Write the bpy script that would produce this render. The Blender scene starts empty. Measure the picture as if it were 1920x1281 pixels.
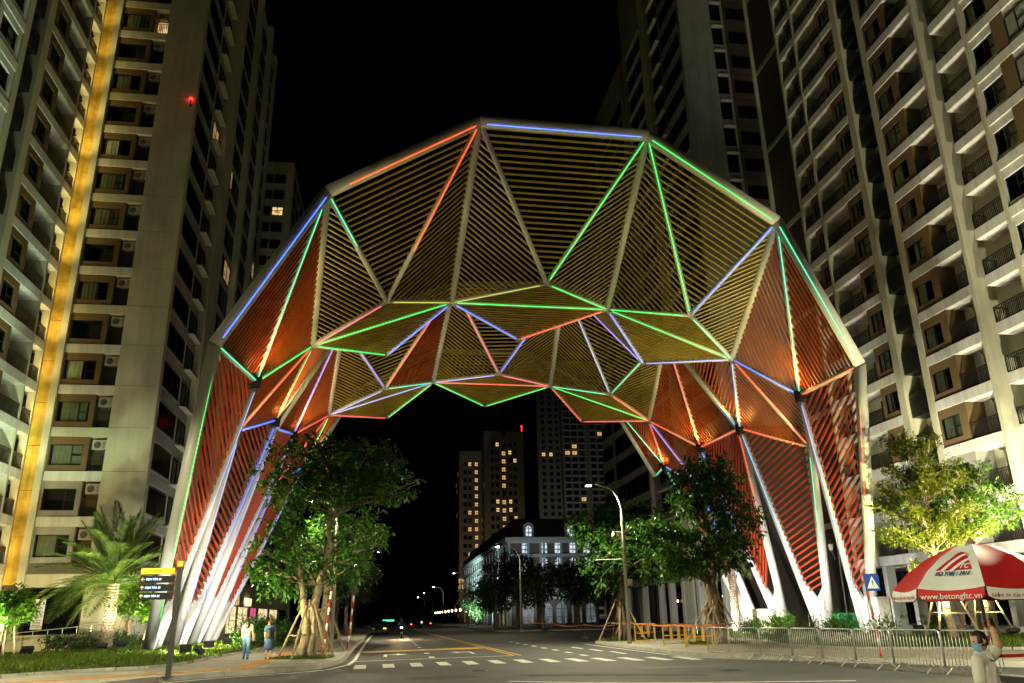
import bpy, math, random
import numpy as np
from mathutils import Vector, Matrix, Euler

R = math.radians
rnd = random.Random(7)
scene = bpy.context.scene
col = scene.collection

# ------------------------------------------------------------------ camera
cam_d = bpy.data.cameras.new('camera')
cam = bpy.data.objects.new('camera', cam_d)
col.objects.link(cam)
cam_d.sensor_width = 36.0
cam_d.lens = 36.0 * 1498.123 / 1920.0
cam_d.clip_start = 0.1
cam_d.clip_end = 3000
_yaw, _pit, _rol = 0.155164333, 0.331437958, -0.0202297728
_f = Vector((math.sin(_yaw) * math.cos(_pit), math.cos(_yaw) * math.cos(_pit), math.sin(_pit)))
_r0 = Vector((math.cos(_yaw), -math.sin(_yaw), 0))
_u0 = _r0.cross(_f)
_r = _r0 * math.cos(_rol) + _u0 * math.sin(_rol)
_u = _u0 * math.cos(_rol) - _r0 * math.sin(_rol)
CAM = Vector((-7.946, -33.732, 1.65))
cam.matrix_world = Matrix(((_r.x, _u.x, -_f.x, CAM.x), (_r.y, _u.y, -_f.y, CAM.y), (_r.z, _u.z, -_f.z, CAM.z), (0, 0, 0, 1)))
scene.camera = cam

# ------------------------------------------------------------------ night sky
world = bpy.data.worlds.new("World")
scene.world = world
world.use_nodes = True
_nt = world.node_tree
_sky = _nt.nodes.new('ShaderNodeTexSky')
_sky.sky_type = 'NISHITA'
_sky.sun_disc = False
_sky.sun_elevation = R(-6)
_sky.sun_rotation = R(200)
_nt.links.new(_sky.outputs[0], _nt.nodes['Background'].inputs[0])
_nt.nodes['Background'].inputs[1].default_value = 0.012

scene.view_settings.view_transform = 'Standard'
scene.view_settings.look = 'None'
scene.view_settings.exposure = 0.2
scene.view_settings.gamma = 1.0
scene.view_settings.use_curve_mapping = False
scene.cycles.max_bounces = 5
scene.cycles.diffuse_bounces = 2
scene.cycles.glossy_bounces = 2
scene.cycles.transparent_max_bounces = 8
scene.cycles.transmission_bounces = 3
scene.cycles.sample_clamp_indirect = 4.0
scene.cycles.use_denoising = True
scene.cycles.caustics_reflective = False
scene.cycles.caustics_refractive = False

# ------------------------------------------------------------------ materials
MATS = {}


def nodes_of(name):
    m = bpy.data.materials.new(name)
    m.use_nodes = True
    nt = m.node_tree
    return m, nt, nt.nodes['Principled BSDF']


def mat(name, color, rough=0.6, metal=0.0, var=0.25, scale=1.5, bump=0.0, bscale=30.0, spec=0.4, detail=4.0, color2=None, streak=0.0):
    m, nt, b = nodes_of(name)
    b.inputs['Roughness'].default_value = rough
    b.inputs['Metallic'].default_value = metal
    b.inputs['Specular IOR Level'].default_value = spec
    tc = nt.nodes.new('ShaderNodeTexCoord')
    nz = nt.nodes.new('ShaderNodeTexNoise')
    nz.inputs['Scale'].default_value = scale
    nz.inputs['Detail'].default_value = detail
    nt.links.new(tc.outputs['Object'], nz.inputs['Vector'])
    rp = nt.nodes.new('ShaderNodeValToRGB')
    c = color
    c2 = color2 if color2 else tuple(min(1, x * (1 + var)) for x in c)
    c1 = tuple(x * (1 - var) for x in c)
    rp.color_ramp.elements[0].position = 0.3
    rp.color_ramp.elements[1].position = 0.72
    rp.color_ramp.elements[0].color = (*c1, 1)
    rp.color_ramp.elements[1].color = (*c2, 1)
    nt.links.new(nz.outputs['Fac'], rp.inputs['Fac'])
    last = rp.outputs['Color']
    if streak:
        # rain streaks and grime running down the wall
        mp = nt.nodes.new('ShaderNodeMapping')
        mp.inputs['Scale'].default_value = (2.2, 2.2, 0.10)
        nt.links.new(tc.outputs['Object'], mp.inputs['Vector'])
        n3 = nt.nodes.new('ShaderNodeTexNoise')
        n3.inputs['Scale'].default_value = 1.0
        n3.inputs['Detail'].default_value = 7
        n3.inputs['Roughness'].default_value = 0.65
        nt.links.new(mp.outputs['Vector'], n3.inputs['Vector'])
        r3 = nt.nodes.new('ShaderNodeValToRGB')
        r3.color_ramp.elements[0].position = 0.32
        r3.color_ramp.elements[1].position = 0.6
        r3.color_ramp.elements[0].color = (1 - streak, 1 - streak, 1 - streak * 1.1, 1)
        r3.color_ramp.elements[1].color = (1, 1, 1, 1)
        nt.links.new(n3.outputs['Fac'], r3.inputs['Fac'])
        mx = nt.nodes.new('ShaderNodeMix')
        mx.data_type = 'RGBA'
        mx.blend_type = 'MULTIPLY'
        mx.inputs[0].default_value = 1.0
        nt.links.new(last, mx.inputs[6])
        nt.links.new(r3.outputs['Color'], mx.inputs[7])
        last = mx.outputs[2]
    nt.links.new(last, b.inputs['Base Color'])
    if bump:
        n2 = nt.nodes.new('ShaderNodeTexNoise')
        n2.inputs['Scale'].default_value = bscale
        n2.inputs['Detail'].default_value = 6
        nt.links.new(tc.outputs['Object'], n2.inputs['Vector'])
        bp = nt.nodes.new('ShaderNodeBump')
        bp.inputs['Strength'].default_value = bump
        bp.inputs['Distance'].default_value = 0.02
        nt.links.new(n2.outputs['Fac'], bp.inputs['Height'])
        nt.links.new(bp.outputs['Normal'], b.inputs['Normal'])
    MATS[name] = m
    return m


def emit(name, color, strength, var=False):
    m, nt, b = nodes_of(name)
    b.inputs['Base Color'].default_value = (0.3, 0.3, 0.3, 1)
    b.inputs['Emission Color'].default_value = (*color, 1)
    b.inputs['Emission Strength'].default_value = strength
    if var:
        tc = nt.nodes.new('ShaderNodeTexCoord')
        nz = nt.nodes.new('ShaderNodeTexNoise')
        nz.inputs['Scale'].default_value = 2.2
        nt.links.new(tc.outputs['Object'], nz.inputs['Vector'])
        mr = nt.nodes.new('ShaderNodeMapRange')
        mr.inputs['From Min'].default_value = 0.3
        mr.inputs['From Max'].default_value = 0.7
        mr.inputs['To Min'].default_value = strength * 0.15
        mr.inputs['To Max'].default_value = strength * 1.5
        nt.links.new(nz.outputs['Fac'], mr.inputs['Value'])
        nt.links.new(mr.outputs['Result'], b.inputs['Emission Strength'])
    MATS[name] = m
    return m


def glass(name, tint=(0.75, 0.8, 0.75), rough=0.02, f=0.12):
    m = bpy.data.materials.new(name)
    m.use_nodes = True
    nt = m.node_tree
    nt.nodes.clear()
    out = nt.nodes.new('ShaderNodeOutputMaterial')
    tr = nt.nodes.new('ShaderNodeBsdfTransparent')
    tr.inputs[0].default_value = (*tint, 1)
    gl = nt.nodes.new('ShaderNodeBsdfGlossy')
    gl.inputs['Roughness'].default_value = rough
    gl.inputs['Color'].default_value = (0.9, 0.95, 1, 1)
    mx = nt.nodes.new('ShaderNodeMixShader')
    lw = nt.nodes.new('ShaderNodeLayerWeight')
    lw.inputs['Blend'].default_value = f
    nt.links.new(lw.outputs['Fresnel'], mx.inputs[0])
    nt.links.new(tr.outputs[0], mx.inputs[1])
    nt.links.new(gl.outputs[0], mx.inputs[2])
    nt.links.new(mx.outputs[0], out.inputs[0])
    MATS[name] = m
    return m


def paving(name, c1, c2, mortar, sx, sy, rough=0.7, msize=0.012, off=0.5):
    m, nt, b = nodes_of(name)
    b.inputs['Roughness'].default_value = rough
    tc = nt.nodes.new('ShaderNodeTexCoord')
    br = nt.nodes.new('ShaderNodeTexBrick')
    br.inputs['Scale'].default_value = 1.0
    br.inputs['Brick Width'].default_value = sx
    br.inputs['Row Height'].default_value = sy
    br.inputs['Mortar Size'].default_value = msize
    br.offset = off
    br.inputs['Color1'].default_value = (*c1, 1)
    br.inputs['Color2'].default_value = (*c2, 1)
    br.inputs['Mortar'].default_value = (*mortar, 1)
    nt.links.new(tc.outputs['Object'], br.inputs['Vector'])
    nz = nt.nodes.new('ShaderNodeTexNoise')
    nz.inputs['Scale'].default_value = 0.7
    nz.inputs['Detail'].default_value = 8
    nt.links.new(tc.outputs['Object'], nz.inputs['Vector'])
    mx = nt.nodes.new('ShaderNodeMix')
    mx.data_type = 'RGBA'
    mx.blend_type = 'MULTIPLY'
    mx.inputs[0].default_value = 0.7
    rp = nt.nodes.new('ShaderNodeValToRGB')
    rp.color_ramp.elements[0].position = 0.3
    rp.color_ramp.elements[1].position = 0.7
    rp.color_ramp.elements[0].color = (0.55, 0.53, 0.5, 1)
    rp.color_ramp.elements[1].color = (1, 1, 1, 1)
    nt.links.new(nz.outputs['Fac'], rp.inputs['Fac'])
    nt.links.new(br.outputs['Color'], mx.inputs[6])
    nt.links.new(rp.outputs['Color'], mx.inputs[7])
    nt.links.new(mx.outputs[2], b.inputs['Base Color'])
    bp = nt.nodes.new('ShaderNodeBump')
    bp.inputs['Strength'].default_value = 0.4
    bp.inputs['Distance'].default_value = 0.01
    nt.links.new(nz.outputs['Fac'], bp.inputs['Height'])
    nt.links.new(bp.outputs['Normal'], b.inputs['Normal'])
    MATS[name] = m
    return m


def leafmat(name, c, sat=0.35):
    m, nt, b = nodes_of(name)
    b.inputs['Roughness'].default_value = 0.45
    b.inputs['Specular IOR Level'].default_value = 0.35
    g = nt.nodes.new('ShaderNodeNewGeometry')
    rp = nt.nodes.new('ShaderNodeValToRGB')
    rp.color_ramp.elements[0].color = (c[0] * 0.45, c[1] * 0.55, c[2] * 0.6, 1)
    rp.color_ramp.elements[1].color = (min(1, c[0] * 1.6), min(1, c[1] * 1.4), c[2] * 1.1, 1)
    nt.links.new(g.outputs['Random Per Island'], rp.inputs['Fac'])
    nt.links.new(rp.outputs['Color'], b.inputs['Base Color'])
    out = nt.nodes['Material Output']
    tl = nt.nodes.new('ShaderNodeBsdfTranslucent')
    nt.links.new(rp.outputs['Color'], tl.inputs['Color'])
    mx = nt.nodes.new('ShaderNodeMixShader')
    mx.inputs[0].default_value = sat
    nt.links.new(b.outputs[0], mx.inputs[1])
    nt.links.new(tl.outputs[0], mx.inputs[2])
    nt.links.new(mx.outputs[0], out.inputs[0])
    MATS[name] = m
    return m


M = MATS
mat('cream_wall', (0.50, 0.48, 0.355), 0.85, var=0.12, scale=0.5, streak=0.16, bump=0.15, bscale=60)
mat('grey_wall', (0.30, 0.29, 0.26), 0.85, streak=0.25, var=0.12, scale=0.5, bump=0.15, bscale=60)
mat('white_band', (0.64, 0.63, 0.58), 0.8, var=0.12, scale=0.4, streak=0.3)
mat('brown_wall', (0.135, 0.086, 0.036), 0.85, var=0.12, scale=0.6)
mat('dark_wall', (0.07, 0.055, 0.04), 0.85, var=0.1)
mat('gold_wall', (0.60, 0.38, 0.055), 0.5, var=0.3, scale=1.6, streak=0.45)
mat('frame_black', (0.014, 0.013, 0.012), 0.4, var=0.1)
mat('room_dark', (0.035, 0.03, 0.025), 0.9, var=0.3)
mat('curtain', (0.56, 0.58, 0.42), 0.9, var=0.15, scale=3)
mat('curtain_dull', (0.20, 0.20, 0.15), 0.9, var=0.15, scale=3)
mat('ac_white', (0.36, 0.34, 0.28), 0.5, var=0.08)  # casing dimmed: shade of the air conditioner niches is put into this colour
mat('steel', (0.45, 0.45, 0.44), 0.35, metal=0.8, var=0.15)
mat('galv', (0.50, 0.50, 0.48), 0.42, metal=0.6, var=0.2, scale=6)
mat('arch_white', (0.56, 0.54, 0.47), 0.38, var=0.06, scale=0.6)
mat('slat_red', (0.42, 0.050, 0.012), 0.45, var=0.2, scale=0.8)
mat('slat_orange', (0.36, 0.068, 0.008), 0.45, var=0.2, scale=0.8)
mat('slat_gold', (0.32, 0.215, 0.028), 0.45, var=0.2, scale=0.8)
mat('asphalt', (0.050, 0.050, 0.048), 0.75, var=0.35, scale=0.35, bump=0.5, bscale=90, detail=8)
mat('asphalt_patch', (0.034, 0.034, 0.034), 0.85, var=0.3, scale=2, bump=0.5, bscale=120, detail=8)
mat('asphalt_worn', (0.068, 0.066, 0.060), 0.7, var=0.3, scale=2, bump=0.4, bscale=120, detail=8)
mat('paint_white', (0.62, 0.61, 0.56), 0.7, var=0.25, scale=3, detail=8)
mat('paint_yellow', (0.55, 0.30, 0.04), 0.7, var=0.25, scale=3, detail=8)
mat('kerb_stone', (0.33, 0.31, 0.27), 0.8, var=0.2, scale=2, bump=0.3)
paving('paving', (0.36, 0.33, 0.27), (0.31, 0.29, 0.24), (0.17, 0.15, 0.12), 0.4, 0.4, off=0.0)
paving('plaza', (0.34, 0.19, 0.10), (0.28, 0.15, 0.08), (0.14, 0.09, 0.06), 0.3, 0.15)
mat('tactile', (0.46, 0.22, 0.05), 0.75, var=0.2, scale=5)
mat('soil', (0.028, 0.035, 0.012), 0.95, var=0.4, scale=3)
mat('bark_pale', (0.27, 0.20, 0.13), 0.85, var=0.4, scale=6, bump=0.8, bscale=14)
mat('bark_dark', (0.12, 0.085, 0.055), 0.9, var=0.4, scale=6, bump=0.8, bscale=14)
mat('palm_bark', (0.24, 0.17, 0.10), 0.9, var=0.35, scale=6, bump=0.6, bscale=20)
mat('stake', (0.25, 0.18, 0.11), 0.85, var=0.3, scale=5)
leafmat('leaf_ficus', (0.032, 0.098, 0.008))
leafmat('leaf_lime', (0.13, 0.16, 0.006), 0.45)
leafmat('leaf_young', (0.060, 0.14, 0.009))
leafmat('leaf_dark', (0.025, 0.052, 0.016))
leafmat('leaf_palm', (0.065, 0.105, 0.018), 0.2)
leafmat('grass_blade', (0.075, 0.125, 0.008))
mat('sign_black', (0.012, 0.013, 0.018), 0.4, var=0.1)
mat('sign_yellow', (0.72, 0.52, 0.02), 0.5, var=0.05)
emit('sign_letter', (0.42, 0.6, 1.0), 2.6)
emit('sign_arrow', (1.0, 0.65, 0.03), 0.7)
mat('sign_ink', (0.30, 0.22, 0.02), 0.6)
mat('sign_blue', (0.012, 0.05, 0.26), 0.4, var=0.05)
mat('sign_white', (0.75, 0.75, 0.75), 0.5, var=0.05)
mat('red_cloth', (0.45, 0.015, 0.015), 0.5, var=0.15, scale=4)
mat('white_cloth', (0.62, 0.64, 0.60), 0.55, var=0.1, scale=4)
mat('ink_blue', (0.02, 0.05, 0.14), 0.6)
mat('skin', (0.42, 0.23, 0.14), 0.5, var=0.08)
mat('hair', (0.012, 0.010, 0.009), 0.5, var=0.2)
mat('hair_red', (0.10, 0.03, 0.02), 0.5, var=0.2)
mat('shirt_white', (0.54, 0.52, 0.46), 0.8, var=0.08, scale=8, bump=0.6, bscale=12)
mat('khaki', (0.33, 0.28, 0.16), 0.8)
mat('jeans', (0.09, 0.16, 0.30), 0.85, var=0.25, scale=10)
mat('navy', (0.025, 0.055, 0.15), 0.85, var=0.2)
mat('beige_top', (0.50, 0.33, 0.23), 0.85)
mat('leather', (0.10, 0.045, 0.03), 0.5)
mat('black_cloth', (0.02, 0.02, 0.022), 0.7)
mat('mask_blue', (0.22, 0.45, 0.62), 0.7)
mat('black_plastic', (0.015, 0.015, 0.016), 0.4)
mat('red_paint', (0.40, 0.03, 0.02), 0.4, var=0.15)
mat('orange_tape', (0.75, 0.14, 0.03), 0.5)
mat('yellow_paint', (0.60, 0.33, 0.03), 0.45, var=0.15)
mat('green_plastic', (0.015, 0.16, 0.05), 0.5)
mat('cabinet', (0.42, 0.40, 0.30), 0.5, var=0.08)
mat('cabinet_grey', (0.24, 0.25, 0.21), 0.5, var=0.08)
mat('lamp_metal', (0.42, 0.41, 0.36), 0.45, metal=0.4, var=0.1)
mat('dark_metal', (0.05, 0.05, 0.05), 0.45, metal=0.4)
mat('far_wall', (0.22, 0.20, 0.16), 0.9, var=0.1, scale=0.2)
mat('far_glass', (0.012, 0.012, 0.014), 0.25, var=0.2)
mat('roof_slate', (0.03, 0.03, 0.035), 0.6)
mat('villa_white', (0.62, 0.66, 0.66), 0.7, var=0.08, scale=0.4)
mat('villa_brown', (0.22, 0.19, 0.15), 0.7, var=0.08)
mat('car_paint', (0.012, 0.013, 0.016), 0.2, var=0.05)
glass('pane_glass')
glass('pane_dark', (0.35, 0.36, 0.36), 0.1, 0.14)
emit('lit_warm', (1.0, 0.62, 0.25), 0.9, var=True)
emit('lit_amber', (1.0, 0.56, 0.14), 0.75, var=True)
emit('lit_cool', (0.78, 0.92, 1.0), 0.75, var=True)
emit('lit_dim', (0.75, 0.9, 1.0), 0.12, var=True)
emit('lit_shop', (1.0, 0.72, 0.4), 1.8, var=True)
emit('lit_pink', (1.0, 0.12, 0.35), 1.2)
emit('lamp_glow', (1.0, 0.86, 0.55), 60)
emit('lamp_glow_far', (1.0, 0.88, 0.7), 70)
emit('bulb_warm', (1.0, 0.74, 0.36), 5)
emit('flood_glow', (1.0, 0.97, 0.9), 25)
emit('beacon_red', (1.0, 0.02, 0.02), 6)
emit('head_light', (1.0, 0.8, 0.6), 30)
emit('tail_light', (1.0, 0.06, 0.03), 22)
emit('amber_light', (1.0, 0.4, 0.03), 3)
emit('green_light', (0.1, 1.0, 0.5), 1.4)
LEDC = {
    'blue': ((0.05, 0.13, 1.0), 7.5), 'white': ((0.38, 0.42, 1.0), 3.4), 'teal': ((0.05, 0.85, 0.45), 3.8), 'green': ((0.025, 1.0, 0.12), 4.0),
    'orange': ((1.0, 0.075, 0.012), 5.5), 'red': ((1.0, 0.045, 0.04), 4.6), 'violet': ((0.26, 0.18, 1.0), 4.6),
    'pink': ((1.0, 0.10, 0.22), 4.0), 'yellow': ((0.75, 0.85, 0.12), 1.9), 'cyan': ((0.08, 0.45, 1.0), 4.6)}
for k, (c, s) in LEDC.items():
    emit('led_' + k, c, s * 0.75)


# ------------------------------------------------------------------ mesh builder
class MB:
    def __init__(self):
        self.v = []
        self.f = []
        self.mi = []
        self.m = 0

    def add(self, vs, fs, m=None):
        o = len(self.v)
        self.v += [tuple(x) for x in vs]
        for f in fs:
            self.f.append(tuple(i + o for i in f))
            self.mi.append(self.m if m is None else m)
        return self

    def box(self, a, b, m=None):
        x0, y0, z0 = a
        x1, y1, z1 = b
        self.add([(x0, y0, z0), (x1, y0, z0), (x1, y1, z0), (x0, y1, z0), (x0, y0, z1), (x1, y0, z1), (x1, y1, z1), (x0, y1, z1)],
                 [(0, 3, 2, 1), (4, 5, 6, 7), (0, 1, 5, 4), (1, 2, 6, 5), (2, 3, 7, 6), (3, 0, 4, 7)], m)
        return self

    def cbox(self, c, s, m=None):
        return self.box([c[i] - s[i] / 2 for i in range(3)], [c[i] + s[i] / 2 for i in range(3)], m)

    def tube(self, pts, rad, n=8, m=None, cap=True):
        pts = [Vector(p) for p in pts]
        if not hasattr(rad, '__len__'):
            rad = [rad] * len(pts)
        vs, fs = [], []
        prev = None
        for i, p in enumerate(pts):
            d = (pts[min(i + 1, len(pts) - 1)] - pts[max(i - 1, 0)]).normalized()
            if prev is None:
                a = Vector((0, 0, 1)) if abs(d.z) < 0.95 else Vector((1, 0, 0))
                x = d.cross(a).normalized()
            else:
                x = (prev - d * prev.dot(d))
                if x.length < 1e-6:
                    x = d.cross(Vector((0, 0, 1)))
                x.normalize()
            prev = x
            y = d.cross(x)
            for k in range(n):
                t = 2 * math.pi * k / n
                vs.append(p + (x * math.cos(t) + y * math.sin(t)) * rad[i])
        for i in range(len(pts) - 1):
            for k in range(n):
                a, b = i * n + k, i * n + (k + 1) % n
                fs.append((a, b, b + n, a + n))
        if cap:
            fs.append(tuple(range(n - 1, -1, -1)))
            fs.append(tuple((len(pts) - 1) * n + k for k in range(n)))
        return self.add(vs, fs, m)

    def bar(self, p, q, w, h, up=(0, 0, 1), m=None):
        p, q = Vector(p), Vector(q)
        d = (q - p).normalized()
        u = Vector(up)
        x = d.cross(u)
        if x.length < 1e-4:
            x = d.cross(Vector((1, 0, 0)))
        x.normalize()
        u = x.cross(d)
        x *= w / 2
        u *= h / 2
        self.add([p - x - u, p + x - u, p + x + u, p - x + u, q - x - u, q + x - u, q + x + u, q - x + u],
                 [(0, 1, 2, 3), (7, 6, 5, 4), (0, 4, 5, 1), (1, 5, 6, 2), (2, 6, 7, 3), (3, 7, 4, 0)], m)
        return self

    def prism(self, poly, z0, z1, m=None):
        n = len(poly)
        self.add([(x, y, z0) for x, y in poly] + [(x, y, z1) for x, y in poly],
                 [tuple(range(n - 1, -1, -1)), tuple(range(n, 2 * n))] + [(i, (i + 1) % n, n + (i + 1) % n, n + i) for i in range(n)], m)
        return self

    def extrude(self, poly3, vec, m=None):
        n = len(poly3)
        vec = Vector(vec)
        self.add([Vector(p) for p in poly3] + [Vector(p) + vec for p in poly3],
                 [tuple(range(n - 1, -1, -1)), tuple(range(n, 2 * n))] + [(i, (i + 1) % n, n + (i + 1) % n, n + i) for i in range(n)], m)
        return self

    def lathe(self, prof, n=16, c=(0, 0, 0), m=None):
        vs, fs = [], []
        for r, z in prof:
            for k in range(n):
                t = 2 * math.pi * k / n
                vs.append((c[0] + r * math.cos(t), c[1] + r * math.sin(t), c[2] + z))
        for i in range(len(prof) - 1):
            for k in range(n):
                a, b = i * n + k, i * n + (k + 1) % n
                fs.append((a, b, b + n, a + n))
        fs.append(tuple(range(n - 1, -1, -1)))
        fs.append(tuple((len(prof) - 1) * n + k for k in range(n)))
        return self.add(vs, fs, m)

    def mesh(self, name, mats, smooth=False, off=(0, 0, 0)):
        me = bpy.data.meshes.new(name)
        o = Vector(off)
        me.from_pydata([(x[0] - o.x, x[1] - o.y, x[2] - o.z) for x in self.v], [], self.f)
        if isinstance(mats, str):
            mats = [mats]
        for k in mats:
            me.materials.append(M[k])
        if len(mats) > 1:
            me.polygons.foreach_set('material_index', self.mi)
        if smooth:
            me.polygons.foreach_set('use_smooth', [True] * len(me.polygons))
        me.update()
        return me


def wloc(o):
    p = Vector((0, 0, 0))
    while o is not None:
        p += o.location
        o = o.parent
    return p


def new(name, data, parent=None, loc=(0, 0, 0), rz=0.0):
    """link an object; loc is in the parent's space"""
    o = bpy.data.objects.new(name, data)
    o.location = loc
    o.rotation_euler = (0, 0, rz)
    if parent is not None:
        o.parent = parent
    col.objects.link(o)
    return o


def put(name, mb, mats, parent=None, smooth=False):
    """mesh built in world coordinates, put under parent (whose chain is unrotated)"""
    off = wloc(parent) if parent is not None else Vector((0, 0, 0))
    return new(name, mb.mesh(name, mats, smooth, off), parent)


def tag(o, label=None, cat=None, group=None, kind=None):
    if label:
        o['label'] = label
    if cat:
        o['category'] = cat
    if group:
        o['group'] = group
    if kind:
        o['kind'] = kind
    return o


def thing(name, label, cat, loc=(0, 0, 0), rz=0.0, group=None):
    o = new(name, None, None, loc, rz)
    o.empty_display_size = 0.2
    return tag(o, label, cat, group)


def copy_tree(o, parent=None):
    c = o.copy()
    col.objects.link(c)
    if parent is not None:
        c.parent = parent
    for ch in list(o.children):
        copy_tree(ch, c)
    return c


def text_mesh(body, size, mats, extrude=0.004, align='CENTER', shear=0.0, bold=0.0, space=1.0):
    cu = bpy.data.curves.new('text', 'FONT')
    cu.body = body
    cu.size = size
    cu.extrude = extrude
    cu.align_x = align
    cu.align_y = 'CENTER'
    cu.shear = shear
    cu.offset = bold
    cu.space_character = space
    cu.resolution_u = 3
    o = bpy.data.objects.new('text', cu)
    col.objects.link(o)
    dg = bpy.context.evaluated_depsgraph_get()
    me = bpy.data.meshes.new_from_object(o.evaluated_get(dg))
    bpy.data.objects.remove(o)
    me.materials.clear()
    me.materials.append(M[mats])
    return me


def lamp_spot(parent, loc, target, power, color=(1, 1, 1), angle=80, blend=0.6, radius=0.08):
    d = bpy.data.lights.new('spot_light', 'SPOT')
    d.energy = power
    d.color = color
    d.spot_size = R(angle)
    d.spot_blend = blend
    d.shadow_soft_size = radius
    o = bpy.data.objects.new('spot_light', d)
    col.objects.link(o)
    w = wloc(parent) if parent is not None else Vector((0, 0, 0))
    o.parent = parent
    o.location = Vector(loc) - w
    o.rotation_euler = (Vector(target) - Vector(loc)).to_track_quat('-Z', 'Y').to_euler()
    return o


def lamp_point(parent, loc, power, color=(1, 1, 1), radius=0.1):
    d = bpy.data.lights.new('point_light', 'POINT')
    d.energy = power
    d.color = color
    d.shadow_soft_size = radius
    o = bpy.data.objects.new('point_light', d)
    col.objects.link(o)
    w = wloc(parent) if parent is not None else Vector((0, 0, 0))
    o.parent = parent
    o.location = Vector(loc) - w
    return o


# ------------------------------------------------------------------ ground, road, pavements
def sheet(name, poly, z, m, thick=None):
    mb = MB()
    if thick:
        mb.prism(poly, z - thick, z)
    else:
        mb.add([(x, y, z) for x, y in poly], [tuple(range(len(poly)))])
    return tag(put(name, mb, m), kind='structure')


sheet('ground', [(-1500, -300), (1500, -300), (1500, 2500), (-1500, 2500)], -0.008, 'asphalt')
KL = [(-9.95, 420), (-9.8, 60), (-9.7, 20), (-9.6, 3), (-9.75, 0.3), (-10.2, -2.2), (-11.0, -3.3), (-13.0, -4.9), (-14.6, -6.6), (-17.2, -11), (-24, -18), (-45, -30)]
KR = [(30, 19.2), (9, 19.0), (5.6, 18.2), (4.6, 16.5), (4.45, 12), (4.3, 6.6), (4.1, 1.2), (4.5, -1.6), (5.5, -3.4), (6.6, -5.8), (7.3, -7.6), (8.4, -9.3), (11, -13), (16, -17), (34, -24)]
sheet('road', [(-10.2, 420), (-10.2, 3), (-60, -45), (60, -45), (40, -20), (8, -8), (5, 0), (5, 19), (60, 19), (60, 62), (5, 62), (5, 420)], 0.0, 'asphalt')
pl = [(p[0] - 0.15, p[1]) for p in KL]
sheet('pavement', pl[::-1] + [(-60, 420), (-60, -30)][::1], 0.13, 'paving', 0.13)
pr_ = [(p[0] + 0.15, p[1]) for p in KR]
sheet('pavement', [(30, 19.0)] + pr_[1:] + [(60, -24), (60, 19)], 0.13, 'paving', 0.13)
sheet('pavement', [(5.0, 420), (5.0, 64), (6, 62.4), (60, 62), (60, 420)], 0.13, 'paving', 0.13)


def kerb(pts, side, maxlen, label):
    base = tag(new('kerb', None), kind='structure')
    # walk the line, one stone per metre near the camera, long runs far away
    P = [Vector((x, y, 0)) for x, y in pts]
    for a, b in zip(P[:-1], P[1:]):
        L = (b - a).length
        far = min((a - CAM).length, (b - CAM).length)
        n = max(1, int(L / (1.0 if far < 50 else 8.0))) if far < 120 else 1
        d = (b - a) / n
        for i in range(n):
            p, q = a + d * i, a + d * (i + 1)
            t = (q - p).normalized()
            nn = Vector((-t.y, t.x, 0)) * side
            g = t * 0.006
            mb = MB()
            h = 0.15 + rnd.uniform(-0.004, 0.004)
            c0, c1 = p + g, q - g
            mb.add([c0, c1, c1 + nn * 0.2, c0 + nn * 0.2,
                    c0 + nn * 0.05 + Vector((0, 0, h)), c1 + nn * 0.05 + Vector((0, 0, h)), c1 + nn * 0.2 + Vector((0, 0, h)), c0 + nn * 0.2 + Vector((0, 0, h))],
                   [(3, 2, 1, 0), (4, 5, 6, 7), (0, 1, 5, 4), (1, 2, 6, 5), (2, 3, 7, 6), (3, 0, 4, 7)] if side < 0 else
                   [(0, 1, 2, 3), (7, 6, 5, 4), (4, 5, 1, 0), (5, 6, 2, 1), (6, 7, 3, 2), (7, 4, 0, 3)])
            put('kerb_stone', mb, 'kerb_stone', base)
    return base


kerb(KL, -1, 1.0, '')
kerb(KR, 1, 1.0, '')


def ribbon(name, pts, w, z, m, kind='structure'):
    mb = MB()
    P = [Vector((x, y, 0)) for x, y in pts]
    L = []
    for i, p in enumerate(P):
        d = (P[min(i + 1, len(P) - 1)] - P[max(i - 1, 0)]).normalized()
        n = Vector((-d.y, d.x, 0)) * w / 2
        L.append((p + n, p - n))
    vs = [(q.x, q.y, z) for ab in L for q in ab]
    mb.add(vs, [(2 * i, 2 * i + 1, 2 * i + 3, 2 * i + 2) for i in range(len(P) - 1)])
    return tag(put(name, mb, m), kind=kind)


ribbon('edge_line', [(-9.55, 400), (-9.4, 60), (-9.3, 20), (-9.2, 4), (-9.3, 0.2), (-9.9, -2.7), (-10.8, -3.9), (-12.9, -5.4), (-14.3, -7), (-17, -11.4)], 0.16, 0.004, 'paint_white')
ribbon('edge_line', [(3.95, 16.5), (3.85, 1.2), (4.25, -1.8), (5.2, -3.7), (6.3, -6.0)], 0.14, 0.004, 'paint_white')
for x in (-2.22, -1.92):
    ribbon('centre_line', [(x - 1.1, 300), (x - 0.9, 60), (x - 0.2, 17), (x, 4.1)], 0.13, 0.004, 'paint_yellow')
ribbon('stop_line', [(-9.15, 2.6), (-2.3, 4.1)], 0.22, 0.004, 'paint_white')
ribbon('yellow_bar', [(-9.2, 12.6), (-2.5, 14.6)], 2.0, 0.004, 'paint_yellow')
ribbon('yellow_bar', [(-9.3, 150), (4, 150)], 5.0, 0.004, 'paint_yellow')
for i in range(13):
    x = -8.83 + 1.035 * i
    y0 = -2.8 - (0.0 if i < 5 else 0.05 * (i - 5)) + 0.9 * math.sin(math.pi * i / 12)
    ribbon('crossing_bar', [(x, y0 + 2.5), (x + 0.03, y0)], 0.43, 0.004, 'paint_white')
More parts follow.
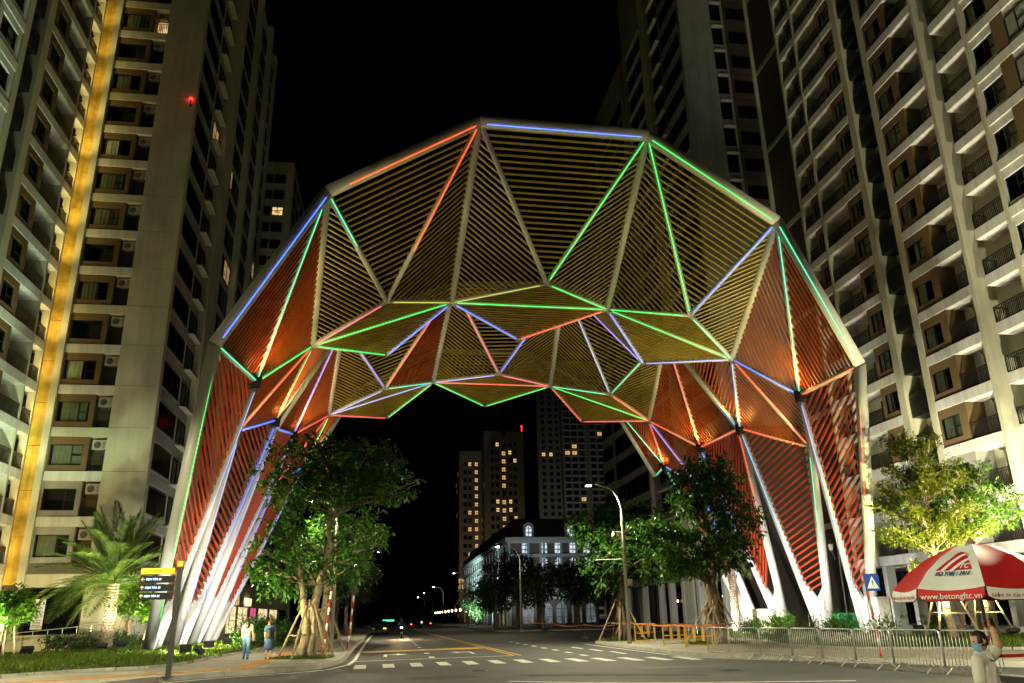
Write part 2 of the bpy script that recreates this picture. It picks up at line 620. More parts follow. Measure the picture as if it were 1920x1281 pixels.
for i in range(16):
    ribbon('lane_dash', [(-5.85 - 0.01 * i, 4.0 + 4.4 * i), (-5.85 - 0.01 * i, 5.3 + 4.4 * i)], 0.24, 0.0045, 'paint_white')
for i in range(8):
    ribbon('lane_dash', [(0.6, 2.0 + 3.1 * i), (0.62, 3.2 + 3.1 * i)], 0.24, 0.0045, 'paint_white')
for i in range(3):
    ribbon('lane_dash', [(2.6 - 0.2 * i, 3.0 + 3.3 * i), (2.6 - 0.2 * i, 5.5 + 3.3 * i)], 0.22, 0.0045, 'paint_white')
ribbon('edge_line', [(-4.6, -10.6), (-2.8, -12.0), (-0.4, -13.0), (3.5, -14.0)], 0.14, 0.004, 'paint_white')


def arrow(x, y, s):
    mb = MB()
    pts = [(-0.09, -1.6), (0.09, -1.6), (0.09, 0.2), (0.5 * s + 0.05 * s, 0.5)]
    mb.add([(x - 0.08, y - 1.9, 0.0045), (x + 0.08, y - 1.9, 0.0045), (x + 0.08, y + 0.6, 0.0045), (x - 0.08, y + 0.6, 0.0045)], [(0, 1, 2, 3)])
    a, b = x + 0.081 * s, x + 0.55 * s
    q = [(a, y + 0.1, 0.0045), (b, y + 0.1, 0.0045), (b, y + 0.55, 0.0045), (a, y + 0.55, 0.0045)]
    t = [(b + 0.001 * s, y - 0.5, 0.0045), (b + 0.45 * s, y + 0.32, 0.0045), (b + 0.001 * s, y + 1.2, 0.0045)]
    if s < 0:
        q, t = q[::-1], t[::-1]
    mb.add(q, [(0, 1, 2, 3)])
    mb.add(t, [(0, 1, 2)])
    tag(put('lane_arrow', mb, 'paint_white'), kind='structure')


# repairs, tyre-worn bands and manhole covers in the asphalt
def blotch(x, y, w, l, a, m, seed):
    q = random.Random(seed)
    n = 22
    pts = []
    for i in range(n):
        t = 2 * math.pi * i / n
        k = q.uniform(0.86, 1.1)
        ex, ey = abs(math.cos(t)) ** 0.5 * math.copysign(1, math.cos(t)) * w * k, abs(math.sin(t)) ** 0.5 * math.copysign(1, math.sin(t)) * l * k
        pts.append((x + ex * math.cos(a) - ey * math.sin(a), y + ex * math.sin(a) + ey * math.cos(a)))
    mb = MB()
    mb.add([(px, py, 0.002 + 0.0001 * seed) for px, py in pts], [tuple(range(n))])
    tag(put('road_patch', mb, m), kind='structure')


for i, (x, y, w, l, a, m) in enumerate(((-6.2, -8.5, 1.1, 0.8, 0.4, 'asphalt_patch'), (-1.5, -9.5, 0.5, 2.6, 1.2, 'asphalt_patch'), (1.8, -6.8, 1.6, 0.5, 0.1, 'asphalt_worn'), (-8.0, 22, 0.7, 3.0, 0, 'asphalt_patch'), (-4.5, 30, 0.5, 8.0, 0, 'asphalt_worn'), (-7.2, 26, 0.4, 11.0, 0, 'asphalt_worn'), (1.2, 18, 0.5, 9.0, 0.02, 'asphalt_worn'), (-11.5, -13.5, 1.6, 0.7, 0.7, 'asphalt_patch'), (-3.4, -16, 0.9, 1.4, 0.3, 'asphalt_worn'))):
    blotch(x, y, w, l, a, m, i + 1)
for x, y in ((-4.9, -5.8), (2.4, -9.2), (-7.0, 9.5)):
    mc = MB().lathe([(0.36, 0.0), (0.36, 0.006), (0.31, 0.009), (0.305, 0.005)], 24, (x, y, 0.0))
    for k in range(5):
        mc.box((x - 0.2, y - 0.17 + 0.08 * k, 0.004), (x + 0.2, y - 0.14 + 0.08 * k, 0.009))
    tag(put('manhole_cover', mc, 'dark_metal'), kind='structure')
arrow(-7.9, 8.2, 1)
arrow(-3.7, 9.0, -1)

# tactile strip of separate tiles on the left pavement
tact = tag(new('tactile_strip', None), kind='structure')
tile = MB().box((-0.285, -0.285, -0.006), (0.285, 0.285, 0.008))
for k in range(4):
    tile.box((-0.24 + 0.14 * k, -0.26, 0.008), (-0.18 + 0.14 * k, 0.26, 0.013))
tile = tile.mesh('tactile_tile', 'tactile')
TL = [(-27, -13.6), (-18.0, -7.0), (-15.0, -4.8), (-12.75, -2.9), (-12.7, 3.0), (-12.8, 14), (-13.0, 22)]
for a, b in zip(TL[:-1], TL[1:]):
    a, b = Vector((*a, 0)), Vector((*b, 0))
    d = (b - a)
    n = int(d.length / 0.6)
    for i in range(n):
        p = a + d * ((i + 0.5) / n)
        new('tactile_tile', tile, tact, (p.x, p.y, 0.137), math.atan2(d.y, d.x) - math.pi / 2)

sheet('plaza', [(-60, 14), (-24.2, 14.3), (-24.3, 24.3), (-60, 24.3)], 0.145, 'plaza')


# ------------------------------------------------------------------ the arch
RING = {
    'F': [(-15.49, -0.01, 12.88), (-11.22, -0.12, 20.42), (-4.12, -0.38, 24.63), (4.4, -0.41, 24.5), (11.01, 0.03, 20.28), (14.52, 0.47, 12.92)],
    'P': [(-15.15, 16.93, 13.09), (-11.34, 16.97, 20.06), (-4.01, 17.21, 23.41), (3.78, 17.13, 23.77), (10.93, 17.03, 20.13), (15.45, 16.7, 13.46)],
    'R': [(-15.15, 33.85, 13.09), (-11.13, 33.85, 20.22), (-4.08, 33.85, 24.08), (4.08, 33.85, 24.08), (11.13, 33.85, 20.22), (15.15, 33.85, 13.09)],
    'G': [(-16.09, 9.83, 11.3), (-12.48, 9.86, 16.26), (-4.69, 9.83, 19.17), (4.73, 9.85, 19.11), (12.37, 9.95, 16.19), (16.57, 9.76, 10.76)],
    'H': [(-16.33, 26.77, 11.03), (-12.68, 26.73, 16.41), (-4.81, 26.76, 19.18), (4.55, 26.81, 19.1), (12.54, 26.74, 16.37), (16.33, 26.77, 11.03)],
    'V': [(-14.76, 6.27, 13.06), (-8.39, 6.13, 17.58), (0.27, 6.05, 18.97), (8.43, 6.17, 17.44), (14.53, 6.47, 13.01)],
    'W': [(-14.9, 15.07, 13.18), (-8.38, 15.02, 17.5), (0.07, 15.02, 18.81), (8.47, 15.03, 17.4), (14.81, 15.12, 13.11)],
    'Q': [(-14.76, 22.96, 14.05), (-8.49, 23.08, 17.54), (-0.11, 23.1, 18.85), (8.4, 23.1, 17.47), (15.13, 22.97, 13.46)],
    'X': [(-14.89, 31.95, 13.36), (-8.35, 31.95, 17.5), (-0.12, 32.01, 18.68), (8.29, 31.99, 17.46), (15.34, 31.74, 13.63)],
    'B': [(-19.85, 12.66, 0.3), (20.17, 12.48, 0.3), (-19.72, 17.45, 0.3), (20.14, 17.35, 0.3), (-19.94, 22.64, 0.3), (19.98, 22.67, 0.3), (-19.91, 27.18, 0.3), (19.92, 27.15, 0.3)],
}


def N(k):
    return Vector(RING[k[0]][int(k[1])])


arch = thing('gateway_arch', 'giant faceted arch of white pipes and red and gold slats lit by neon lines', 'archway', (0, 12, 0))
BIG, MID, SML = 0.29, 0.21, 0.135
EDGE = {}


def edge(a, b, r, led=None, part='edge_pipe', l0=0.0, l1=1.0):
    pa, pb = N(a), N(b)
    put(part, MB().tube([pa, pb], r, 12), 'arch_white', arch, True)
    EDGE[(a, b)] = r
    if led:
        m = (pa + pb) / 2
        d = (pb - pa).normalized()
        t = Vector((m.x * 0.35, m.y - 13, 7.5)) - m
        t = t - d * t.dot(d)
        t.normalize()
        o = t * (r + 0.03)
        L = (pb - pa).length
        p0 = pa + d * max(0.35, L * l0)
        p1 = pa + d * min(L - 0.35, L * l1)
        put('led_strip', MB().tube([p0 + o, p1 + o], 0.0125, 5), 'led_' + led, arch)


ring_led = ['blue', 'orange', 'blue', 'green', 'teal']
for i in range(5):
    edge('F%d' % i, 'F%d' % (i + 1), BIG, ring_led[i], 'front_pipe', 0.13 if i == 1 else 0.0)
    edge('P%d' % i, 'P%d' % (i + 1), 0.24, 'cyan' if i == 4 else None)
    edge('R%d' % i, 'R%d' % (i + 1), 0.24)
for i, c in zip(range(5), ['orange', 'green', 'green', 'green', 'orange']):
    edge('G%d' % i, 'G%d' % (i + 1), SML, c)
for i, c in zip(range(5), ['red', 'white', 'red', 'green', 'violet']):
    edge('H%d' % i, 'H%d' % (i + 1), SML, c)
for i in range(1, 5):
    for a, b, r in (('F', 'G', MID), ('G', 'P', SML), ('P', 'H', MID), ('H', 'R', SML)):
        edge('%s%d' % (a, i), '%s%d' % (b, i), r, None, 'ridge_pipe')
VE = {'VF': ['teal', 'teal', 'teal', 'orange', None, 'green', 'green', 'blue', 'teal', 'orange'],
      'VG': [None, 'green', 'pink', 'yellow', 'yellow', 'green', 'green', 'teal', 'blue', None],
      'WG': ['blue', 'yellow', 'green', 'blue', 'blue', 'orange', 'blue', 'white', 'white', 'orange'],
      'WP': ['blue', None, None, None, None, 'pink', 'violet', None, None, 'cyan'],
      'QP': ['blue', 'violet', 'violet', 'orange', 'pink', 'blue', 'white', 'teal', 'red', 'orange'],
      'QH': [None, 'red', 'white', 'teal', 'white', 'pink', 'teal', 'orange', 'orange', None],
      'XH': ['blue', 'green', 'red', 'green', 'green', 'green', 'red', 'red', 'red', 'white'],
      'XR': [None, None, None, None, None, None, None, None, 'teal', 'teal']}
PARTIAL = {('V1', 'F1'): (0.55, 1.0), ('V1', 'F2'): (0.3, 1.0), ('W3', 'G3'): (0.0, 1.0)}
for k, cs in VE.items():
    for i in range(5):
        for j in (0, 1):
            a, b = '%s%d' % (k[0], i), '%s%d' % (k[1], i + j)
            l0, l1 = PARTIAL.get((a, b), (0.0, 1.0))
            edge(a, b, SML, cs[2 * i + j], 'edge_pipe', l0, l1)

# legs: two pipes to every foot, a white web plate and red slats between them
LEGS = [('F', 'V', 0), ('G', 'W', 1), ('P', 'Q', 2), ('H', 'X', 3)]
LED_LEG = {(0, 0): ('green', 'white'), (1, 0): ('white', 'blue'), (2, 0): ('white', 'white'), (3, 0): ('violet', 'white'),
           (0, 1): ('red', 'violet'), (1, 1): ('teal', 'cyan'), (2, 1): ('orange', 'blue'), (3, 1): ('blue', 'teal')}
leg_tri = []
for ka, kb, n in LEGS:
    for side in (0, 1):
        a = N('%s%d' % (ka, 5 if side else 0))
        b = N('%s%d' % (kb, 4 if side else 0))
        foot = N('B%d' % (2 * n + side))
        h = (b - a)
        hd = Vector((h.x, h.y, 0)).normalized()
        fa, fb = foot - hd * 0.42, foot + hd * 0.42
        leg = new('leg', None, arch, foot - Vector((0, 12, 0)))
        put('outer_pipe', MB().tube([a, fa + (a - fa).normalized() * 0.0], [0.29 if n == 0 else 0.24, 0.29], 12), 'arch_white', leg, True)
        put('inner_pipe', MB().tube([b, fb], [0.2, 0.27], 12), 'arch_white', leg, True)
        va, vb = (a - fa), (b - fb)
        ta = 3.9 / va.length
        tb = 3.9 / vb.length
        nrm = va.cross(vb).normalized() * 0.09
        web = [fa - nrm, fb - nrm, fb + vb * tb - nrm, (fa + va * (ta * 0.62) + fb + vb * (tb * 0.62)) / 2 - nrm, fa + va * ta - nrm]
        put('web_plate', MB().extrude(web, nrm * 2), 'arch_white', leg)
        bp = MB()
        bp.prism([(foot.x - 0.85, foot.y - 0.85), (foot.x + 0.85, foot.y - 0.85), (foot.x + 0.85, foot.y + 0.85), (foot.x - 0.85, foot.y + 0.85)], 0.1, 0.32)
        for dx in (-0.7, 0.7):
            for dy in (-0.7, 0.7):
                bp.tube([(foot.x + dx, foot.y + dy, 0.32), (foot.x + dx, foot.y + dy, 0.42)], 0.05, 6)
        put('foot_plate', bp, 'arch_white', leg)
        for q, (s, e, c) in enumerate(((fa, a, LED_LEG[(n, side)][0]), (fb, b, LED_LEG[(n, side)][1]))):
            d = (e - s).normalized()
            t = Vector((0, foot.y - 22, 5)) - (s + e) / 2
            t = (t - d * t.dot(d)).normalized()
            put('led_strip', MB().tube([s + d * 2.6 + t * 0.35, e - d * 0.5 + t * 0.27], 0.0095, 5), 'led_' + c, leg)
        leg_tri.append((fa, fb, a, b, leg, n, side))

# node connectors that carry the up-lights
for k in ('V', 'W', 'Q', 'X'):
    for i in (0, 4):
        p = N('%s%d' % (k, i))
        nd = put('node_bracket', MB().tube([p - Vector((0, 0, 0.42)), p + Vector((0, 0, 0.22))], [0.28, 0.34], 10).cbox(p - Vector((0, 0.3, 0.2)), (0.5, 0.3, 0.3)), 'black_plastic', arch)

# slatted panels
slat_mats = {'r': 'slat_red', 'o': 'slat_orange', 'g': 'slat_gold'}


def slat_lines(tri, direction, spacing, margin=0.3):
    """segments inside triangle parallel to direction"""
    a, b, c = tri
    n = (b - a).cross(c - a).normalized()
    d = (direction - n * direction.dot(n)).normalized()
    s = n.cross(d)
    hs = [p.dot(s) for p in tri]
    lo, hi = min(hs) + margin, max(hs) - margin
    k = max(1, int((hi - lo) / spacing))
    out = []
    for i in range(k + 1):
        h = lo + (hi - lo) * i / k
        pts = []
        for p, q in ((a, b), (b, c), (c, a)):
            hp, hq = p.dot(s), q.dot(s)
            if (hp - h) * (hq - h) < 0:
                pts.append(p + (q - p) * ((h - hp) / (hq - hp)))
        if len(pts) == 2 and (pts[0] - pts[1]).length > 0.5:
            e = (pts[1] - pts[0]).normalized() * 0.1
            out.append((pts[0] + e, pts[1] - e, n))
    return out


single = 0
infill = MB()


def chev(n, pipe, to_c, k):
    """chevron direction: away from the ridge pipe and falling towards its inner end"""
    pipe = pipe.normalized()
    d = n.normalized().cross(pipe)
    if d.dot(to_c) < 0:
        d = -d
    return d - pipe * k



def slats(tri, direction, spacing, colour, each):
    global single
    segs = slat_lines(tri, direction, spacing)
    if each:
        pan = new('panel', None, arch, (tri[0] + tri[1] + tri[2]) / 3 - Vector((0, 12, 0)))
        for p, q, n in segs:
            put('slat', MB().bar(p, q, 0.105, 0.08, n), slat_mats[colour], pan)
            single += 1
    else:
        for p, q, n in segs:
            infill.bar(p, q, 0.095, 0.08, n, 'rog'.index(colour))


for (o1, v, o2, each) in (('F', 'V', 'G', True), ('G', 'W', 'P', False), ('P', 'Q', 'H', False), ('H', 'X', 'R', False)):
    for i in range(5):
        a, b = N('%s%d' % (o1, i)), N('%s%d' % (o1, i + 1))
        c = N('%s%d' % (v, i))
        e, f = N('%s%d' % (o2, i)), N('%s%d' % (o2, i + 1))
        edge_col = 'o' if i in (0, 4) else 'g'
        slats((a, b, c), b - a, 0.31, edge_col, each)
        slats((e, f, c), f - e, 0.32, 'o' if i in (0, 4) else 'g', False)
        if i > 0:
            pipe = e - a
            n = (a - c).cross(e - c)
            slats((a, e, c), chev(n, a - e, c - e, 0.9 if i == 4 else 0.5), 0.31, 'o' if i == 4 else 'g', False)
        if i < 4:
            pipe = f - b
            n = (b - c).cross(f - c)
            slats((b, f, c), chev(n, b - f, c - f, 0.9 if i == 0 else 0.5), 0.31, 'o' if i == 0 or (i == 1 and o1 == 'P') else 'g', False)
for fa, fb, a, b, leg, n, side in leg_tri:
    va, vb = a - fa, b - fb
    L = vb.length
    pan = new('panel', None, leg, (0, 0, 4))
    nn = va.cross(vb).normalized()
    k = int((L - 3.2) / (0.46 if n in (0, 2) else 0.37))
    for i in range(k):
        t = 2.7 + (L - 3.3) * i / max(1, k - 1)
        # run from the inner pipe at t, square to it, until the outer pipe
        p = fb + vb.normalized() * t
        d = nn.cross(vb).normalized()
        if d.dot(a - p) < 0:
            d = -d
        d = (d + vb.normalized() * (1.1 if n in (0, 2) else 0.42)).normalized()
        # intersect with the line of the outer pipe, else with the top edge
        best = None
        for s0, s1 in ((fa, a), (a, b)):
            e = s1 - s0
            w = p - s0
            A = Matrix(((d.dot(d), -d.dot(e)), (d.dot(e), -e.dot(e))))
            det = A[0][0] * A[1][1] - A[0][1] * A[1][0]
            if abs(det) < 1e-9:
                continue
            r0, r1 = -d.dot(w), -e.dot(w)
            u = (r0 * A[1][1] - A[0][1] * r1) / det
            w2 = (A[0][0] * r1 - A[1][0] * r0) / det
            if u > 0.15 and -0.02 <= w2 <= 1.02:
                best = u if best is None else min(best, u)
        if best:
            if n <= 1 and single < 300:
                put('slat', MB().bar(p, p + d * best, 0.11, 0.1, nn), 'slat_red', pan)
                single += 1
            else:
                infill.bar(p, p + d * best, 0.11, 0.1, nn, 0)
tag(put('slat_infill', infill, ['slat_red', 'slat_orange', 'slat_gold'], arch), kind='stuff')

# ------------------------------------------------------------------ facade modules
FH = 3.05
MESH = {}


def window_mesh(w, h, mull=0.62, transom=True, depth=0.9, shallow=False):
    """frame with a dark room behind it; local origin at lower left of the opening, outward is -y"""
    k = ('win', round(w, 2), round(h, 2), mull, transom, shallow)
    if k in MESH:
        return MESH[k]
    mb = MB()
    t = 0.06
    mb.box((0, -0.03, 0), (w, 0.06, t), 0).box((0, -0.03, h - t), (w, 0.06, h), 0)
    mb.box((0, -0.03, t), (t, 0.06, h - t), 0).box((w - t, -0.03, t), (w, 0.06, h - t), 0)
    if mull:
        mb.box((w * mull - t / 2, -0.028, t), (w * mull + t / 2, 0.055, h - t), 0)
        if transom:
            mb.box((w * mull + t / 2, -0.026, h * 0.46), (w - t, 0.05, h * 0.46 + t), 0)
    a, b = 0.002, depth
    if shallow:
        mb.add([(a, 0.03, a), (w - a, 0.03, a), (w - a, 0.03, h - a), (a, 0.03, h - a)], [(0, 1, 2, 3)], 1)
    else:
      mb.add([(a, b, a), (w - a, b, a), (w - a, b, h - a), (a, b, h - a), (a, 0.061, a), (w - a, 0.061, a), (w - a, 0.061, h - a), (a, 0.061, h - a)],
           [(0, 1, 2, 3), (4, 5, 1, 0), (5, 6, 2, 1), (6, 7, 3, 2), (7, 4, 0, 3)], 1)
    MESH[k] = mb.mesh('window', ['frame_black', 'room_dark'])
    return MESH[k]


def pane_mesh(w, h, m='pane_glass'):
    k = ('pane', round(w, 2), round(h, 2), m)
    if k not in MESH:
        MESH[k] = MB().add([(0.05, 0.02, 0.05), (w - 0.05, 0.02, 0.05), (w - 0.05, 0.02, h - 0.05), (0.05, 0.02, h - 0.05)], [(0, 1, 2, 3)]).mesh('pane', m)
    return MESH[k]


def curtain_mesh(w, h, f0, f1, m='curtain'):
    k = ('cur', round(w, 2), round(h, 2), f0, f1, m)
    if k not in MESH:
        mb = MB()
        n = max(6, int((f1 - f0) * w / 0.07))
        vs, fs = [], []
        for i in range(n + 1):
            x = w * f0 + (f1 - f0) * w * i / n
            y = 0.12 + 0.03 * math.sin(i * 1.55) + 0.012 * math.sin(i * 0.7)
            vs += [(x, y, 0.02), (x, y, h - 0.03)]
        for i in range(n):
            fs.append((2 * i, 2 * i + 2, 2 * i + 3, 2 * i + 1))
        MESH[k] = mb.add(vs, fs).mesh('curtain', m, True)
    return MESH[k]


class Face:
    """a facade: u runs to the right as seen from outside, depth runs inward"""

    def __init__(self, root, origin, rz):
        self.root, self.o, self.rz = root, Vector(origin), rz
        self.ux = Vector((math.cos(rz), math.sin(rz), 0))
        self.dy = Vector((-math.sin(rz), math.cos(rz), 0))

    def put(self, name, mesh, u, z, d=0.0, parent=None):
        if parent is not None:
            return new(name, mesh, parent, (u, d, z))
        p = self.o + self.ux * u + self.dy * d + Vector((0, 0, z)) - wloc(self.root)
        return new(name, mesh, self.root, p, self.rz)

    def window(self, u, z, w, h, d=0.0, cur=None, mull=0.62, transom=True, lit=None, pane='pane_glass'):
        shallow = d < 0
        o = self.put('window', window_mesh(w, h, mull, transom, 0.9, shallow), u, z, d)
        new('pane', pane_mesh(w, h, pane), o)
        if cur and not shallow:
            new('curtain', curtain_mesh(w, h, cur[0], cur[1], cur[2] if len(cur) > 2 else 'curtain'), o)
        if lit:
            k = ('lit', round(w, 2), round(h, 2), lit, shallow)
            ya = 0.023 if shallow else 0.5
            if k not in MESH:
                MESH[k] = MB().box((0.08, ya, 0.08), (w - 0.08, ya + 0.005, h - 0.08)).mesh('lit_room', lit)
            new('lit_room', MESH[k], o)
        return o


def ring_mesh(w, h, wx, wz, ww, wh, thick, m):
    k = ('ring', round(w, 2), round(h, 2), round(wx, 2), round(wz, 2), round(ww, 2), round(wh, 2), thick, m)
    if k not in MESH:
        mb = MB()
        mb.box((0, 0, 0), (wx, thick, h)).box((wx + ww, 0, 0), (w, thick, h))
        mb.box((wx, 0, 0), (wx + ww, thick, wz)).box((wx, 0, wz + wh), (wx + ww, thick, h))
        MESH[k] = mb.mesh('window_surround', m)
    return MESH[k]


def railing_mesh(w, h=1.05, side=0.0):
    k = ('rail', round(w, 2), h, side)
    if k not in MESH:
        mb = MB()
        mb.box((0, -0.02, h - 0.05), (w, 0.03, h)).box((0, -0.01, 0.06), (w, 0.02, 0.10)).box((0, -0.01, h - 0.22), (w, 0.02, h - 0.19))
        n = int(w / 0.125)
        for i in range(n + 1):
            x = w * i / n
            t = 0.03 if i % 7 == 0 else 0.018
            mb.box((x - t, -0.008, 0.1), (x + t, 0.016, h - 0.05))
        if side:
            m2 = int(side / 0.14)
            mb.box((-0.02, 0.03, h - 0.05), (0.02, side, h))
            for i in range(m2):
                y = 0.05 + side * i / m2
                mb.box((-0.01, y, 0.1), (0.01, y + 0.02, h - 0.05))
        MESH[k] = mb.mesh('railing', 'frame_black')
    return MESH[k]


def door_mesh(w, h):
    k = ('door', round(w, 2), round(h, 2))
    if k not in MESH:
        mb = MB()
        t = 0.07
        mb.box((0, -0.04, 0), (t, 0.06, h)).box((w - t, -0.04, 0), (w, 0.06, h)).box((t, -0.04, h - t), (w - t, 0.06, h)).box((w / 2 - t / 2, -0.035, 0), (w / 2 + t / 2, 0.05, h - t)).box((t, -0.03, 0), (w - t, 0.05, 0.1))
        mb.box((t, 0.3, 0.1), (w - t, 0.32, h - t), 1)
        MESH[k] = mb.mesh('balcony_door', ['frame_black', 'room_dark'])
    return MESH[k]


def band_mesh(w, d, m='white_band', h=0.64, up=0.0):
    k = ('band', round(w, 2), round(d, 2), m, h, up)
    if k not in MESH:
        MESH[k] = MB().box((0, 0, -h), (w, d, up)).mesh('floor_band', m)
    return MESH[k]


def ac_mesh():
    if 'ac' not in MESH:
        mb = MB()
        mb.box((0, 0, 0), (0.92, 0.36, 0.68), 0)
        mb.m = 1
        n = 18
        vs = [(0.34 + 0.25 * math.cos(2 * math.pi * i / n), -0.006, 0.34 + 0.25 * math.sin(2 * math.pi * i / n)) for i in range(n)]
        mb.add(vs + [(x, 0.01, z) for x, y, z in vs], [tuple(range(n))] + [(i, i + n, (i + 1) % n + n, (i + 1) % n) for i in range(n)], 1)
        mb.m = 0
        for r in (0.08, 0.16, 0.235):
            for i in range(n):
                a, b = 2 * math.pi * i / n, 2 * math.pi * (i + 1) / n
                mb.bar((0.34 + r * math.cos(a), -0.014, 0.34 + r * math.sin(a)), (0.34 + r * math.cos(b), -0.014, 0.34 + r * math.sin(b)), 0.012, 0.012, (0, 1, 0), 0)
        for i in range(5):
            mb.box((0.68, -0.01, 0.12 + 0.1 * i), (0.86, 0.0, 0.15 + 0.1 * i), 1)
        mb.box((0.05, 0.02, -0.06), (0.12, 0.34, 0), 1).box((0.8, 0.02, -0.06), (0.87, 0.34, 0), 1)
        MESH['ac'] = mb.mesh('air_conditioner', ['ac_white', 'black_plastic'])
    return MESH['ac']


def pipe_mesh():
    if 'dpipe' not in MESH:
        MESH['dpipe'] = MB().tube([(0, 0, 0), (0, 0, 1.9), (-0.12, 0, 2.15), (-0.3, 0, 2.33)], 0.075, 8).mesh('drain_pipe', 'white_band', True)
    return MESH['dpipe']


CUR_R = [(0.04, 0.6), (0.05, 0.5), (0.04, 0.66), (0.06, 0.94), (0.04, 0.45), (0.3, 0.95), (0.05, 0.56)]
CUR = [(0.06, 0.66), (0.05, 0.5), (0.3, 0.95), (0.06, 0.94), None, (0.06, 0.4), (0.62, 0.94)]


def pick(i, salt=0):
    return CUR[(i * 7 + salt * 3 + (i * i) % 5) % len(CUR)]


# ------------------------------------------------------------------ right tower (facade at x = 27 facing the street)
rt = thing('apartment_tower', 'cream apartment tower with brown framed windows and railed balconies, floodlit on the right', 'building', (30, 10, 0))
Fr = Face(rt, (27, 24.2, 0), R(-90))          # u = 24.2 - y
Z0, NF = 5.17, 19
ZT = Z0 + NF * FH
w = MB()
D0, D1 = 28.35, 29.6
w.box((D0, -24, 4.6), (D1, 24.2, ZT))                        # recess back wall
w.box((D1, -24, 0), (44, 24.2, ZT + 6))                      # body
put('wall', w, 'cream_wall', rt)


def pier(y0, y1, x0=27.0, z0=0.0, m='cream_wall', name='pier'):
    # storey-high pieces with a recessed joint between them
    pr = put(name, MB().box((x0 + 0.03, y0 + 0.02, z0), (D0, y1 - 0.02, ZT)), m, rt)
    z = z0
    k = 0
    while z < ZT - 0.1:
        z1 = min(ZT, Z0 - 0.64 if z < 4 else z + FH * 3)
        put('pier_panel', MB().box((x0, y0, z + 0.012), (x0 + 0.03, y1, z1 - 0.012)), m, pr)
        z = z1


for y0, y1 in ((14.95, 15.65), (12.1, 12.75)):
    pier(y0, y1)
for y0, y1 in ((23.95, 24.2), (21.05, 21.25), (6.55, 6.82), (2.68, 2.95)):
    pier(y0, y1, 26.9, 4.53)
pier(-6.2, -5.5)
pier(-16, -15.3)
for k in range(NF):
    z = Z0 + FH * k
    near = k < 14
    m = 'grey_wall' if k < 2 else 'brown_wall'
    for y0, y1, d in ((21.25, 23.95, 1.5), (15.65, 21.05, 1.4), (6.82, 12.1, 1.4), (2.95, 5.6, 1.2), (-5.5, 2.68, 1.4), (-15.3, -6.2, 1.4)):
        Fr.put('floor_band', band_mesh(y1 - y0, d), 24.2 - y1, z, -0.03)
    H = FH - 0.64
    # bay 1: small brown window + half balcony
    Fr.put('window_surround', ring_mesh(1.5, H, 0.3, 0.44, 0.95, 1.41, 0.5, m), 1.42, z, 0.15)
    Fr.window(1.72, z + 0.44, 0.95, 1.41, 0.2, CUR_R[(k * 3 + 1) % 7], 0.5)
    Fr.put('railing', railing_mesh(1.1), 0.28, z, 0.1)
    # bay 2: balcony then brown box with window
    Fr.put('window_surround', ring_mesh(2.0, H, 0.35, 0.44, 1.62, 1.41, 1.2, m), 6.55, z, 0.06)
    Fr.window(6.9, z + 0.44, 1.62, 1.41, 0.12, CUR_R[(k * 5 + 3) % 7][::1], 0.4)
    Fr.put('railing', railing_mesh(3.25), 3.2, z, 0.06)
    dr = Fr.put('balcony_door', door_mesh(1.5, 2.05), 4.6, z, 1.3)
    new('pane', pane_mesh(1.5, 2.05), dr)
    # shaft with black louvred ledge
    lv = MB() if 'ledge' not in MESH else None
    if lv is not None:
        lv.box((0, 0, -0.1), (2.15, 1.2, 0.0))
        lv.extrude([(0.0, 0.0, 0.0), (0.0, 0.06, 0.0), (0.0, 0.06, 1.55), (0.0, 0.0, 1.2)], (2.15, 0, 0))
        lv.extrude([(0.0, 0.06, 0.0), (0.0, 1.2, 0.0), (0.0, 1.2, 1.9), (0.0, 0.06, 1.55)], (0.05, 0, 0))
        for i in range(9):
            lv.box((0.05, -0.03, 0.08 + 0.13 * i), (2.1, 0.0, 0.13 + 0.13 * i))
        MESH['ledge'] = lv.mesh('service_ledge', 'frame_black')
    Fr.put('service_ledge', MESH['ledge'], 9.28, z - 0.3, 0.25)
    # bay 3: brown box window, balcony with door
    Fr.put('window_surround', ring_mesh(2.62, H, 0.17, 0.44, 1.75, 1.41, 1.3, m), 12.1, z, 0.05)
    Fr.window(12.27, z + 0.44, 1.75, 1.41, 0.11, CUR_R[(k * 4 + 2) % 7])
    Fr.put('railing', railing_mesh(2.66), 14.72, z, 0.06)
    dr = Fr.put('balcony_door', door_mesh(1.2, 2.1), 16.15, z, 1.3)
    new('pane', pane_mesh(1.2, 2.1), dr)
    Fr.put('drain_pipe', pipe_mesh(), 15.7, z + 0.05, 1.2)
    # bay 4: set-back balcony behind fin
    Fr.put('railing', railing_mesh(2.62, 1.05, 1.0), 18.62, z, 0.06)
    dr = Fr.put('balcony_door', door_mesh(1.35, 2.1), 19.85, z, 1.3)
    new('pane', pane_mesh(1.35, 2.1), dr)
    # bay 5: ribbon windows with brown piers between
    Fr.put('window_surround', ring_mesh(8.1, H, 0.02, 0.3, 1.8, 1.55, 0.4, 'white_band'), 21.54, z, 0.08)
    Fr.window(21.56, z + 0.3, 1.8, 1.55, 0.2, pick(k, 4), 0.45)
    Fr.put('brown_pier', band_mesh(0.95, 0.4, 'brown_wall', 0.0, H), 23.37, z, 0.0)
    Fr.window(24.34, z + 0.3, 1.8, 1.55, 0.06, pick(k, 5), 0.45)
    Fr.put('railing', railing_mesh(2.6), 26.8, z, 0.05)
    if k < 4:
        Fr.put('window_surround', ring_mesh(3.0, H, 0.5, 0.44, 1.75, 1.41, 0.8, m), 31.0, z, 0.05)
        Fr.window(31.5, z + 0.44, 1.75, 1.41, 0.2, pick(k, 3))
        Fr.put('railing', railing_mesh(3.6), 34.3, z, 0.05)
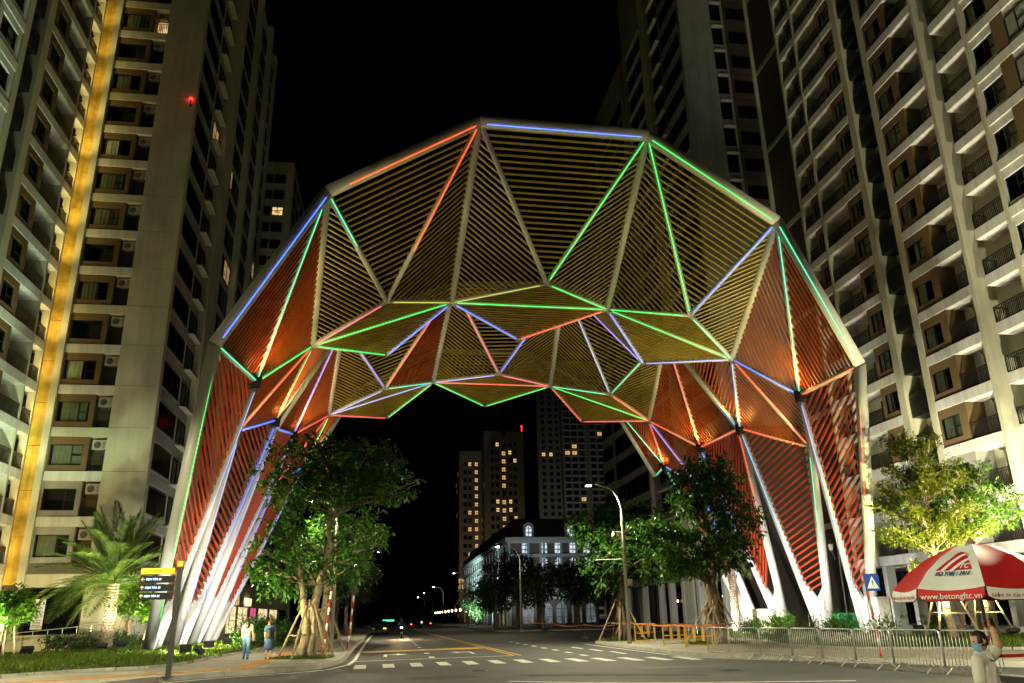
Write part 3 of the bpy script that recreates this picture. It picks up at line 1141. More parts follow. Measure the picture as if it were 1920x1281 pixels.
# shop floor at the foot of the right tower
for y in (24.0, 21.15, 18.2, 15.3, 12.4, 9.4, 6.7, 2.8, 0.0, -3, -6, -10, -14):
    put('column', MB().box((27.3, y - 0.22, 0), (28.0, y + 0.22, 4.53)), 'white_band', rt)
put('plinth', MB().box((26.5, -20, 0), (29.6, 24.2, 0.6)).box((25.9, -20, 0), (26.5, 24.2, 0.4)).box((25.3, -20, 0), (25.9, 24.2, 0.2)), 'grey_wall', rt)
for y0, y1 in ((21.4, 23.7), (18.5, 20.9), (15.6, 17.9), (12.7, 15.0), (9.7, 12.1), (7.0, 9.1), (3.1, 6.4), (0.3, 2.5), (-2.7, -0.3), (-5.7, -3.3)):
    Fr.window(24.2 - y1, 0.62, y1 - y0, 3.6, 1.6, None, 0.5, False, 'lit_warm' if y0 in (9.7,) and False else None, 'pane_dark')
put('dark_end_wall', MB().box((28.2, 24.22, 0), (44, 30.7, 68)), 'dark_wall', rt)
for k in range(7):
    put('band', MB().box((28.08, 24.25, 8.0 + 9.15 * k), (28.19, 30.6, 8.45 + 9.15 * k)), 'cream_wall', rt)

# ------------------------------------------------------------------ left tower
lt = thing('apartment_tower', 'cream apartment tower on the left with gold corner strip and red beacon', 'building', (-30, 30, 0))
Fl = Face(lt, (-32.5, 24.5, 0), 0.0)         # u = x + 32.5
LZ = 5.5
LN = 17
LT = LZ + LN * FH
w = MB()
w.box((-31.15, 25.7, 4.0), (-24.55, 26.4, LT))
w.box((-44, 26.4, 0), (-24.55, 57, LT + 14))
w.box((-31.62, 24.32, 0), (-31.17, 25.5, LT))                  # slim pier
w.box((-31.17, 24.5, 4.02), (-27.46, 25.5, 5.5))               # lintel over shop
w.box((-31.17, 24.5, 0), (-27.46, 25.5, 1.1))
put('wall', w, 'cream_wall', lt)
for k in range(LN + 1):
    put('gold_panel', MB().box((-32.48, 24.5 - 0.012 * (k % 2), 4.2 + FH * k), (-31.64, 26.3, 4.2 + FH * (k + 1) - 0.03)), 'gold_wall', lt)
put('gold_base', MB().box((-32.48, 24.62, 0), (-31.64, 26.3, 4.18)), 'dark_wall', lt)
for k in range(-1, LN):
    z0 = LZ + FH * k if k >= 0 else 0.0
    z1 = LZ + FH * (k + 1) if k >= 0 else LZ
    put('wall_panel', MB().box((-27.44, 24.44, z0 + 0.012), (-24.5, 25.5, z1 - 0.012)), 'cream_wall', lt)
H = 2.4
for k in range(LN):
    z = LZ + FH * k
    m = 'grey_wall' if k < 2 else 'brown_wall'
    Fl.put('floor_band', band_mesh(3.69, 1.0, 'white_band' if k % 3 else 'cream_wall', 0.65), 1.35, z, 0.0)
    Fl.put('window_surround', ring_mesh(2.5, H, 0.1, 0.42, 2.1, 1.46, 0.4, m), 1.35, z, 0.08)
    Fl.window(1.45, z + 0.42, 2.1, 1.46, 0.2, [(0.05, 0.95, 'curtain_dull'), None, (0.05, 0.6, 'curtain_dull'), None, (0.05, 0.55), (0.1, 0.9, 'curtain_dull')][(k * 5 + 2) % 6], 0.66)
    Fl.put('niche', MB().box((0, 0, 0), (0.06, 0.9, H)).box((0.06, 0.86, 0), (1.18, 0.9, H)).mesh('niche', 'brown_wall') if 'niche' not in MESH else MESH['niche'], 3.86, z, 0.1)
    Fl.put('air_conditioner', ac_mesh(), 4.05, z + 1.55, 0.25)
    Fl.put('railing', railing_mesh(1.1, 1.25), 3.93, z, 0.15)
lp = lt
put('lit_niche', MB().box((-28.5, 25.2, LZ + 14 * FH + 0.15), (-27.6, 25.25, LZ + 14 * FH + 2.3)), 'lit_warm', lt)
# shop window with banner in the ground floor
Fl.window(1.3, 1.1, 3.62, 2.9, 0.25, None, 0.33, False, None, 'pane_dark')
ban = thing('banner', 'white vertical for-sale-or-rent banner hanging inside the dark shop window', 'banner', (-30.1, 24.62, 1.75))
put('sheet', MB().box((-30.45, 24.6, 1.45), (-29.75, 24.62, 3.3)), 'white_cloth', ban)
for txt, z, s in (('BÁN', 2.75, 0.26), ('CHO', 2.5, 0.26), ('THUÊ', 2.25, 0.24)):
    t = new('lettering', text_mesh(txt, s, 'ink_blue', 0.003), ban, (0, -0.03, z - 1.75))
    t.rotation_euler = (R(90), 0, 0)
lg = MB().lathe([(0.10, 0), (0.10, 0.01)], 12)
o = new('emblem', lg.mesh('emblem', 'ink_blue'), ban, (0, -0.025, 1.35))
o.rotation_euler = (R(90), 0, 0)
for i in range(4):
    new('print_line', MB().box((-0.24, 0, 0), (0.24, 0.006, 0.035)).mesh('print_line', 'ink_blue'), ban, (0, -0.03, 0.22 - 0.1 * i))
# left facade (faces the street), u = y - 0
Ff = Face(lt, (-32.5, 0, 0), R(90))          # u = y
w = MB()
w.box((-34.6, -2, 0), (-33.9, 24.5, LT))
w.box((-44, -2, 0), (-34.6, 26.3, LT + 10))
put('wall', w, 'cream_wall', lt)
for y0, y1, nm in ((22.42, 22.62, 'fin'), (15.9, 16.75, 'pier'), (13.35, 14.0, 'pier'), (10.1, 10.35, 'fin'), (24.3, 24.48, 'fin'), (4, 4.6, 'pier')):
    put(nm, MB().box((-33.9, y0, 0), (-32.5, y1, LT)), 'cream_wall', lt)
for k in range(LN):
    z = LZ + FH * k + 0.0
    m = 'grey_wall' if k < 2 else 'brown_wall'
    for y0, y1 in ((22.62, 24.3), (16.75, 22.42), (4.6, 13.35)):
        Ff.put('floor_band', band_mesh(y1 - y0, 1.4), y0, z, -0.02)
    Ff.put('railing', railing_mesh(1.66), 22.63, z, 0.1)
    Ff.window(22.9, z + 0.1, 1.2, 2.0, 0.45, None, 0.5, False)
    Ff.put('railing', railing_mesh(2.9), 19.5, z, 0.05)
    dr = Ff.put('balcony_door', door_mesh(1.4, 2.1), 20.4, z, 1.3)
    new('pane', pane_mesh(1.4, 2.1), dr)
    Ff.put('window_surround', ring_mesh(2.55, H, 0.35, 0.42, 1.75, 1.46, 1.2, m), 16.8, z, 0.05)
    Ff.window(17.15, z + 0.42, 1.75, 1.46, 0.2, pick(k, 6), 0.5)
    if 'ledge' in MESH:
        o = Ff.put('service_ledge', MESH['ledge'], 14.0, z - 0.3, 0.25)
        o.scale = (0.87, 1, 1)
    Ff.put('window_surround', ring_mesh(2.9, H, 0.3, 0.42, 2.2, 1.46, 1.2, 'white_band'), 10.4, z, 0.05)
    Ff.window(10.7, z + 0.42, 2.2, 1.46, 0.2, pick(k, 2), 0.5, True, 'lit_warm' if k == 8 else None)
# right flank of the left tower, going away from us
Fk = Face(lt, (-24.5, 0, 0), R(90))          # u = y
w = MB()
for y0, y1, x1 in ((33.3, 36.9, -23.9), (43.6, 44.6, -23.9), (50.5, 51.5, -23.9), (56, 57, -24.2), (24.46, 25.1, -24.48)):
    w.box((-24.7, y0, 0), (x1, y1, LT + 14))
put('pier', w, 'cream_wall', lt)
for k in range(LN + 4):
    z = LZ + FH * k
    Fk.put('floor_band', band_mesh(8.1, 0.3, 'grey_wall', 0.65), 25.15, z, -0.02)
    Fk.window(25.2, z + 0.3, 4.6, 1.85, -0.03, pick(k, 3) if k % 3 == 0 else None, 0.5, False, None, 'pane_dark')
    Fk.window(30.6, z + 0.3, 2.4, 1.85, -0.03, None, 0.5, False, 'lit_warm' if k in (12,) else None, 'pane_dark')
    Fk.put('ledge', band_mesh(2.6, 0.6, 'cream_wall', 0.12), 30.5, z + 0.1, -0.5)
    for q, (y0, wd) in enumerate(((37.2, 2.9), (40.4, 2.9), (44.9, 2.6), (47.8, 2.6), (51.7, 4.0))):
        Fk.window(y0, z + 0.2, wd, 2.1, -0.03, None, 0.5, False, 'lit_warm' if (k, q) in ((9, 1), (12, 0), (15, 2), (8, 3), (11, 4), (6, 1)) else None, 'pane_dark')
        Fk.put('floor_band', band_mesh(wd + 0.3, 0.3, 'cream_wall', 0.5), y0 - 0.15, z, -0.02)
# the red obstruction beacon
bc = new('beacon', None, lt, Vector((-24.8, 24.3, 41.8)) - wloc(lt))
put('bracket', MB().box((-24.84, 24.28, 41.2), (-24.76, 24.44, 41.35)).tube([(-24.8, 24.25, 41.2), (-24.8, 24.25, 41.75)], 0.05, 8), 'dark_metal', bc)
put('beacon_lens', MB().lathe([(0.09, 0), (0.11, 0.12), (0.06, 0.2)], 10, (-24.8, 24.25, 41.76)), 'beacon_red', bc, True)
lamp_point(bc, (-24.88, 24.3, 41.87), 14, (1, 0.02, 0.02), 0.05)

# ------------------------------------------------------------------ right rear tower
bt = thing('apartment_tower', 'dark unlit apartment tower behind the right legs of the arch, in three stepped blocks', 'building', (26, 40, 0))
w = MB()
w.box((20.5, 30.8, 4.6), (44, 48.3, 92))
w.box((20.9, 48.3, 4.6), (44, 51.4, 88))
w.box((20.5, 51.4, 4.6), (44, 64.5, 71))
w.box((20.6, 64.5, 0), (44, 71, 66))
w.box((22.4, 31.2, 0), (44, 64.5, 4.6))
put('wall', w, 'grey_wall', bt)  # darker than the cream towers: shade put into the wall colour
for y in (31.3, 34.2, 37.1, 40.2, 44.2, 48.0, 51.2, 57, 64):
    put('column', MB().box((20.5, y - 0.3, 0), (21.1, y + 0.3, 4.58)), 'white_band', bt)
put('column', MB().box((20.6, 41.6, 0), (21.0, 43.85, 4.58)), 'white_band', bt)
Fb = Face(bt, (20.5, 71, 0), R(-90))          # u = 71 - y
Fc = Face(bt, (20.5, 30.8, 0), 0.0)           # u = x - 20.5
put('pier', MB().box((20.1, 39.9, 4.6), (20.52, 42.0, 92)), 'cream_wall', bt)
for k in range(21):
    z = 5.17 + FH * k
    Fb.window(71 - 36.4, z + 0.45, 5.0, 1.75, -0.035, None, 0.5, False, None, 'pane_dark')
    Fb.window(71 - 39.5, z + 0.3, 2.7, 2.0, -0.035, None, 0.5, False, None, 'pane_dark')
    Fb.put('lintel', band_mesh(2.7, 0.5, 'cream_wall', 0.12), 71 - 39.5, z + 2.6, -0.4)
    Fb.window(71 - 48.0, z + 0.3, 2.6, 2.1, -0.035, None, 0.5, False, None, 'pane_dark')
    Fb.window(71 - 45.0, z + 0.3, 2.6, 2.1, -0.035, None, 0.5, False, None, 'pane_dark')
    Fb.put('lintel', band_mesh(5.7, 0.5, 'cream_wall', 0.12), 71 - 48.1, z + 2.6, -0.4)
    if k < 20:
        Fb.window(71 - 64.2, z + 0.2, 12.4, 2.15, -0.035, None, 0.45, False, None, 'pane_dark')
        Fb.window(71 - 70.2, z + 0.4, 4.6, 1.7, -0.035, None, 0.5, False, None, 'pane_dark')
        Fb.put('glazing_bar', band_mesh(0.1, 0.1, 'frame_black', 0.0, 2.0), 71 - 60.5, z + 0.28, -0.08)
        Fb.put('glazing_bar', band_mesh(0.1, 0.1, 'frame_black', 0.0, 2.0), 71 - 55.5, z + 0.28, -0.08)
    if k > 10:
        Fc.window(3.45, z + 0.55, 1.15, 2.0, -0.035, None, 0.5, False, None, 'pane_dark')
        Fc.put('lintel', band_mesh(1.2, 0.5, 'cream_wall', 0.1), 3.45, z + 2.75, -0.4)
        Fc.put('window_surround', ring_mesh(2.7, 3.0, 0.3, 0.8, 2.1, 1.5, 0.1, 'dark_wall'), 4.9, z, -0.06)
        Fc.window(5.2, z + 0.8, 2.1, 1.5, -0.06, None, 0.4, False, None, 'pane_dark')
put('dark_cover', MB().box((21.2, 30.6, 0), (27.7, 30.79, 17)), 'dark_wall', bt)  # dark cover laid over the lower front wall
put('pier', MB().box((27.75, 30.5, 4.6), (28.15, 30.82, 92)), 'cream_wall', bt)
for y0, y1 in ((31.8, 33.8), (34.7, 36.7), (37.7, 39.8), (45, 47.5), (49, 50.8), (52, 56), (58, 63)):
    Fb.o = Vector((22.4, 71, 0))
    Fb.window(71 - y1, 0.15, y1 - y0, 4.2, -0.1, None, 0.5, False, None, 'pane_dark')
for i, (y, z) in enumerate(((43.6, 2.9), (44.6, 2.8), (45.3, 3.0), (46.4, 2.8), (38.2, 2.9), (50.2, 2.7))):
    put('pendant_lamp', MB().lathe([(0.02, 0.3), (0.09, 0.18), (0.09, 0.06), (0.02, 0.0)][::-1], 8, (22.1, y, z)), 'bulb_warm', bt)

# ------------------------------------------------------------------ other far buildings


def block(root, a, b, faces, name='wall', m='far_wall'):
    put(name, MB().box(a, b), m, root)


def far_windows(root, origin, rz, cols, z0, n, pitch, w, h, lit=(), litm='lit_amber', skip=()):
    f = Face(root, origin, rz)
    for k in range(n):
        for q, u in enumerate(cols):
            if (k, q) in skip:
                continue
            kk = ('fw', w, h, (k, q) in lit)
            if kk not in MESH:
                mb = MB()
                mb.box((0, -0.06, 0), (w, 0.02, 0.08), 0).box((0, -0.06, h - 0.08), (w, 0.02, h), 0).box((0, -0.06, 0.08), (0.08, 0.02, h - 0.08), 0).box((w - 0.08, -0.06, 0.08), (w, 0.02, h - 0.08), 0).box((w / 2 - 0.05, -0.06, 0.08), (w / 2 + 0.05, 0.02, h - 0.08), 0)
                if (k, q) in lit:
                    mb.box((0.08, -0.06, h * 0.55), (w - 0.08, 0.02, h * 0.55 + 0.1), 0)
                mb.box((0.08, -0.02, 0.08), (w - 0.08, 0.0, h - 0.08), 1)
                MESH[kk] = mb.mesh('window', ['frame_black', litm if (k, q) in lit else 'far_glass'])
            f.put('window', MESH[kk], u, z0 + pitch * k, -0.03)


bl = thing('apartment_tower', 'distant pale apartment block showing its flat top beside the left tower', 'building', (-29, 100, 0))
block(bl, (-40, 90, 0), (-25.7, 110, 76), None, m='cream_wall')
far_windows(bl, (-40, 90, 0), 0.0, (9.2, 11.2), 20, 18, 3.05, 1.8, 1.6, {(15, 1)}, 'lit_warm')
far_windows(bl, (-25.7, 90, 0), R(90), (1.5, 6.0, 11.0, 15.0), 20, 18, 3.05, 2.4, 1.6, set(), 'lit_warm')

ra = random.Random(3)
ta = thing('apartment_tower', 'far apartment tower with vertical lines of amber stair windows, seen under the arch', 'building', (28, 275, 0))
block(ta, (18.2, 270, 0), (30, 290, 62.2), None)
block(ta, (26.8, 262, 0), (33.6, 282, 68.4), None)
block(ta, (35.2, 262, 0), (41.9, 282, 68.4), None)
block(ta, (33.5, 264, 0), (35.3, 280, 66.8), None)
lit_a = {(k, 2) for k in range(19)}
lit_a |= {(k, q) for k in range(19) for q in (0, 1) if ra.random() < 0.16}
far_windows(ta, (18.2, 270, 0), 0.0, (1.6, 3.4, 5.9), 1.5, 19, 3.05, 1.25, 1.5, lit_a)
lit_b = {(k, q) for k in range(21) for q in range(4) if ra.random() < 0.2}
far_windows(ta, (26.8, 262, 0), 0.0, (2.5, 4.4), 1.5, 21, 3.05, 1.2, 1.55, {(k, q) for k, q in lit_b if q < 2}, 'lit_warm')
far_windows(ta, (35.2, 262, 0), 0.0, (0.8, 2.7), 1.5, 21, 3.05, 1.2, 1.55, {(k, q - 2) for k, q in lit_b if q > 1}, 'lit_warm')
far_windows(ta, (33.5, 264, 0), 0.0, (0.15,), 1.5, 21, 3.05, 1.5, 1.6, {(k, 0) for k in range(20) if k != 14})
far_windows(ta, (18.2, 290, 0), R(-90), (2, 6, 10, 14, 17.5), 1.5, 19, 3.05, 1.6, 1.6, {(k, q) for k in range(19) for q in range(5) if ra.random() < 0.1})
far_windows(ta, (26.8, 282, 0), R(-90), (13, 16, 18.2), 1.5, 20, 3.05, 1.2, 1.6, {(k, q) for k in range(20) for q in range(3) if ra.random() < 0.1})
t = new('number_sign', text_mesh('E9\n01', 2.0, 'lit_amber', 0.05), ta, Vector((19.0, 269.9, 13.2)) - wloc(ta))
t.rotation_euler = (R(90), 0, 0)
bb = new('beacon', None, ta, Vector((41.5, 263, 68.4)) - wloc(ta))
put('beacon_lens', MB().tube([(41.5, 263, 68.4), (41.5, 263, 70.3)], 0.12, 6).cbox((41.5, 263, 70.6), (0.5, 0.5, 0.5)), 'beacon_red', bb)

tb = thing('apartment_tower', 'far dark apartment tower with pale floor lines behind the lit street lamp', 'building', (75, 335, 0))
block(tb, (60, 330, 0), (71, 350, 112), None)
block(tb, (71, 326, 0), (97, 350, 118), None)
lit_c = {(k, q) for k in range(38) for q in range(6) if ra.random() < 0.11}
far_windows(tb, (71, 326, 0), 0.0, (1.2, 4.6, 8.0, 13.5, 17.0, 20.5), 2, 36, 3.05, 2.3, 1.8, lit_c, 'lit_amber')
far_windows(tb, (60, 330, 0), 0.0, (2.0, 5.5, 8.6), 2, 34, 3.05, 1.6, 1.7, {(k, q) for k, q in lit_c if q < 3 and k % 2}, 'lit_warm')
for k in range(36):
    put('floor_band', MB().box((71.4, 325.7, 1.2 + 3.05 * k), (82.5, 325.98, 1.55 + 3.05 * k)).box((84, 325.7, 1.2 + 3.05 * k), (96, 325.98, 1.55 + 3.05 * k)), 'white_band', tb)

# the white classical house with arched windows
vb = thing('classical_house', 'white classical house with arched lit windows and slate mansard roof behind the trees', 'building', (20, 118, 0))
w = MB()
w.box((13.2, 110, 0), (29, 196, 14.2))
put('wall', w, 'villa_brown', vb)
put('cornice', MB().box((12.5, 109.3, 14.25), (29.5, 197, 14.9)).box((12.8, 109.6, 13.9), (29.3, 196.6, 14.25)), 'villa_white', vb)
put('roof', MB().extrude([(13.6, 110.4, 14.92), (28.8, 110.4, 14.92), (28.0, 112, 18.4), (14.6, 112, 18.4)], (0, 82, 0)), 'roof_slate', vb)
wb = MB()
for z in (4.4, 8.4, 11.55):
    wb.box((12.9, 109.75, z), (29.2, 110, z + 0.5))
    wb.box((12.95, 110, z), (13.2, 196, z + 0.5))
for x in (13.25, 16.6, 18.9, 19.5, 22.6, 25.4, 28.5):
    wb.box((x - 0.22, 109.85, 0), (x + 0.22, 110, 13.9))
for y in range(112, 196, 5):
    wb.box((12.98, y, 0), (13.2, y + 0.9, 13.9))
put('moulding', wb, 'villa_white', vb)


def arch_win(w, h, litm):
    k = ('aw', w, h, litm)
    if k in MESH:
        return MESH[k]
    mb = MB()
    r = w / 2
    prof = [(0, 0), (w, 0)] + [(r + r * math.cos(t), h - r + r * math.sin(t)) for t in [math.pi * i / 10 for i in range(11)]]
    mb.extrude([(x, -0.04, z) for x, z in prof], (0, 0.05, 0), 1)
    for (a, b) in zip(prof, prof[1:] + prof[:1]):
        mb.bar((a[0], -0.06, a[1]), (b[0], -0.06, b[1]), 0.14, 0.14, (0, 1, 0), 0)
    mb.box((r - 0.05, -0.1, 0), (r + 0.05, -0.05, h), 2)
    mb.box((0, -0.1, h - r - 0.05), (w, -0.05, h - r + 0.05), 2).box((0, -0.1, h * 0.33 - 0.05), (w, -0.05, h * 0.33 + 0.05), 2)
    MESH[k] = mb.mesh('arched_window', ['villa_white', litm, 'frame_black'])
    return MESH[k]


Fv = Face(vb, (13.2, 110, 0), 0.0)
for x in (2.3, 5.6, 8.2, 10.9, 13.4):
    for z, lm in ((12.1, 'lit_cool'), (9.0, 'lit_cool'), (5.0, 'lit_dim')):
        Fv.put('arched_window', arch_win(1.3, 2.1 if z > 10 else 2.4, lm), x - (0.4 if z < 10 and x < 3 else 0), z, -0.03)
    Fv.put('arched_window', arch_win(1.8, 3.3, 'lit_dim'), x, 0.4, -0.03)
Fw = Face(vb, (13.2, 196, 0), R(-90))
for y in range(3, 86, 5):
    for z in (12.1, 9.0, 5.0):
        Fw.put('arched_window', arch_win(1.3, 2.1 if z > 10 else 2.4, 'lit_cool'), y, z, -0.03)
    Fw.put('arched_window', arch_win(1.8, 3.3, 'lit_dim' if y % 3 else 'lit_warm'), y, 0.4, -0.03)
for x in (3.6, 11.2):
    d = put('dormer', MB().box((13.2 + x - 0.9, 109.9, 14.95), (13.2 + x + 0.9, 113, 16.6)).tube([(13.2 + x, 109.9, 16.6), (13.2 + x, 113, 16.6)], 0.9, 16), 'villa_white', vb)
    new('dormer_window', arch_win(1.2, 1.9, 'lit_cool'), d, Vector((13.2 + x - 0.6, 109.86, 15.05)) - wloc(d))
for y in range(114, 190, 6):
    put('dormer', MB().box((13.0, y, 14.95), (14.6, y + 1.3, 16.4)), 'roof_slate', vb)

# low lit shop row beyond the left tower
sh = thing('shop_row', 'low building with lit shop windows behind the hedge left of the big tree', 'building', (-30, 85, 0))
put('wall', MB().box((-44, 58, 0), (-25, 122, 22)), 'cream_wall', sh)
Fs = Face(sh, (-25, 0, 0), R(90))
for y, wd, lm in ((59, 8, 'lit_shop'), (68, 7, 'lit_shop'), (77, 5, 'lit_pink'), (84, 9, 'lit_shop'), (95, 9, 'lit_shop'), (106, 10, None)):
    Fs.window(y, 0.4, wd, 3.0, -0.035, None, 0.5, True, lm)
for k in range(5):
    for y in (60, 66, 72, 78, 86, 92, 99, 106, 113):
        Fs.window(y, 6 + 3.05 * k, 3.2, 1.7, -0.035, None, 0.5, False, None, 'pane_dark')
for y in (63, 72):
    b = put('shop_sign', MB().box((-24.95, y, 3.5), (-24.7, y + 4, 4.4)), 'lit_amber' if y == 63 else 'lit_shop', sh)


# ------------------------------------------------------------------ vegetation
nr = np.random.default_rng(11)


def leaf_cloud(clumps, n, size, mat_name, droop=0.35, aspect=0.42):
    """clumps: (x, y, z, rx, rz, weight) in world space; returns a mesh of folded leaf quads"""
    w = np.array([c[5] * c[3] ** 1.6 for c in clumps])
    w = w / w.sum()
    idx = nr.choice(len(clumps), n, p=w)
    c = np.array([[k[0], k[1], k[2]] for k in clumps])[idx]
    rad = np.array([[k[3], k[3], k[4]] for k in clumps])[idx]
    d = nr.normal(size=(n, 3))
    d /= np.linalg.norm(d, axis=1)[:, None]
    r = nr.random(n) ** 0.45
    # twigs: about nine leaves sit along each twig, so the crown breaks into sprays with gaps between
    tw = max(1, n // 9)
    tid = nr.integers(0, tw, n)
    c, rad, d, r = c[tid], rad[tid], d[tid], r[tid]
    tdir = d * 0.7 + nr.normal(size=(n, 3))[tid] * 0.6
    tdir[:, 2] -= droop * 0.5
    tdir /= np.linalg.norm(tdir, axis=1)[:, None]
    p = c + d * r[:, None] * rad + tdir * (nr.random(n) * size * 1.7)[:, None] + nr.normal(size=(n, 3)) * size * 0.26
    ax = tdir * 0.7 + nr.normal(size=(n, 3)) * 0.6
    ax[:, 2] -= droop
    ax /= np.linalg.norm(ax, axis=1)[:, None]
    up = nr.normal(size=(n, 3)) * 0.6
    up[:, 2] += 1.0
    sd = np.cross(ax, up)
    sd /= np.linalg.norm(sd, axis=1)[:, None] + 1e-9
    nn = np.cross(sd, ax)
    L = size * nr.uniform(0.6, 1.3, n)[:, None]
    Wd = L * aspect * 0.5
    a = p
    m1 = p + ax * L * 0.5 + sd * Wd + nn * L * 0.06
    m2 = p + ax * L * 0.5 - sd * Wd + nn * L * 0.06
    t = p + ax * L - nn * L * 0.05
    v = np.stack([a, m1, t, m2], 1).reshape(-1, 3)
    return v


def quads_object(name, v, m, parent=None, smooth=False):
    off = wloc(parent) if parent is not None else Vector((0, 0, 0))
    v = v - np.array(off)
    n = len(v) // 4
    me = bpy.data.meshes.new(name)
    me.vertices.add(4 * n)
    me.vertices.foreach_set('co', v.astype(np.float32).ravel())
    me.loops.add(4 * n)
    me.loops.foreach_set('vertex_index', np.arange(4 * n, dtype=np.int32))
    me.polygons.add(n)
    me.polygons.foreach_set('loop_start', np.arange(0, 4 * n, 4, dtype=np.int32))
    me.polygons.foreach_set('loop_total', np.full(n, 4, dtype=np.int32))
    me.materials.append(M[m])
    me.update(calc_edges=True)
    return new(name, me, parent)


def limb(mb, p, q, r0, r1, wob=0.12, n=7, seg=5):
    p, q = Vector(p), Vector(q)
    pts, rad = [], []
    for i in range(seg + 1):
        t = i / seg
        o = Vector((rnd.uniform(-1, 1), rnd.uniform(-1, 1), rnd.uniform(-0.4, 0.4))) * wob * (q - p).length * 0.25 if 0 < i < seg else Vector((0, 0, 0))
        pts.append(p.lerp(q, t) + o)
        rad.append(r0 + (r1 - r0) * t)
    mb.tube(pts, rad, n, None, True)
    return pts


def tree(name, label, base, height, clumps, trunk_r, bark, leaf, nleaf, lsize, forks=(), group=None, droop=0.35, cat='tree', lean=(0, 0), first=0.45, aspect=0.42, limb_k=0.3):
    """clumps relative to base; limbs run from trunk to every clump"""
    root = thing(name, label, cat, base, 0, group)
    b = Vector(base)
    mb = MB()
    top = b + Vector((lean[0], lean[1], height * 0.8))
    t0 = limb(mb, b - Vector((0, 0, 0.1)), b + Vector((lean[0] * first, lean[1] * first, height * first)), trunk_r * 1.25, trunk_r * 0.75, 0.1, 10, 6)
    fork = t0[-1]
    limb(mb, fork, top, trunk_r * 0.7, trunk_r * 0.18, 0.2, 8, 6)
    W = []
    for (x, y, z, rx, rz, wt) in clumps:
        p = b + Vector((x, y, z))
        W.append((p.x, p.y, p.z, rx, rz, wt))
        s = fork.lerp(top, max(0.0, min(0.85, (z - height * first) / (height * 0.8 - height * first + 0.01) - 0.25)))
        limb(mb, s, p, trunk_r * limb_k, trunk_r * 0.07, 0.35, 6, 5)
        for j in range(3):
            e = p + Vector((rnd.uniform(-1, 1) * rx, rnd.uniform(-1, 1) * rx, rnd.uniform(-0.5, 0.9) * rz)) * 0.8
            limb(mb, s.lerp(p, rnd.uniform(0.5, 0.95)), e, trunk_r * 0.1, trunk_r * 0.03, 0.3, 5, 3)
    put('trunk', mb, bark, root, True)
    cr = quads_object('crown', leaf_cloud(W, nleaf, lsize, leaf, droop, aspect), leaf, root)
    tag(cr, kind='stuff')
    return root


def clump_set(n, cx, cz, rx, rz, size, seed, flat=1.0, squash=0.7):
    q = random.Random(seed)
    out = []
    for i in range(n):
        while True:
            a, b, c = q.uniform(-1, 1), q.uniform(-1, 1), q.uniform(-1, 1)
            if 0.15 < a * a + b * b + c * c < 1:
                break
        s = size * q.uniform(0.6, 1.25)
        out.append((cx[0] + a * rx, cx[1] + b * rx * flat, cz + c * rz, s, s * squash, q.uniform(0.5, 1.2)))
    return out


def support(name, label, base, h, spread, n, group):
    r = thing(name, label, 'tree support', base, 0, group)
    b = Vector(base)
    pts = []
    for i in range(n):
        a = 2 * math.pi * i / n + 0.5
        p = b + Vector((math.cos(a) * spread, math.sin(a) * spread, 0))
        q = b + Vector((math.cos(a) * 0.28, math.sin(a) * 0.28, h * rnd.uniform(0.93, 1.05)))
        put('pole', MB().tube([p, q], [0.055, 0.04], 7), 'stake', r)
        pts.append((p, q))
    for t in (0.42, 0.97) if h > 1.8 else (0.95,):
        for i in range(n):
            p = pts[i][0].lerp(pts[i][1], t)
            q = pts[(i + 1) % n][0].lerp(pts[(i + 1) % n][1], t)
            put('rail', MB().tube([p, q], 0.028, 6), 'stake', r)
    return r


# big leaning ficus at the left kerb
cl = [(-1.6, 0.0, 3.3, 0.9, 0.8, 1), (-0.7, -0.2, 4.2, 1.1, 1.0, 1), (-2.2, 0.3, 4.5, 0.8, 0.8, 1), (-1.3, 0.4, 5.6, 1.0, 0.8, 1), (-0.4, 0.2, 3.3, 0.8, 0.7, 1), (-2.4, -0.1, 3.7, 0.5, 0.5, .8),
      (0.9, 0.3, 3.9, 0.8, 0.6, .7), (1.9, 0.2, 3.9, 0.7, 0.6, .7), (1.6, 0.5, 5.0, 0.9, 0.6, .7), (2.3, 0.3, 5.9, 0.8, 0.6, .7), (0.9, 0.6, 5.8, 0.8, 0.6, .7), (2.9, 0.4, 4.9, 0.5, 0.4, .6),
      (-1.5, 0.5, 7.3, 1.0, 0.8, 1.1), (-0.2, 0.4, 7.4, 1.3, 1.0, 1.2), (1.2, 0.6, 7.4, 1.3, 1.0, 1.2), (2.4, 0.3, 7.2, 1.1, 0.8, 1.1), (3.6, 0.4, 7.3, 0.8, 0.5, .9), (4.4, 0.2, 7.6, 0.5, 0.35, .6),
      (-1.0, 0.2, 8.6, 1.1, 0.8, 1.1), (0.4, 0.4, 8.8, 1.3, 0.9, 1.2), (1.9, 0.4, 8.7, 1.3, 0.8, 1.2), (3.1, 0.2, 8.5, 0.8, 0.6, 1.0), (-0.6, 0.1, 9.3, 0.8, 0.5, 1), (2.6, 0.3, 9.3, 0.7, 0.4, 1),
      (-2.2, 0.0, 8.1, 0.7, 0.5, .6), (-2.0, 0.1, 9.2, 0.45, 0.3, .5)]
root = tree('ficus_tree', 'tall twin-trunked ficus tree with pale knotted trunk on the left kerb corner', (-11.24, 4.2, 0.13), 10.0, cl, 0.22, 'bark_pale', 'leaf_ficus', 10500, 0.25, lean=(1.1, 0.3), first=0.3)
mb = MB()
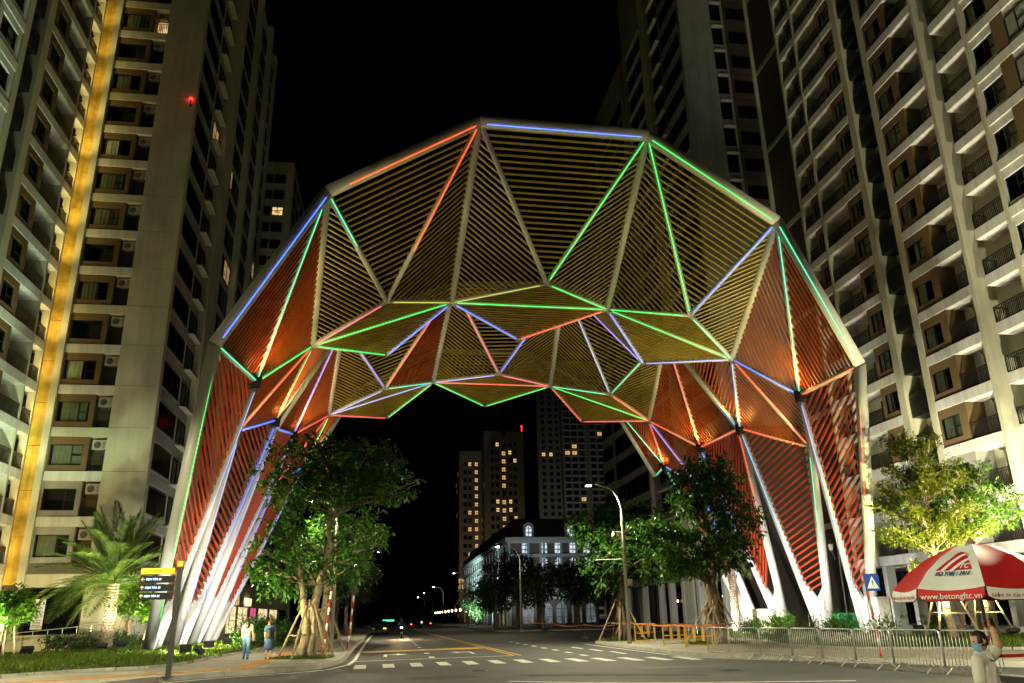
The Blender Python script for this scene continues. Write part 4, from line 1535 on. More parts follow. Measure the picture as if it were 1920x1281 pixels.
for a, s, r in ((0.4, 0.24, 0.19), (2.3, 0.24, 0.18), (4.2, 0.22, 0.18), (3.2, 0.34, 0.14), (5.4, 0.28, 0.15)):
    p = Vector((-11.24 + math.cos(a) * s, 4.2 + math.sin(a) * s, 0.1))
    limb(mb, p, Vector((-11.24 + math.cos(a + 0.5) * 0.1, 4.2 + math.sin(a + 0.5) * 0.1, 1.9 + rnd.uniform(0, 0.5))), r, r * 0.45, 0.25, 9, 6)
limb(mb, (-11.24, 4.1, 1.4), (-12.2, 4.3, 5.4), 0.18, 0.06, 0.15, 9, 7)
put('buttress_root', mb, 'bark_pale', root, True)
support('tree_support', 'brown pole tripod propping the twin-trunked ficus on the left kerb corner', (-11.24, 4.2, 0.13), 2.3, 1.25, 5, 'pole tripods propping street trees')
tree('ficus_tree', 'second ficus tree behind the leaning one on the left kerb', (-11.1, 11.5, 0.13), 8.0, clump_set(14, (0.3, 0), 5.2, 2.0, 1.9, 1.0, 5), 0.22, 'bark_pale', 'leaf_ficus', 5000, 0.26, group='street trees on the left')
support('tree_support', 'brown pole tripod propping the second ficus tree on the left', (-11.1, 11.5, 0.13), 2.1, 1.2, 4, 'pole tripods propping street trees')
for i, (y, lab) in enumerate(((24, 'third dark street tree along the left kerb, before the parked car'), (38, 'fourth dark street tree along the left kerb'), (56, 'fifth dark street tree along the left kerb, beside the parked car'), (78, 'sixth and farthest dark street tree on the left kerb'))):
    tree('ficus_tree', lab, (-12.0, y, 0.13), 8.2, clump_set(13, (0.2, 0), 5.4, 2.2, 2.0, 1.1, 20 + i), 0.2, 'bark_dark', 'leaf_dark', 3200, 0.34, group='street trees on the left')

# big dark tree right
cl = clump_set(19, (0.1, 0.0), 7.7, 1.9, 1.9, 0.72, 31) + [(-2.9, -0.6, 5.7, 0.7, 0.4, 1.6), (-3.7, -0.6, 5.9, 0.5, 0.35, 1.4), (-1.9, -0.5, 5.5, 0.8, 0.5, 1.5), (-1.8, -0.8, 4.0, 0.9, 0.5, 1.6), (-2.6, -0.7, 3.7, 0.5, 0.3, 1.5), (-2.4, -0.8, 4.4, 0.6, 0.35, 1.2), (-0.8, -0.2, 3.9, 0.9, 0.7, 1), (0.2, -0.3, 4.1, 0.9, 0.6, 1), (1.3, 0.1, 4.6, 1.0, 0.7, 1), (2.2, 0.2, 5.6, 0.8, 0.7, 1), (2.7, 0.2, 6.7, 0.7, 0.6, 1), (0.8, -0.4, 5.4, 1.1, 0.8, 1), (-0.8, -0.3, 5.6, 1.0, 0.8, 1)]
tree('banyan_tree', 'dense dark banyan tree standing in front of the right legs of the arch', (9.0, 8.2, 0.13), 10.2, cl, 0.3, 'bark_dark', 'leaf_ficus', 9500, 0.28, first=0.3, droop=0.6)
mb = MB()
for i in range(9):
    a = 2 * math.pi * i / 9 + rnd.uniform(-0.2, 0.2)
    limb(mb, (9.0 + math.cos(a) * 0.42, 8.2 + math.sin(a) * 0.42, 0.1), (9.0 + math.cos(a + 0.6) * 0.18, 8.2 + math.sin(a + 0.6) * 0.18, 2.6 + rnd.uniform(0, 0.8)), 0.09, 0.07, 0.3, 7, 6)
put('aerial_root', mb, 'bark_pale', [o for o in col.objects if o.name.startswith('banyan_tree')][0], True)
support('tree_support', 'brown pole frame propping the dark banyan tree on the right', (9.0, 8.2, 0.13), 2.2, 1.6, 5, 'pole tripods propping street trees')

# tree behind the lit street lamp
cl = clump_set(26, (0.8, 0.3), 6.0, 3.1, 2.5, 0.95, 44) + [(-2.3, 0, 7.0, 0.9, 0.5, 1), (-1.6, 0, 6.2, 1.0, 0.6, 1), (-1.4, 0, 4.6, 0.9, 0.6, 1), (-1.0, 0, 3.6, 0.8, 0.5, 1)]
mt = tree('street_tree', 'broad green tree lit by the street lamp beside it', (6.5, 16.9, 0.13), 8.2, cl, 0.24, 'bark_dark', 'leaf_ficus', 11000, 0.32, first=0.42)
mb = MB()
for i in range(7):
    a = 2 * math.pi * i / 7
    limb(mb, (6.5 + math.cos(a) * 0.36, 16.9 + math.sin(a) * 0.36, 0.1), (6.5 + math.cos(a + 0.6) * 0.15, 16.9 + math.sin(a + 0.6) * 0.15, 2.4), 0.1, 0.07, 0.3, 7, 5)
put('aerial_root', mb, 'bark_dark', mt, True)
support('tree_support', 'brown pole frame propping the tree beside the lit street lamp', (6.5, 16.9, 0.13), 2.4, 1.5, 5, 'pole tripods propping street trees')

# feathery bright trees, right
def almond(name, label, base, h, tiers, r, nleaf, lsize, leaf, lean=(0, 0)):
    cl = []
    for (z, rad, n, off) in tiers:
        for i in range(n):
            a = 2 * math.pi * i / n + off
            for q in (0.35, 0.7, 1.0):
                cl.append((math.cos(a) * rad * q + lean[0] * z / h, math.sin(a) * rad * q + lean[1] * z / h, z + 0.55 * q * q - 0.1 + 0.2 * math.sin(5 * a + z), 0.30 + 0.12 * rad * (1.2 - q), 0.15, 1.0))
    return tree(name, label, base, h, cl, r, 'bark_pale', leaf, nleaf, lsize, group='feathery trees on the right lawn', droop=-0.15, lean=lean, first=0.36, limb_k=0.15)


almond('almond_tree', 'tiered bright lime tree beside the rightmost arch leg', (17.9, 2.0, 0.3), 9.3, ((4.4, 2.3, 6, 0.2), (5.5, 2.2, 6, 0.7), (6.7, 1.9, 6, 0.1), (7.7, 1.6, 5, 0.5), (8.6, 1.1, 5, 0.0), (3.0, 1.0, 2, 2.9)), 0.17, 17000, 0.17, 'leaf_lime', (-0.3, 0))
almond('almond_tree', 'tiered green tree behind the umbrella, right of the lime tree', (20.6, 3.2, 0.3), 7.8, ((4.9, 2.2, 6, 0.4), (5.8, 2.2, 6, 0.0), (6.7, 1.8, 6, 0.5), (7.4, 1.2, 5, 0.2)), 0.16, 13000, 0.17, 'leaf_young', (0.3, 0))
almond('almond_tree', 'green tree cut by the right edge of the picture', (21.3, -4.6, 0.3), 7.4, ((3.6, 2.0, 6, 0.1), (4.7, 2.1, 6, 0.6), (5.8, 1.8, 6, 0.2), (6.8, 1.2, 5, 0.4)), 0.16, 16000, 0.19, 'leaf_young')
for x, y, l in ((17.9, 2.0, 'pale pole frame propping the tiered lime tree'), (20.6, 3.2, 'pale pole frame propping the tiered green tree behind the umbrella')):
    support('tree_support', l, (x, y, 0.3), 2.7, 1.3, 4, 'pole tripods propping street trees')

# young trees, left
tree('young_tree', 'bright green young tree at the left edge of the lawn', (-25.05, 8.0, 0.3), 3.4, clump_set(14, (0, 0), 2.3, 0.72, 0.62, 0.5, 61), 0.06, 'bark_pale', 'leaf_young', 5200, 0.22, group='young trees on the left lawn', first=0.4)
tree('young_tree', 'small bright young tree between the date palm and the arch leg', (-23.6, 21.2, 0.3), 5.0, clump_set(14, (0, 0), 3.2, 1.1, 1.2, 0.7, 62), 0.06, 'bark_pale', 'leaf_young', 4200, 0.24, group='young trees on the left lawn', first=0.4)
tree('young_tree', 'small bright young tree just behind the front left arch leg', (-21.6, 19.6, 0.3), 4.4, clump_set(12, (0, 0), 2.9, 0.95, 1.0, 0.6, 63), 0.06, 'bark_pale', 'leaf_young', 3600, 0.24, group='young trees on the left lawn', first=0.4)
support('tree_support', 'thin pole frame around the young tree at the left edge of the lawn', (-25.05, 8.0, 0.3), 1.6, 0.5, 3, 'pole tripods propping street trees')
support('tree_support', 'thin pole frame around the young tree beside the date palm', (-23.6, 21.2, 0.3), 1.7, 0.7, 4, 'pole tripods propping street trees')
support('tree_support', 'thin pole frame around the young tree behind the front left arch leg', (-21.6, 19.6, 0.3), 1.7, 0.6, 4, 'pole tripods propping street trees')


# palms
def frond_mesh(L, key, sag, m='leaf_palm'):
    mb = MB()
    pts = []
    for i in range(13):
        t = i / 12
        pts.append(Vector((L * t * (1 - 0.12 * t), 0, L * (0.34 * t - sag * t * t))))
    mb.tube(pts, [0.035 * (1 - 0.85 * i / 12) for i in range(13)], 5)
    q = random.Random(key)
    n = 58
    for i in range(n):
        t = 0.12 + 0.88 * i / n
        k = t * 12
        j = min(11, int(k))
        p = pts[j].lerp(pts[j + 1], k - j)
        d = (pts[j + 1] - pts[j]).normalized()
        ll = L * 0.24 * math.sin(math.pi * min(1, 0.18 + t * 0.78)) * q.uniform(0.85, 1.1)
        for s in (-1, 1):
            side = Vector((0, s, 0))
            a = (d * 0.75 + side * 0.75 + Vector((0, 0, 0.28 + q.uniform(-0.12, 0.12)))).normalized()
            e = p + a * ll - Vector((0, 0, 0.12 * ll))
            wv = d * 0.034
            mid = p + a * ll * 0.55
            mb.add([p - wv * 0.6, mid - wv, e, mid + wv], [(0, 1, 2, 3)])
    return mb.mesh('frond', m)


def palm(label, base, trunk_h, r, L, nf, spread, group, key, lean=0.0, m='leaf_palm', hang=True):
    root = thing('date_palm', label, 'palm tree', base, 0, group)
    b = Vector(base)
    mb = MB()
    top = b + Vector((lean, 0, trunk_h))
    mb.tube([b - Vector((0, 0, 0.1)), b.lerp(top, 0.3), b.lerp(top, 0.7), top], [r * 1.1, r, r * 0.95, r * 0.85], 14)
    put('trunk', mb, 'palm_bark', root, True)
    sc = MB()
    rows = int(trunk_h / 0.16)
    for i in range(rows):
        t = i / rows
        c = b.lerp(top, t)
        for k in range(9):
            a = 2 * math.pi * (k + 0.5 * (i % 2)) / 9 + 0.07 * i
            o = Vector((math.cos(a), math.sin(a), 0))
            s = Vector((-math.sin(a), math.cos(a), 0))
            rr = r * (1.06 - 0.18 * t)
            p = c + o * rr * 0.93
            sc.add([p - s * 0.11, p + s * 0.11, p + o * 0.085 + Vector((0, 0, 0.15)) + s * 0.05, p + o * 0.085 + Vector((0, 0, 0.15)) - s * 0.05, p + Vector((0, 0, 0.2)) + s * 0.08, p + Vector((0, 0, 0.2)) - s * 0.08],
                   [(0, 1, 2, 3), (3, 2, 4, 5), (1, 4, 2), (0, 3, 5)])
    tag(put('leaf_base', sc, 'bark_pale', root), kind='stuff')
    fm = [frond_mesh(L, key + j, s, m) for j, s in enumerate((0.1, 0.3, 0.5))]
    q = random.Random(key)
    for i in range(nf):
        u = i / nf
        el = 84 - 84 * (u ** 0.9) * spread
        o = new('frond', fm[0 if u < 0.3 else (1 if u < 0.7 else 2)], root, top - b)
        az = i * 137.5 + q.uniform(-12, 12)
        o.rotation_euler = Euler((R(q.uniform(-15, 15)), -R(el - 18), R(az)), 'XYZ')
        o.scale = [q.uniform(0.85, 1.1)] * 3
    if hang:
        for az, s in ((185, 0.7), (200, 0.6)):
            o = new('frond', fm[2], root, top - b - Vector((0, 0, 0.3)))
            o.rotation_euler = Euler((0, R(35), R(az)), 'XYZ')
            o.scale = (s, s, s)
    return root


palm('floodlit date palm with diamond-scarred trunk left of the direction sign', (-23.7, 18.0, 0.3), 3.6, 0.30, 5.0, 50, 1.0, 'date palms', 71)
palm('low date palm between the right legs of the arch', (17.0, 24.0, 0.3), 5.0, 0.26, 3.2, 24, 1.15, 'date palms', 75)
palm('dark date palm in front of the white house, left of two', (13.6, 84, 0.13), 5.0, 0.3, 4.2, 26, 1.1, 'date palms', 78, 0, 'leaf_dark', False)
palm('dark date palm in front of the white house, right of two', (18.0, 80, 0.13), 5.5, 0.3, 4.2, 26, 1.1, 'date palms', 81, 0, 'leaf_dark', False)

# trees before the white house and down the street on the right
far = [((10.0, 62, 0.13), 8.5, 'dark bushy tree at the near corner of the white house block', 3.0), ((15.0, 66, 0.13), 7.5, 'dark bushy tree in the middle before the white house', 3.0), ((20.0, 68, 0.13), 9.0, 'dark bushy tree before the right end of the white house', 3.2), ((5.6, 70, 0.13), 9.0, 'dark tree standing before the white house at the lamp post', 2.6), ((8.6, 72, 0.13), 9.5, 'dark round tree left of the palms before the white house', 3.0), ((21.5, 76, 0.13), 8.5, 'dark tree right of the palms before the white house', 3.0),
       ((8.6, 95, 0.13), 7.5, 'small street tree before the long side of the white house', 2.2), ((9.4, 128, 0.13), 7.0, 'street tree far along the right kerb beyond the house corner', 2.3), ((6.6, 230, 0.13), 7.0, 'farthest lit green tree along the right kerb', 3.0)]
for i, (b, h, l, rx) in enumerate(far):
    tree('street_tree', l, b, h, clump_set(13, (0, 0), h * 0.62, rx, h * 0.3, 1.3, 90 + i), 0.22, 'bark_dark', 'leaf_dark' if i not in (3, 8) else 'leaf_ficus', 3600, 0.42, group='street trees on the right')

# lawns
def lawn(name, poly, z0, n, hmin, hmax, mound, seed):
    P = np.array(poly, float)
    q = np.random.default_rng(seed)
    lo, hi = P.min(0), P.max(0)

    def inside(pt):
        r = np.zeros(len(pt), bool)
        j = len(P) - 1
        for i in range(len(P)):
            cond = ((P[i, 1] > pt[:, 1]) != (P[j, 1] > pt[:, 1])) & (pt[:, 0] < (P[j, 0] - P[i, 0]) * (pt[:, 1] - P[i, 1]) / (P[j, 1] - P[i, 1] + 1e-12) + P[i, 0])
            r ^= cond
            j = i
        return r

    def zz(pt):
        d = np.full(len(pt), 1e9)
        for i in range(len(P)):
            a, b = P[i - 1], P[i]
            e = b - a
            t = np.clip(((pt - a) @ e) / (e @ e + 1e-9), 0, 1)
            d = np.minimum(d, np.linalg.norm(pt - a - t[:, None] * e, axis=1))
        return z0 + mound * np.clip(d / 2.0, 0, 1) ** 0.7

    # soil sheet as a grid that follows the mound
    gx = np.arange(lo[0], hi[0] + 0.6, 0.6)
    gy = np.arange(lo[1], hi[1] + 0.6, 0.6)
    X, Y = np.meshgrid(gx, gy)
    G = np.stack([X.ravel(), Y.ravel()], 1)
    ins = inside(G).reshape(X.shape)
    Z = zz(G).reshape(X.shape)
    mb = MB()
    vs = [(X[i, j], Y[i, j], Z[i, j] if ins[i, j] else z0 - 0.05) for i in range(X.shape[0]) for j in range(X.shape[1])]
    fs = []
    for i in range(X.shape[0] - 1):
        for j in range(X.shape[1] - 1):
            if ins[i, j] and ins[i + 1, j] and ins[i, j + 1] and ins[i + 1, j + 1]:
                k = i * X.shape[1] + j
                fs.append((k, k + 1, k + 1 + X.shape[1], k + X.shape[1]))
    mb.add(vs, fs)
    tag(put('lawn_soil', mb, 'soil', None, True), kind='structure')
    # blades in tufts
    k = n // 9
    c = q.uniform(lo, hi, (k * 2, 2))
    c = c[inside(c)][:k]
    pt = np.repeat(c, 9, 0) + q.normal(size=(len(c) * 9, 2)) * 0.07
    m = len(pt)
    z = zz(pt) - 0.02
    a = q.uniform(0, 2 * np.pi, m)
    tuft = np.repeat(q.uniform(hmin, hmax, len(c)) * (0.7 + 0.6 * (np.sin(c[:, 0] * 1.3) * np.sin(c[:, 1] * 1.1 + 1) * 0.5 + 0.5)), 9)
    h = tuft * q.uniform(0.6, 1.1, m)
    w = 0.012 + 0.012 * q.random(m)
    s = np.stack([np.cos(a), np.sin(a)], 1)
    ln = q.normal(size=(m, 2)) * 0.45
    v = np.zeros((m, 4, 3))
    v[:, 0, :2] = pt - s * w[:, None]
    v[:, 1, :2] = pt + s * w[:, None]
    v[:, 2, :2] = pt + s * w[:, None] * 0.6 + ln * h[:, None] * 0.5
    v[:, 3, :2] = pt - s * w[:, None] * 0.2 + ln * h[:, None]
    v[:, 0, 2] = z
    v[:, 1, 2] = z
    v[:, 2, 2] = z + h * 0.6
    v[:, 3, 2] = z + h
    o = quads_object(name, v.reshape(-1, 3), 'grass_blade')
    tag(o, kind='stuff')


LAWN_L = [(-44, -7.2), (-27, -5.4), (-19.9, -4.3), (-18.2, -2.2), (-16.3, -1.2), (-15.7, 0.5), (-15.5, 7), (-15.0, 13.4), (-15.2, 22), (-16.5, 32), (-22.5, 34), (-24, 25), (-24.1, 15.0), (-30, 12.5), (-44, 12.0)]
LAWN_R = [(12.4, -2.9), (10.8, -1.5), (10.4, 1.3), (10.5, 4.3), (12.2, 9), (13, 20), (13.4, 29), (24.5, 29), (25, 8), (25, -12), (18, -7)]
lawn('grass', LAWN_L, 0.15, 120000, 0.1, 0.26, 0.16, 5)
lawn('grass', LAWN_R, 0.15, 70000, 0.08, 0.2, 0.15, 6)
lawn('grass', [(-12.6, 3.1), (-10.2, 3.1), (-10.2, 5.2), (-12.6, 5.2)], 0.15, 2200, 0.05, 0.14, 0.05, 8)
lawn('grass', [(7.4, 7.0), (10.3, 7.0), (10.3, 9.4), (7.4, 9.4)], 0.15, 1800, 0.06, 0.16, 0.05, 9)
lawn('grass', [(5.2, 15.4), (7.8, 15.4), (7.8, 18.2), (5.2, 18.2)], 0.15, 1800, 0.06, 0.16, 0.05, 10)
# edging stones of the lawns
for poly in (LAWN_L[1:9], [LAWN_R[-1]] + LAWN_R[0:6]):
    for a, b in zip(poly[:-1], poly[1:]):
        a, b = Vector((*a, 0)), Vector((*b, 0))
        n = max(1, int((b - a).length / 1.0))
        for i in range(n):
            p, q = a.lerp(b, i / n + 0.004), a.lerp(b, (i + 1) / n - 0.004)
            tag(put('edging_stone', MB().bar(p + Vector((0, 0, 0.16)), q + Vector((0, 0, 0.16)), 0.12, 0.13), 'kerb_stone'), kind='structure')


def bush(label, base, r, h, n, leaf, size, group, name='shrub', seed=0, aspect=0.42):
    root = thing(name, label, 'shrub', base, 0, group)
    b = Vector(base)
    mb = MB()
    for i in range(7):
        a = i * 0.9
        limb(mb, b, b + Vector((math.cos(a) * r * 0.7, math.sin(a) * r * 0.7, h * 0.7)), 0.02, 0.008, 0.2, 5, 3)
    put('stem', mb, 'bark_dark', root)
    cl = [(b.x + c[0], b.y + c[1], b.z + c[2], c[3], c[4], c[5]) for c in clump_set(9, (0, 0), h * 0.5, r * 0.75, h * 0.36, r * 0.5, 300 + seed)]
    tag(quads_object('leafage', leaf_cloud(cl, n, size, leaf, 0.0, aspect), leaf, root), kind='stuff')
    return root


for i, (x, y, l) in enumerate(((14.2, 14.9, 'round bright shrub between the second and third right arch legs'), (16.4, 15.3, 'round bright shrub just left of the second right arch leg'), (20.6, 16.0, 'round shrub right of the second right arch leg'), (21.4, 13.0, 'low shrub left of the outer right arch leg, before the green bin'), (22.6, 9.5, 'low dark shrub behind the pale cabinets'), (24.0, -3.0, 'bright round shrub behind the seated man at the right edge'))):
    bush(l, (x, y, 0.3), 0.85, 1.15, 1500, 'leaf_young', 0.15, 'round shrubs on the right lawn', 'shrub', i)
for i, (x, y) in enumerate(((12.4, 7.6), (13.4, 6.6), (14.3, 5.2), (15.2, 7.2), (16.2, 4.8))):
    bush(('leftmost', 'second', 'front', 'rear', 'rightmost')[i] + ' spiky low plant in the bed at the front of the right lawn', (x, y, 0.28), 0.75, 0.65, 700, 'leaf_young', 0.34, 'spiky plants in the bed on the right lawn', 'spiky_plant', 40 + i, 0.14)
for i, (x, y, l) in enumerate(((-15.6, 19.5, 'dark bush at the pavement edge behind the two walkers, nearer'), (-15.4, 23, 'dark bush at the pavement edge behind the two walkers, middle'), (-15.8, 27, 'dark bush at the pavement edge behind the two walkers, farther'))):
    bush(l, (x, y, 0.2), 1.5, 1.5, 2200, 'leaf_ficus', 0.3, 'dark bushes beside the left pavement', 'shrub', 60 + i, 0.2)
for i in range(7):
    bush(('leftmost', 'second from the left', 'third from the left', 'middle', 'third from the right', 'second from the right', 'rightmost')[i] + ' clipped dark bush of the hedge row behind the date palm', (-27.6 + 0.95 * i, 20.5, 0.2), 0.7, 0.85, 900, 'leaf_dark', 0.16, 'clipped hedge behind the date palm', 'hedge_bush', 80 + i)


# ------------------------------------------------------------------ street furniture
def street_lamp(label, base, h, reach, dirx, lit, group, arms=False, power=0.0, glow='lamp_glow'):
    r = thing('street_lamp', label, 'street lamp', base, 0, group)
    b = Vector(base)
    put('base_plate', MB().box((b.x - 0.2, b.y - 0.2, b.z), (b.x + 0.2, b.y + 0.2, b.z + 0.03)), 'lamp_metal', r)
    pts = [b, b + Vector((0, 0, h * 0.8))]
    for i in range(1, 8):
        t = math.pi / 2 * i / 7
        pts.append(b + Vector((dirx * reach * 0.55 * (1 - math.cos(t)), 0, h * 0.8 + h * 0.18 * math.sin(t))))
    pts.append(b + Vector((dirx * reach * 0.85, 0, h * 1.0)))
    put('post', MB().tube(pts, [0.11, 0.075] + [0.05] * 7 + [0.04], 10), 'lamp_metal', r, True)
    hx = b + Vector((dirx * reach * 0.85, 0, h))
    hd = put('lamp_head', MB().tube([hx - Vector((dirx * 0.05, 0, 0)), hx + Vector((dirx * 0.3, 0, 0.02)), hx + Vector((dirx * 0.75, 0, 0))], [0.07, 0.15, 0.06], 10), 'dark_metal' if lit else 'lamp_metal', r, True)
    if lit:
        put('diffuser', MB().box((hx.x + min(dirx * 0.2, dirx * 0.5), hx.y - 0.08, hx.z - 0.15), (hx.x + max(dirx * 0.2, dirx * 0.5), hx.y + 0.08, hx.z - 0.115)), glow, hd)
        if power:
            lamp_spot(hd, hx + Vector((dirx * 0.4, 0, -0.25)), hx + Vector((dirx * 1.2, -0.8, -8)), power, (1.0, 0.93, 0.60), 176, 0.25, 0.12)
    if arms:
        put('camera_arm', MB().tube([b + Vector((0, 0, 5.9)), b + Vector((-0.6, 0, 5.92))], 0.03, 6), 'lamp_metal', r)
        put('camera', MB().lathe([(0.03, 0.15), (0.1, 0.1), (0.12, -0.05), (0.11, -0.14), (0.04, -0.2)][::-1], 12, (b.x - 0.55, b.y, b.z + 5.72)), 'cabinet_grey', r, True)
        put('long_arm', MB().tube([b + Vector((0, 0, 4.42)), b + Vector((-1.65, 0, 4.38))], 0.035, 6), 'lamp_metal', r)
        put('control_box', MB().box((b.x + 0.1, b.y - 0.12, b.z + 3.0), (b.x + 0.34, b.y + 0.12, b.z + 3.36)), 'ac_white', r)
    return r


street_lamp('lit curved street lamp with camera and long side arm on the right pavement', (5.1, 10.8, 0.13), 8.6, 1.75, -1, True, None, True, 6000)
for y, l, x in ((53, 'second lit street lamp down the right kerb, in front of the white house', 6.0), (106, 'third lit street lamp down the right kerb', 5.6), (168, 'fourth lit street lamp down the right kerb', 5.6), (216, 'fifth lit street lamp down the right kerb', 5.6), (265, 'farthest of the lit street lamps down the right kerb', 5.6)):
    street_lamp(l, (x, y, 0.13), 8.7, 2.4, -1, True, 'lit street lamps down the right kerb', False, 900 if y < 120 else 0, 'lamp_glow_far')
street_lamp('grey lamp post hidden in the crown of the leaning ficus on the left', (-10.6, 10.0, 0.13), 7.6, 1.3, -1, True, None, False, 2200, 'lamp_glow_far')
street_lamp('lit lamp head peeping out behind the left trees', (-11.0, 44.5, 0.13), 7.6, 2.2, 1, True, None, False, 2500, 'lamp_glow_far')
street_lamp('unseen street lamp added on the left corner outside the picture', (-25.0, -14.0, 0.0), 9.0, 2.2, 1, True, None, False, 15000, 'lamp_glow_far')  # added unseen lamp that brightens the left pavement and lawn
street_lamp('unseen street lamp added behind the viewpoint', (-14.0, -40.0, 0.0), 9.0, 2.2, 1, True, None, False, 9000, 'lamp_glow_far')  # unseen lamp added for light on the parasol and foreground road
street_lamp('unseen street lamp added on the near right corner outside the picture', (11.0, -18.0, 0.0), 9.0, 2.2, -1, True, None, False, 10000, 'lamp_glow_far')  # added out of view to brighten the right pavement

# striped poles behind the ficus
for x, y, h, l in ((-10.75, 6.6, 3.2, 'red and white striped pole leaning beside the ficus trunk'), (-9.95, 13.6, 3.0, 'red and white striped sign post farther along the left kerb')):
    r = thing('striped_pole', l, 'sign post', (x, y, 0.13), 0, 'red and white striped posts')
    for k in range(int(h / 0.35)):
        a = Vector((x + 0.03 * k, y, 0.13 + 0.35 * k))
        put('stripe', MB().tube([a, a + Vector((0.03, 0, 0.35))], 0.05, 8), 'red_paint' if k % 2 == 0 else 'sign_white', r, True)
    if y > 10:
        put('disc', MB().tube([(x + 0.24, y - 0.06, 3.2), (x + 0.24, y - 0.03, 3.2)], 0.26, 20), 'dark_metal', r)

# direction sign
ds = thing('direction_sign', 'grey post with one yellow and three black illuminated direction panels at the left kerb', 'street sign', (-14.36, -6.47, 0.13))
b = Vector((-14.36, -6.47, 0.13))
put('post', MB().box((b.x - 0.075, b.y - 0.06, 0.15), (b.x + 0.075, b.y + 0.06, 3.33)), 'dark_metal', ds)
put('post_cap', MB().box((b.x - 0.08, b.y - 0.065, 3.33), (b.x + 0.08, b.y + 0.065, 3.5)), 'sign_yellow', ds)
put('base_plate', MB().box((b.x - 0.17, b.y - 0.15, 0.13), (b.x + 0.17, b.y + 0.15, 0.15)), 'dark_metal', ds)
for i, (z0, z1, nm, m) in enumerate(((3.11, 3.29, 'yellow_panel', 'sign_yellow'), (2.855, 3.055, 'black_panel', 'sign_black'), (2.605, 2.805, 'black_panel', 'sign_black'), (2.355, 2.555, 'black_panel', 'sign_black'))):
    pn = put(nm, MB().box((b.x - 1.14, b.y - 0.04, z0), (b.x - 0.13, b.y + 0.04, z1)), m, ds)
    put('bracket', MB().box((b.x - 0.13, b.y - 0.02, (z0 + z1) / 2 - 0.02), (b.x - 0.075, b.y + 0.02, (z0 + z1) / 2 + 0.02)), 'steel', ds)
    zc = (z0 + z1) / 2
    if i == 0:
        o = new('lettering', text_mesh('KHU CĂN HỘ', 0.06, 'sign_ink', 0.002), pn, Vector((b.x - 0.72, b.y - 0.043, zc)) - wloc(pn))
        o.rotation_euler = (R(90), 0, 0)
    else:
        o = new('lettering', text_mesh('CỤM TÒA ' + ('S5', 'S3', 'S2')[i - 1], 0.078, 'sign_letter', 0.003, 'LEFT', 0.18, 0.0022), pn, Vector((b.x - 0.97, b.y - 0.044, zc)) - wloc(pn))
        o.rotation_euler = (R(90), 0, 0)
        am = MB()
        am.bar((-0.045, 0, 0), (0.05, 0, 0), 0.022, 0.004, (0, 1, 0))
        am.bar((-0.05, 0, 0), (0.0, 0, 0.05), 0.022, 0.0042, (0, 1, 0))
        am.bar((-0.05, 0, 0), (0.0, 0, -0.05), 0.022, 0.0044, (0, 1, 0))
        a = new('arrow', am.mesh('arrow', 'sign_arrow'), pn, Vector((b.x - 1.05, b.y - 0.045, zc)) - wloc(pn))
        a.rotation_euler = (0, R(0 if i == 1 else 90), 0)

# pedestrian crossing sign
ps = thing('crossing_sign', 'blue square pedestrian crossing sign on a leaning red and white post', 'street sign', (8.36, -7.4, 0.13))
pp = [Vector((8.36 - 0.02 * k, -7.4, 0.13 + 0.3 * k)) for k in range(10)]
for k in range(9):
    put('stripe', MB().tube([pp[k], pp[k + 1]], 0.045, 8), 'red_paint' if k % 2 == 0 else 'cabinet_grey', ps, True)
c = Vector((8.4, -7.47, 2.52))
put('plate', MB().box((c.x - 0.26, c.y - 0.012, c.z - 0.28), (c.x + 0.26, c.y + 0.012, c.z + 0.28)), 'sign_blue', ps)
put('triangle', MB().extrude([(c.x - 0.21, c.y - 0.02, c.z - 0.2), (c.x + 0.21, c.y - 0.02, c.z - 0.2), (c.x, c.y - 0.02, c.z + 0.19)], (0, 0.006, 0)), 'sign_white', ps)
wk = MB()
y = c.y - 0.026
wk.add([(c.x + 0.022 * math.cos(t), y, c.z + 0.075 + 0.022 * math.sin(t)) for t in [2 * math.pi * i / 10 for i in range(10)]], [tuple(range(10))])
for p, q, wd in (((0, 0.05), (0.005, -0.05), 0.035), ((0.005, -0.04), (0.06, -0.14), 0.022), ((0.0, -0.04), (-0.045, -0.14), 0.022), ((0, 0.04), (0.06, -0.02), 0.016), ((0, 0.04), (-0.055, 0.0), 0.016)):
    wk.bar((c.x + p[0], y, c.z + p[1]), (c.x + q[0], y, c.z + q[1]), wd, 0.003, (0, 1, 0))
for k in range(5):
    wk.bar((c.x - 0.14 + 0.07 * k - 0.02, y, c.z - 0.165), (c.x - 0.14 + 0.07 * k + 0.02, y, c.z - 0.165), 0.02, 0.003, (0, 1, 0))
put('walking_figure', wk, 'frame_black', ps)

# crowd barriers
BW = 1.75


def barrier(first=[None]):
    mb = MB()
    r = 0.1
    z0, z1 = 0.18, 1.08
    pts = [(0, 0, z0), (0, 0, z1 - r), (0.03, 0, z1 - 0.03), (r, 0, z1), (BW - r, 0, z1), (BW - 0.03, 0, z1 - 0.03), (BW, 0, z1 - r), (BW, 0, z0), (0, 0, z0)]
    mb.tube(pts, 0.019, 8)
    return mb.mesh('frame', 'galv', True)


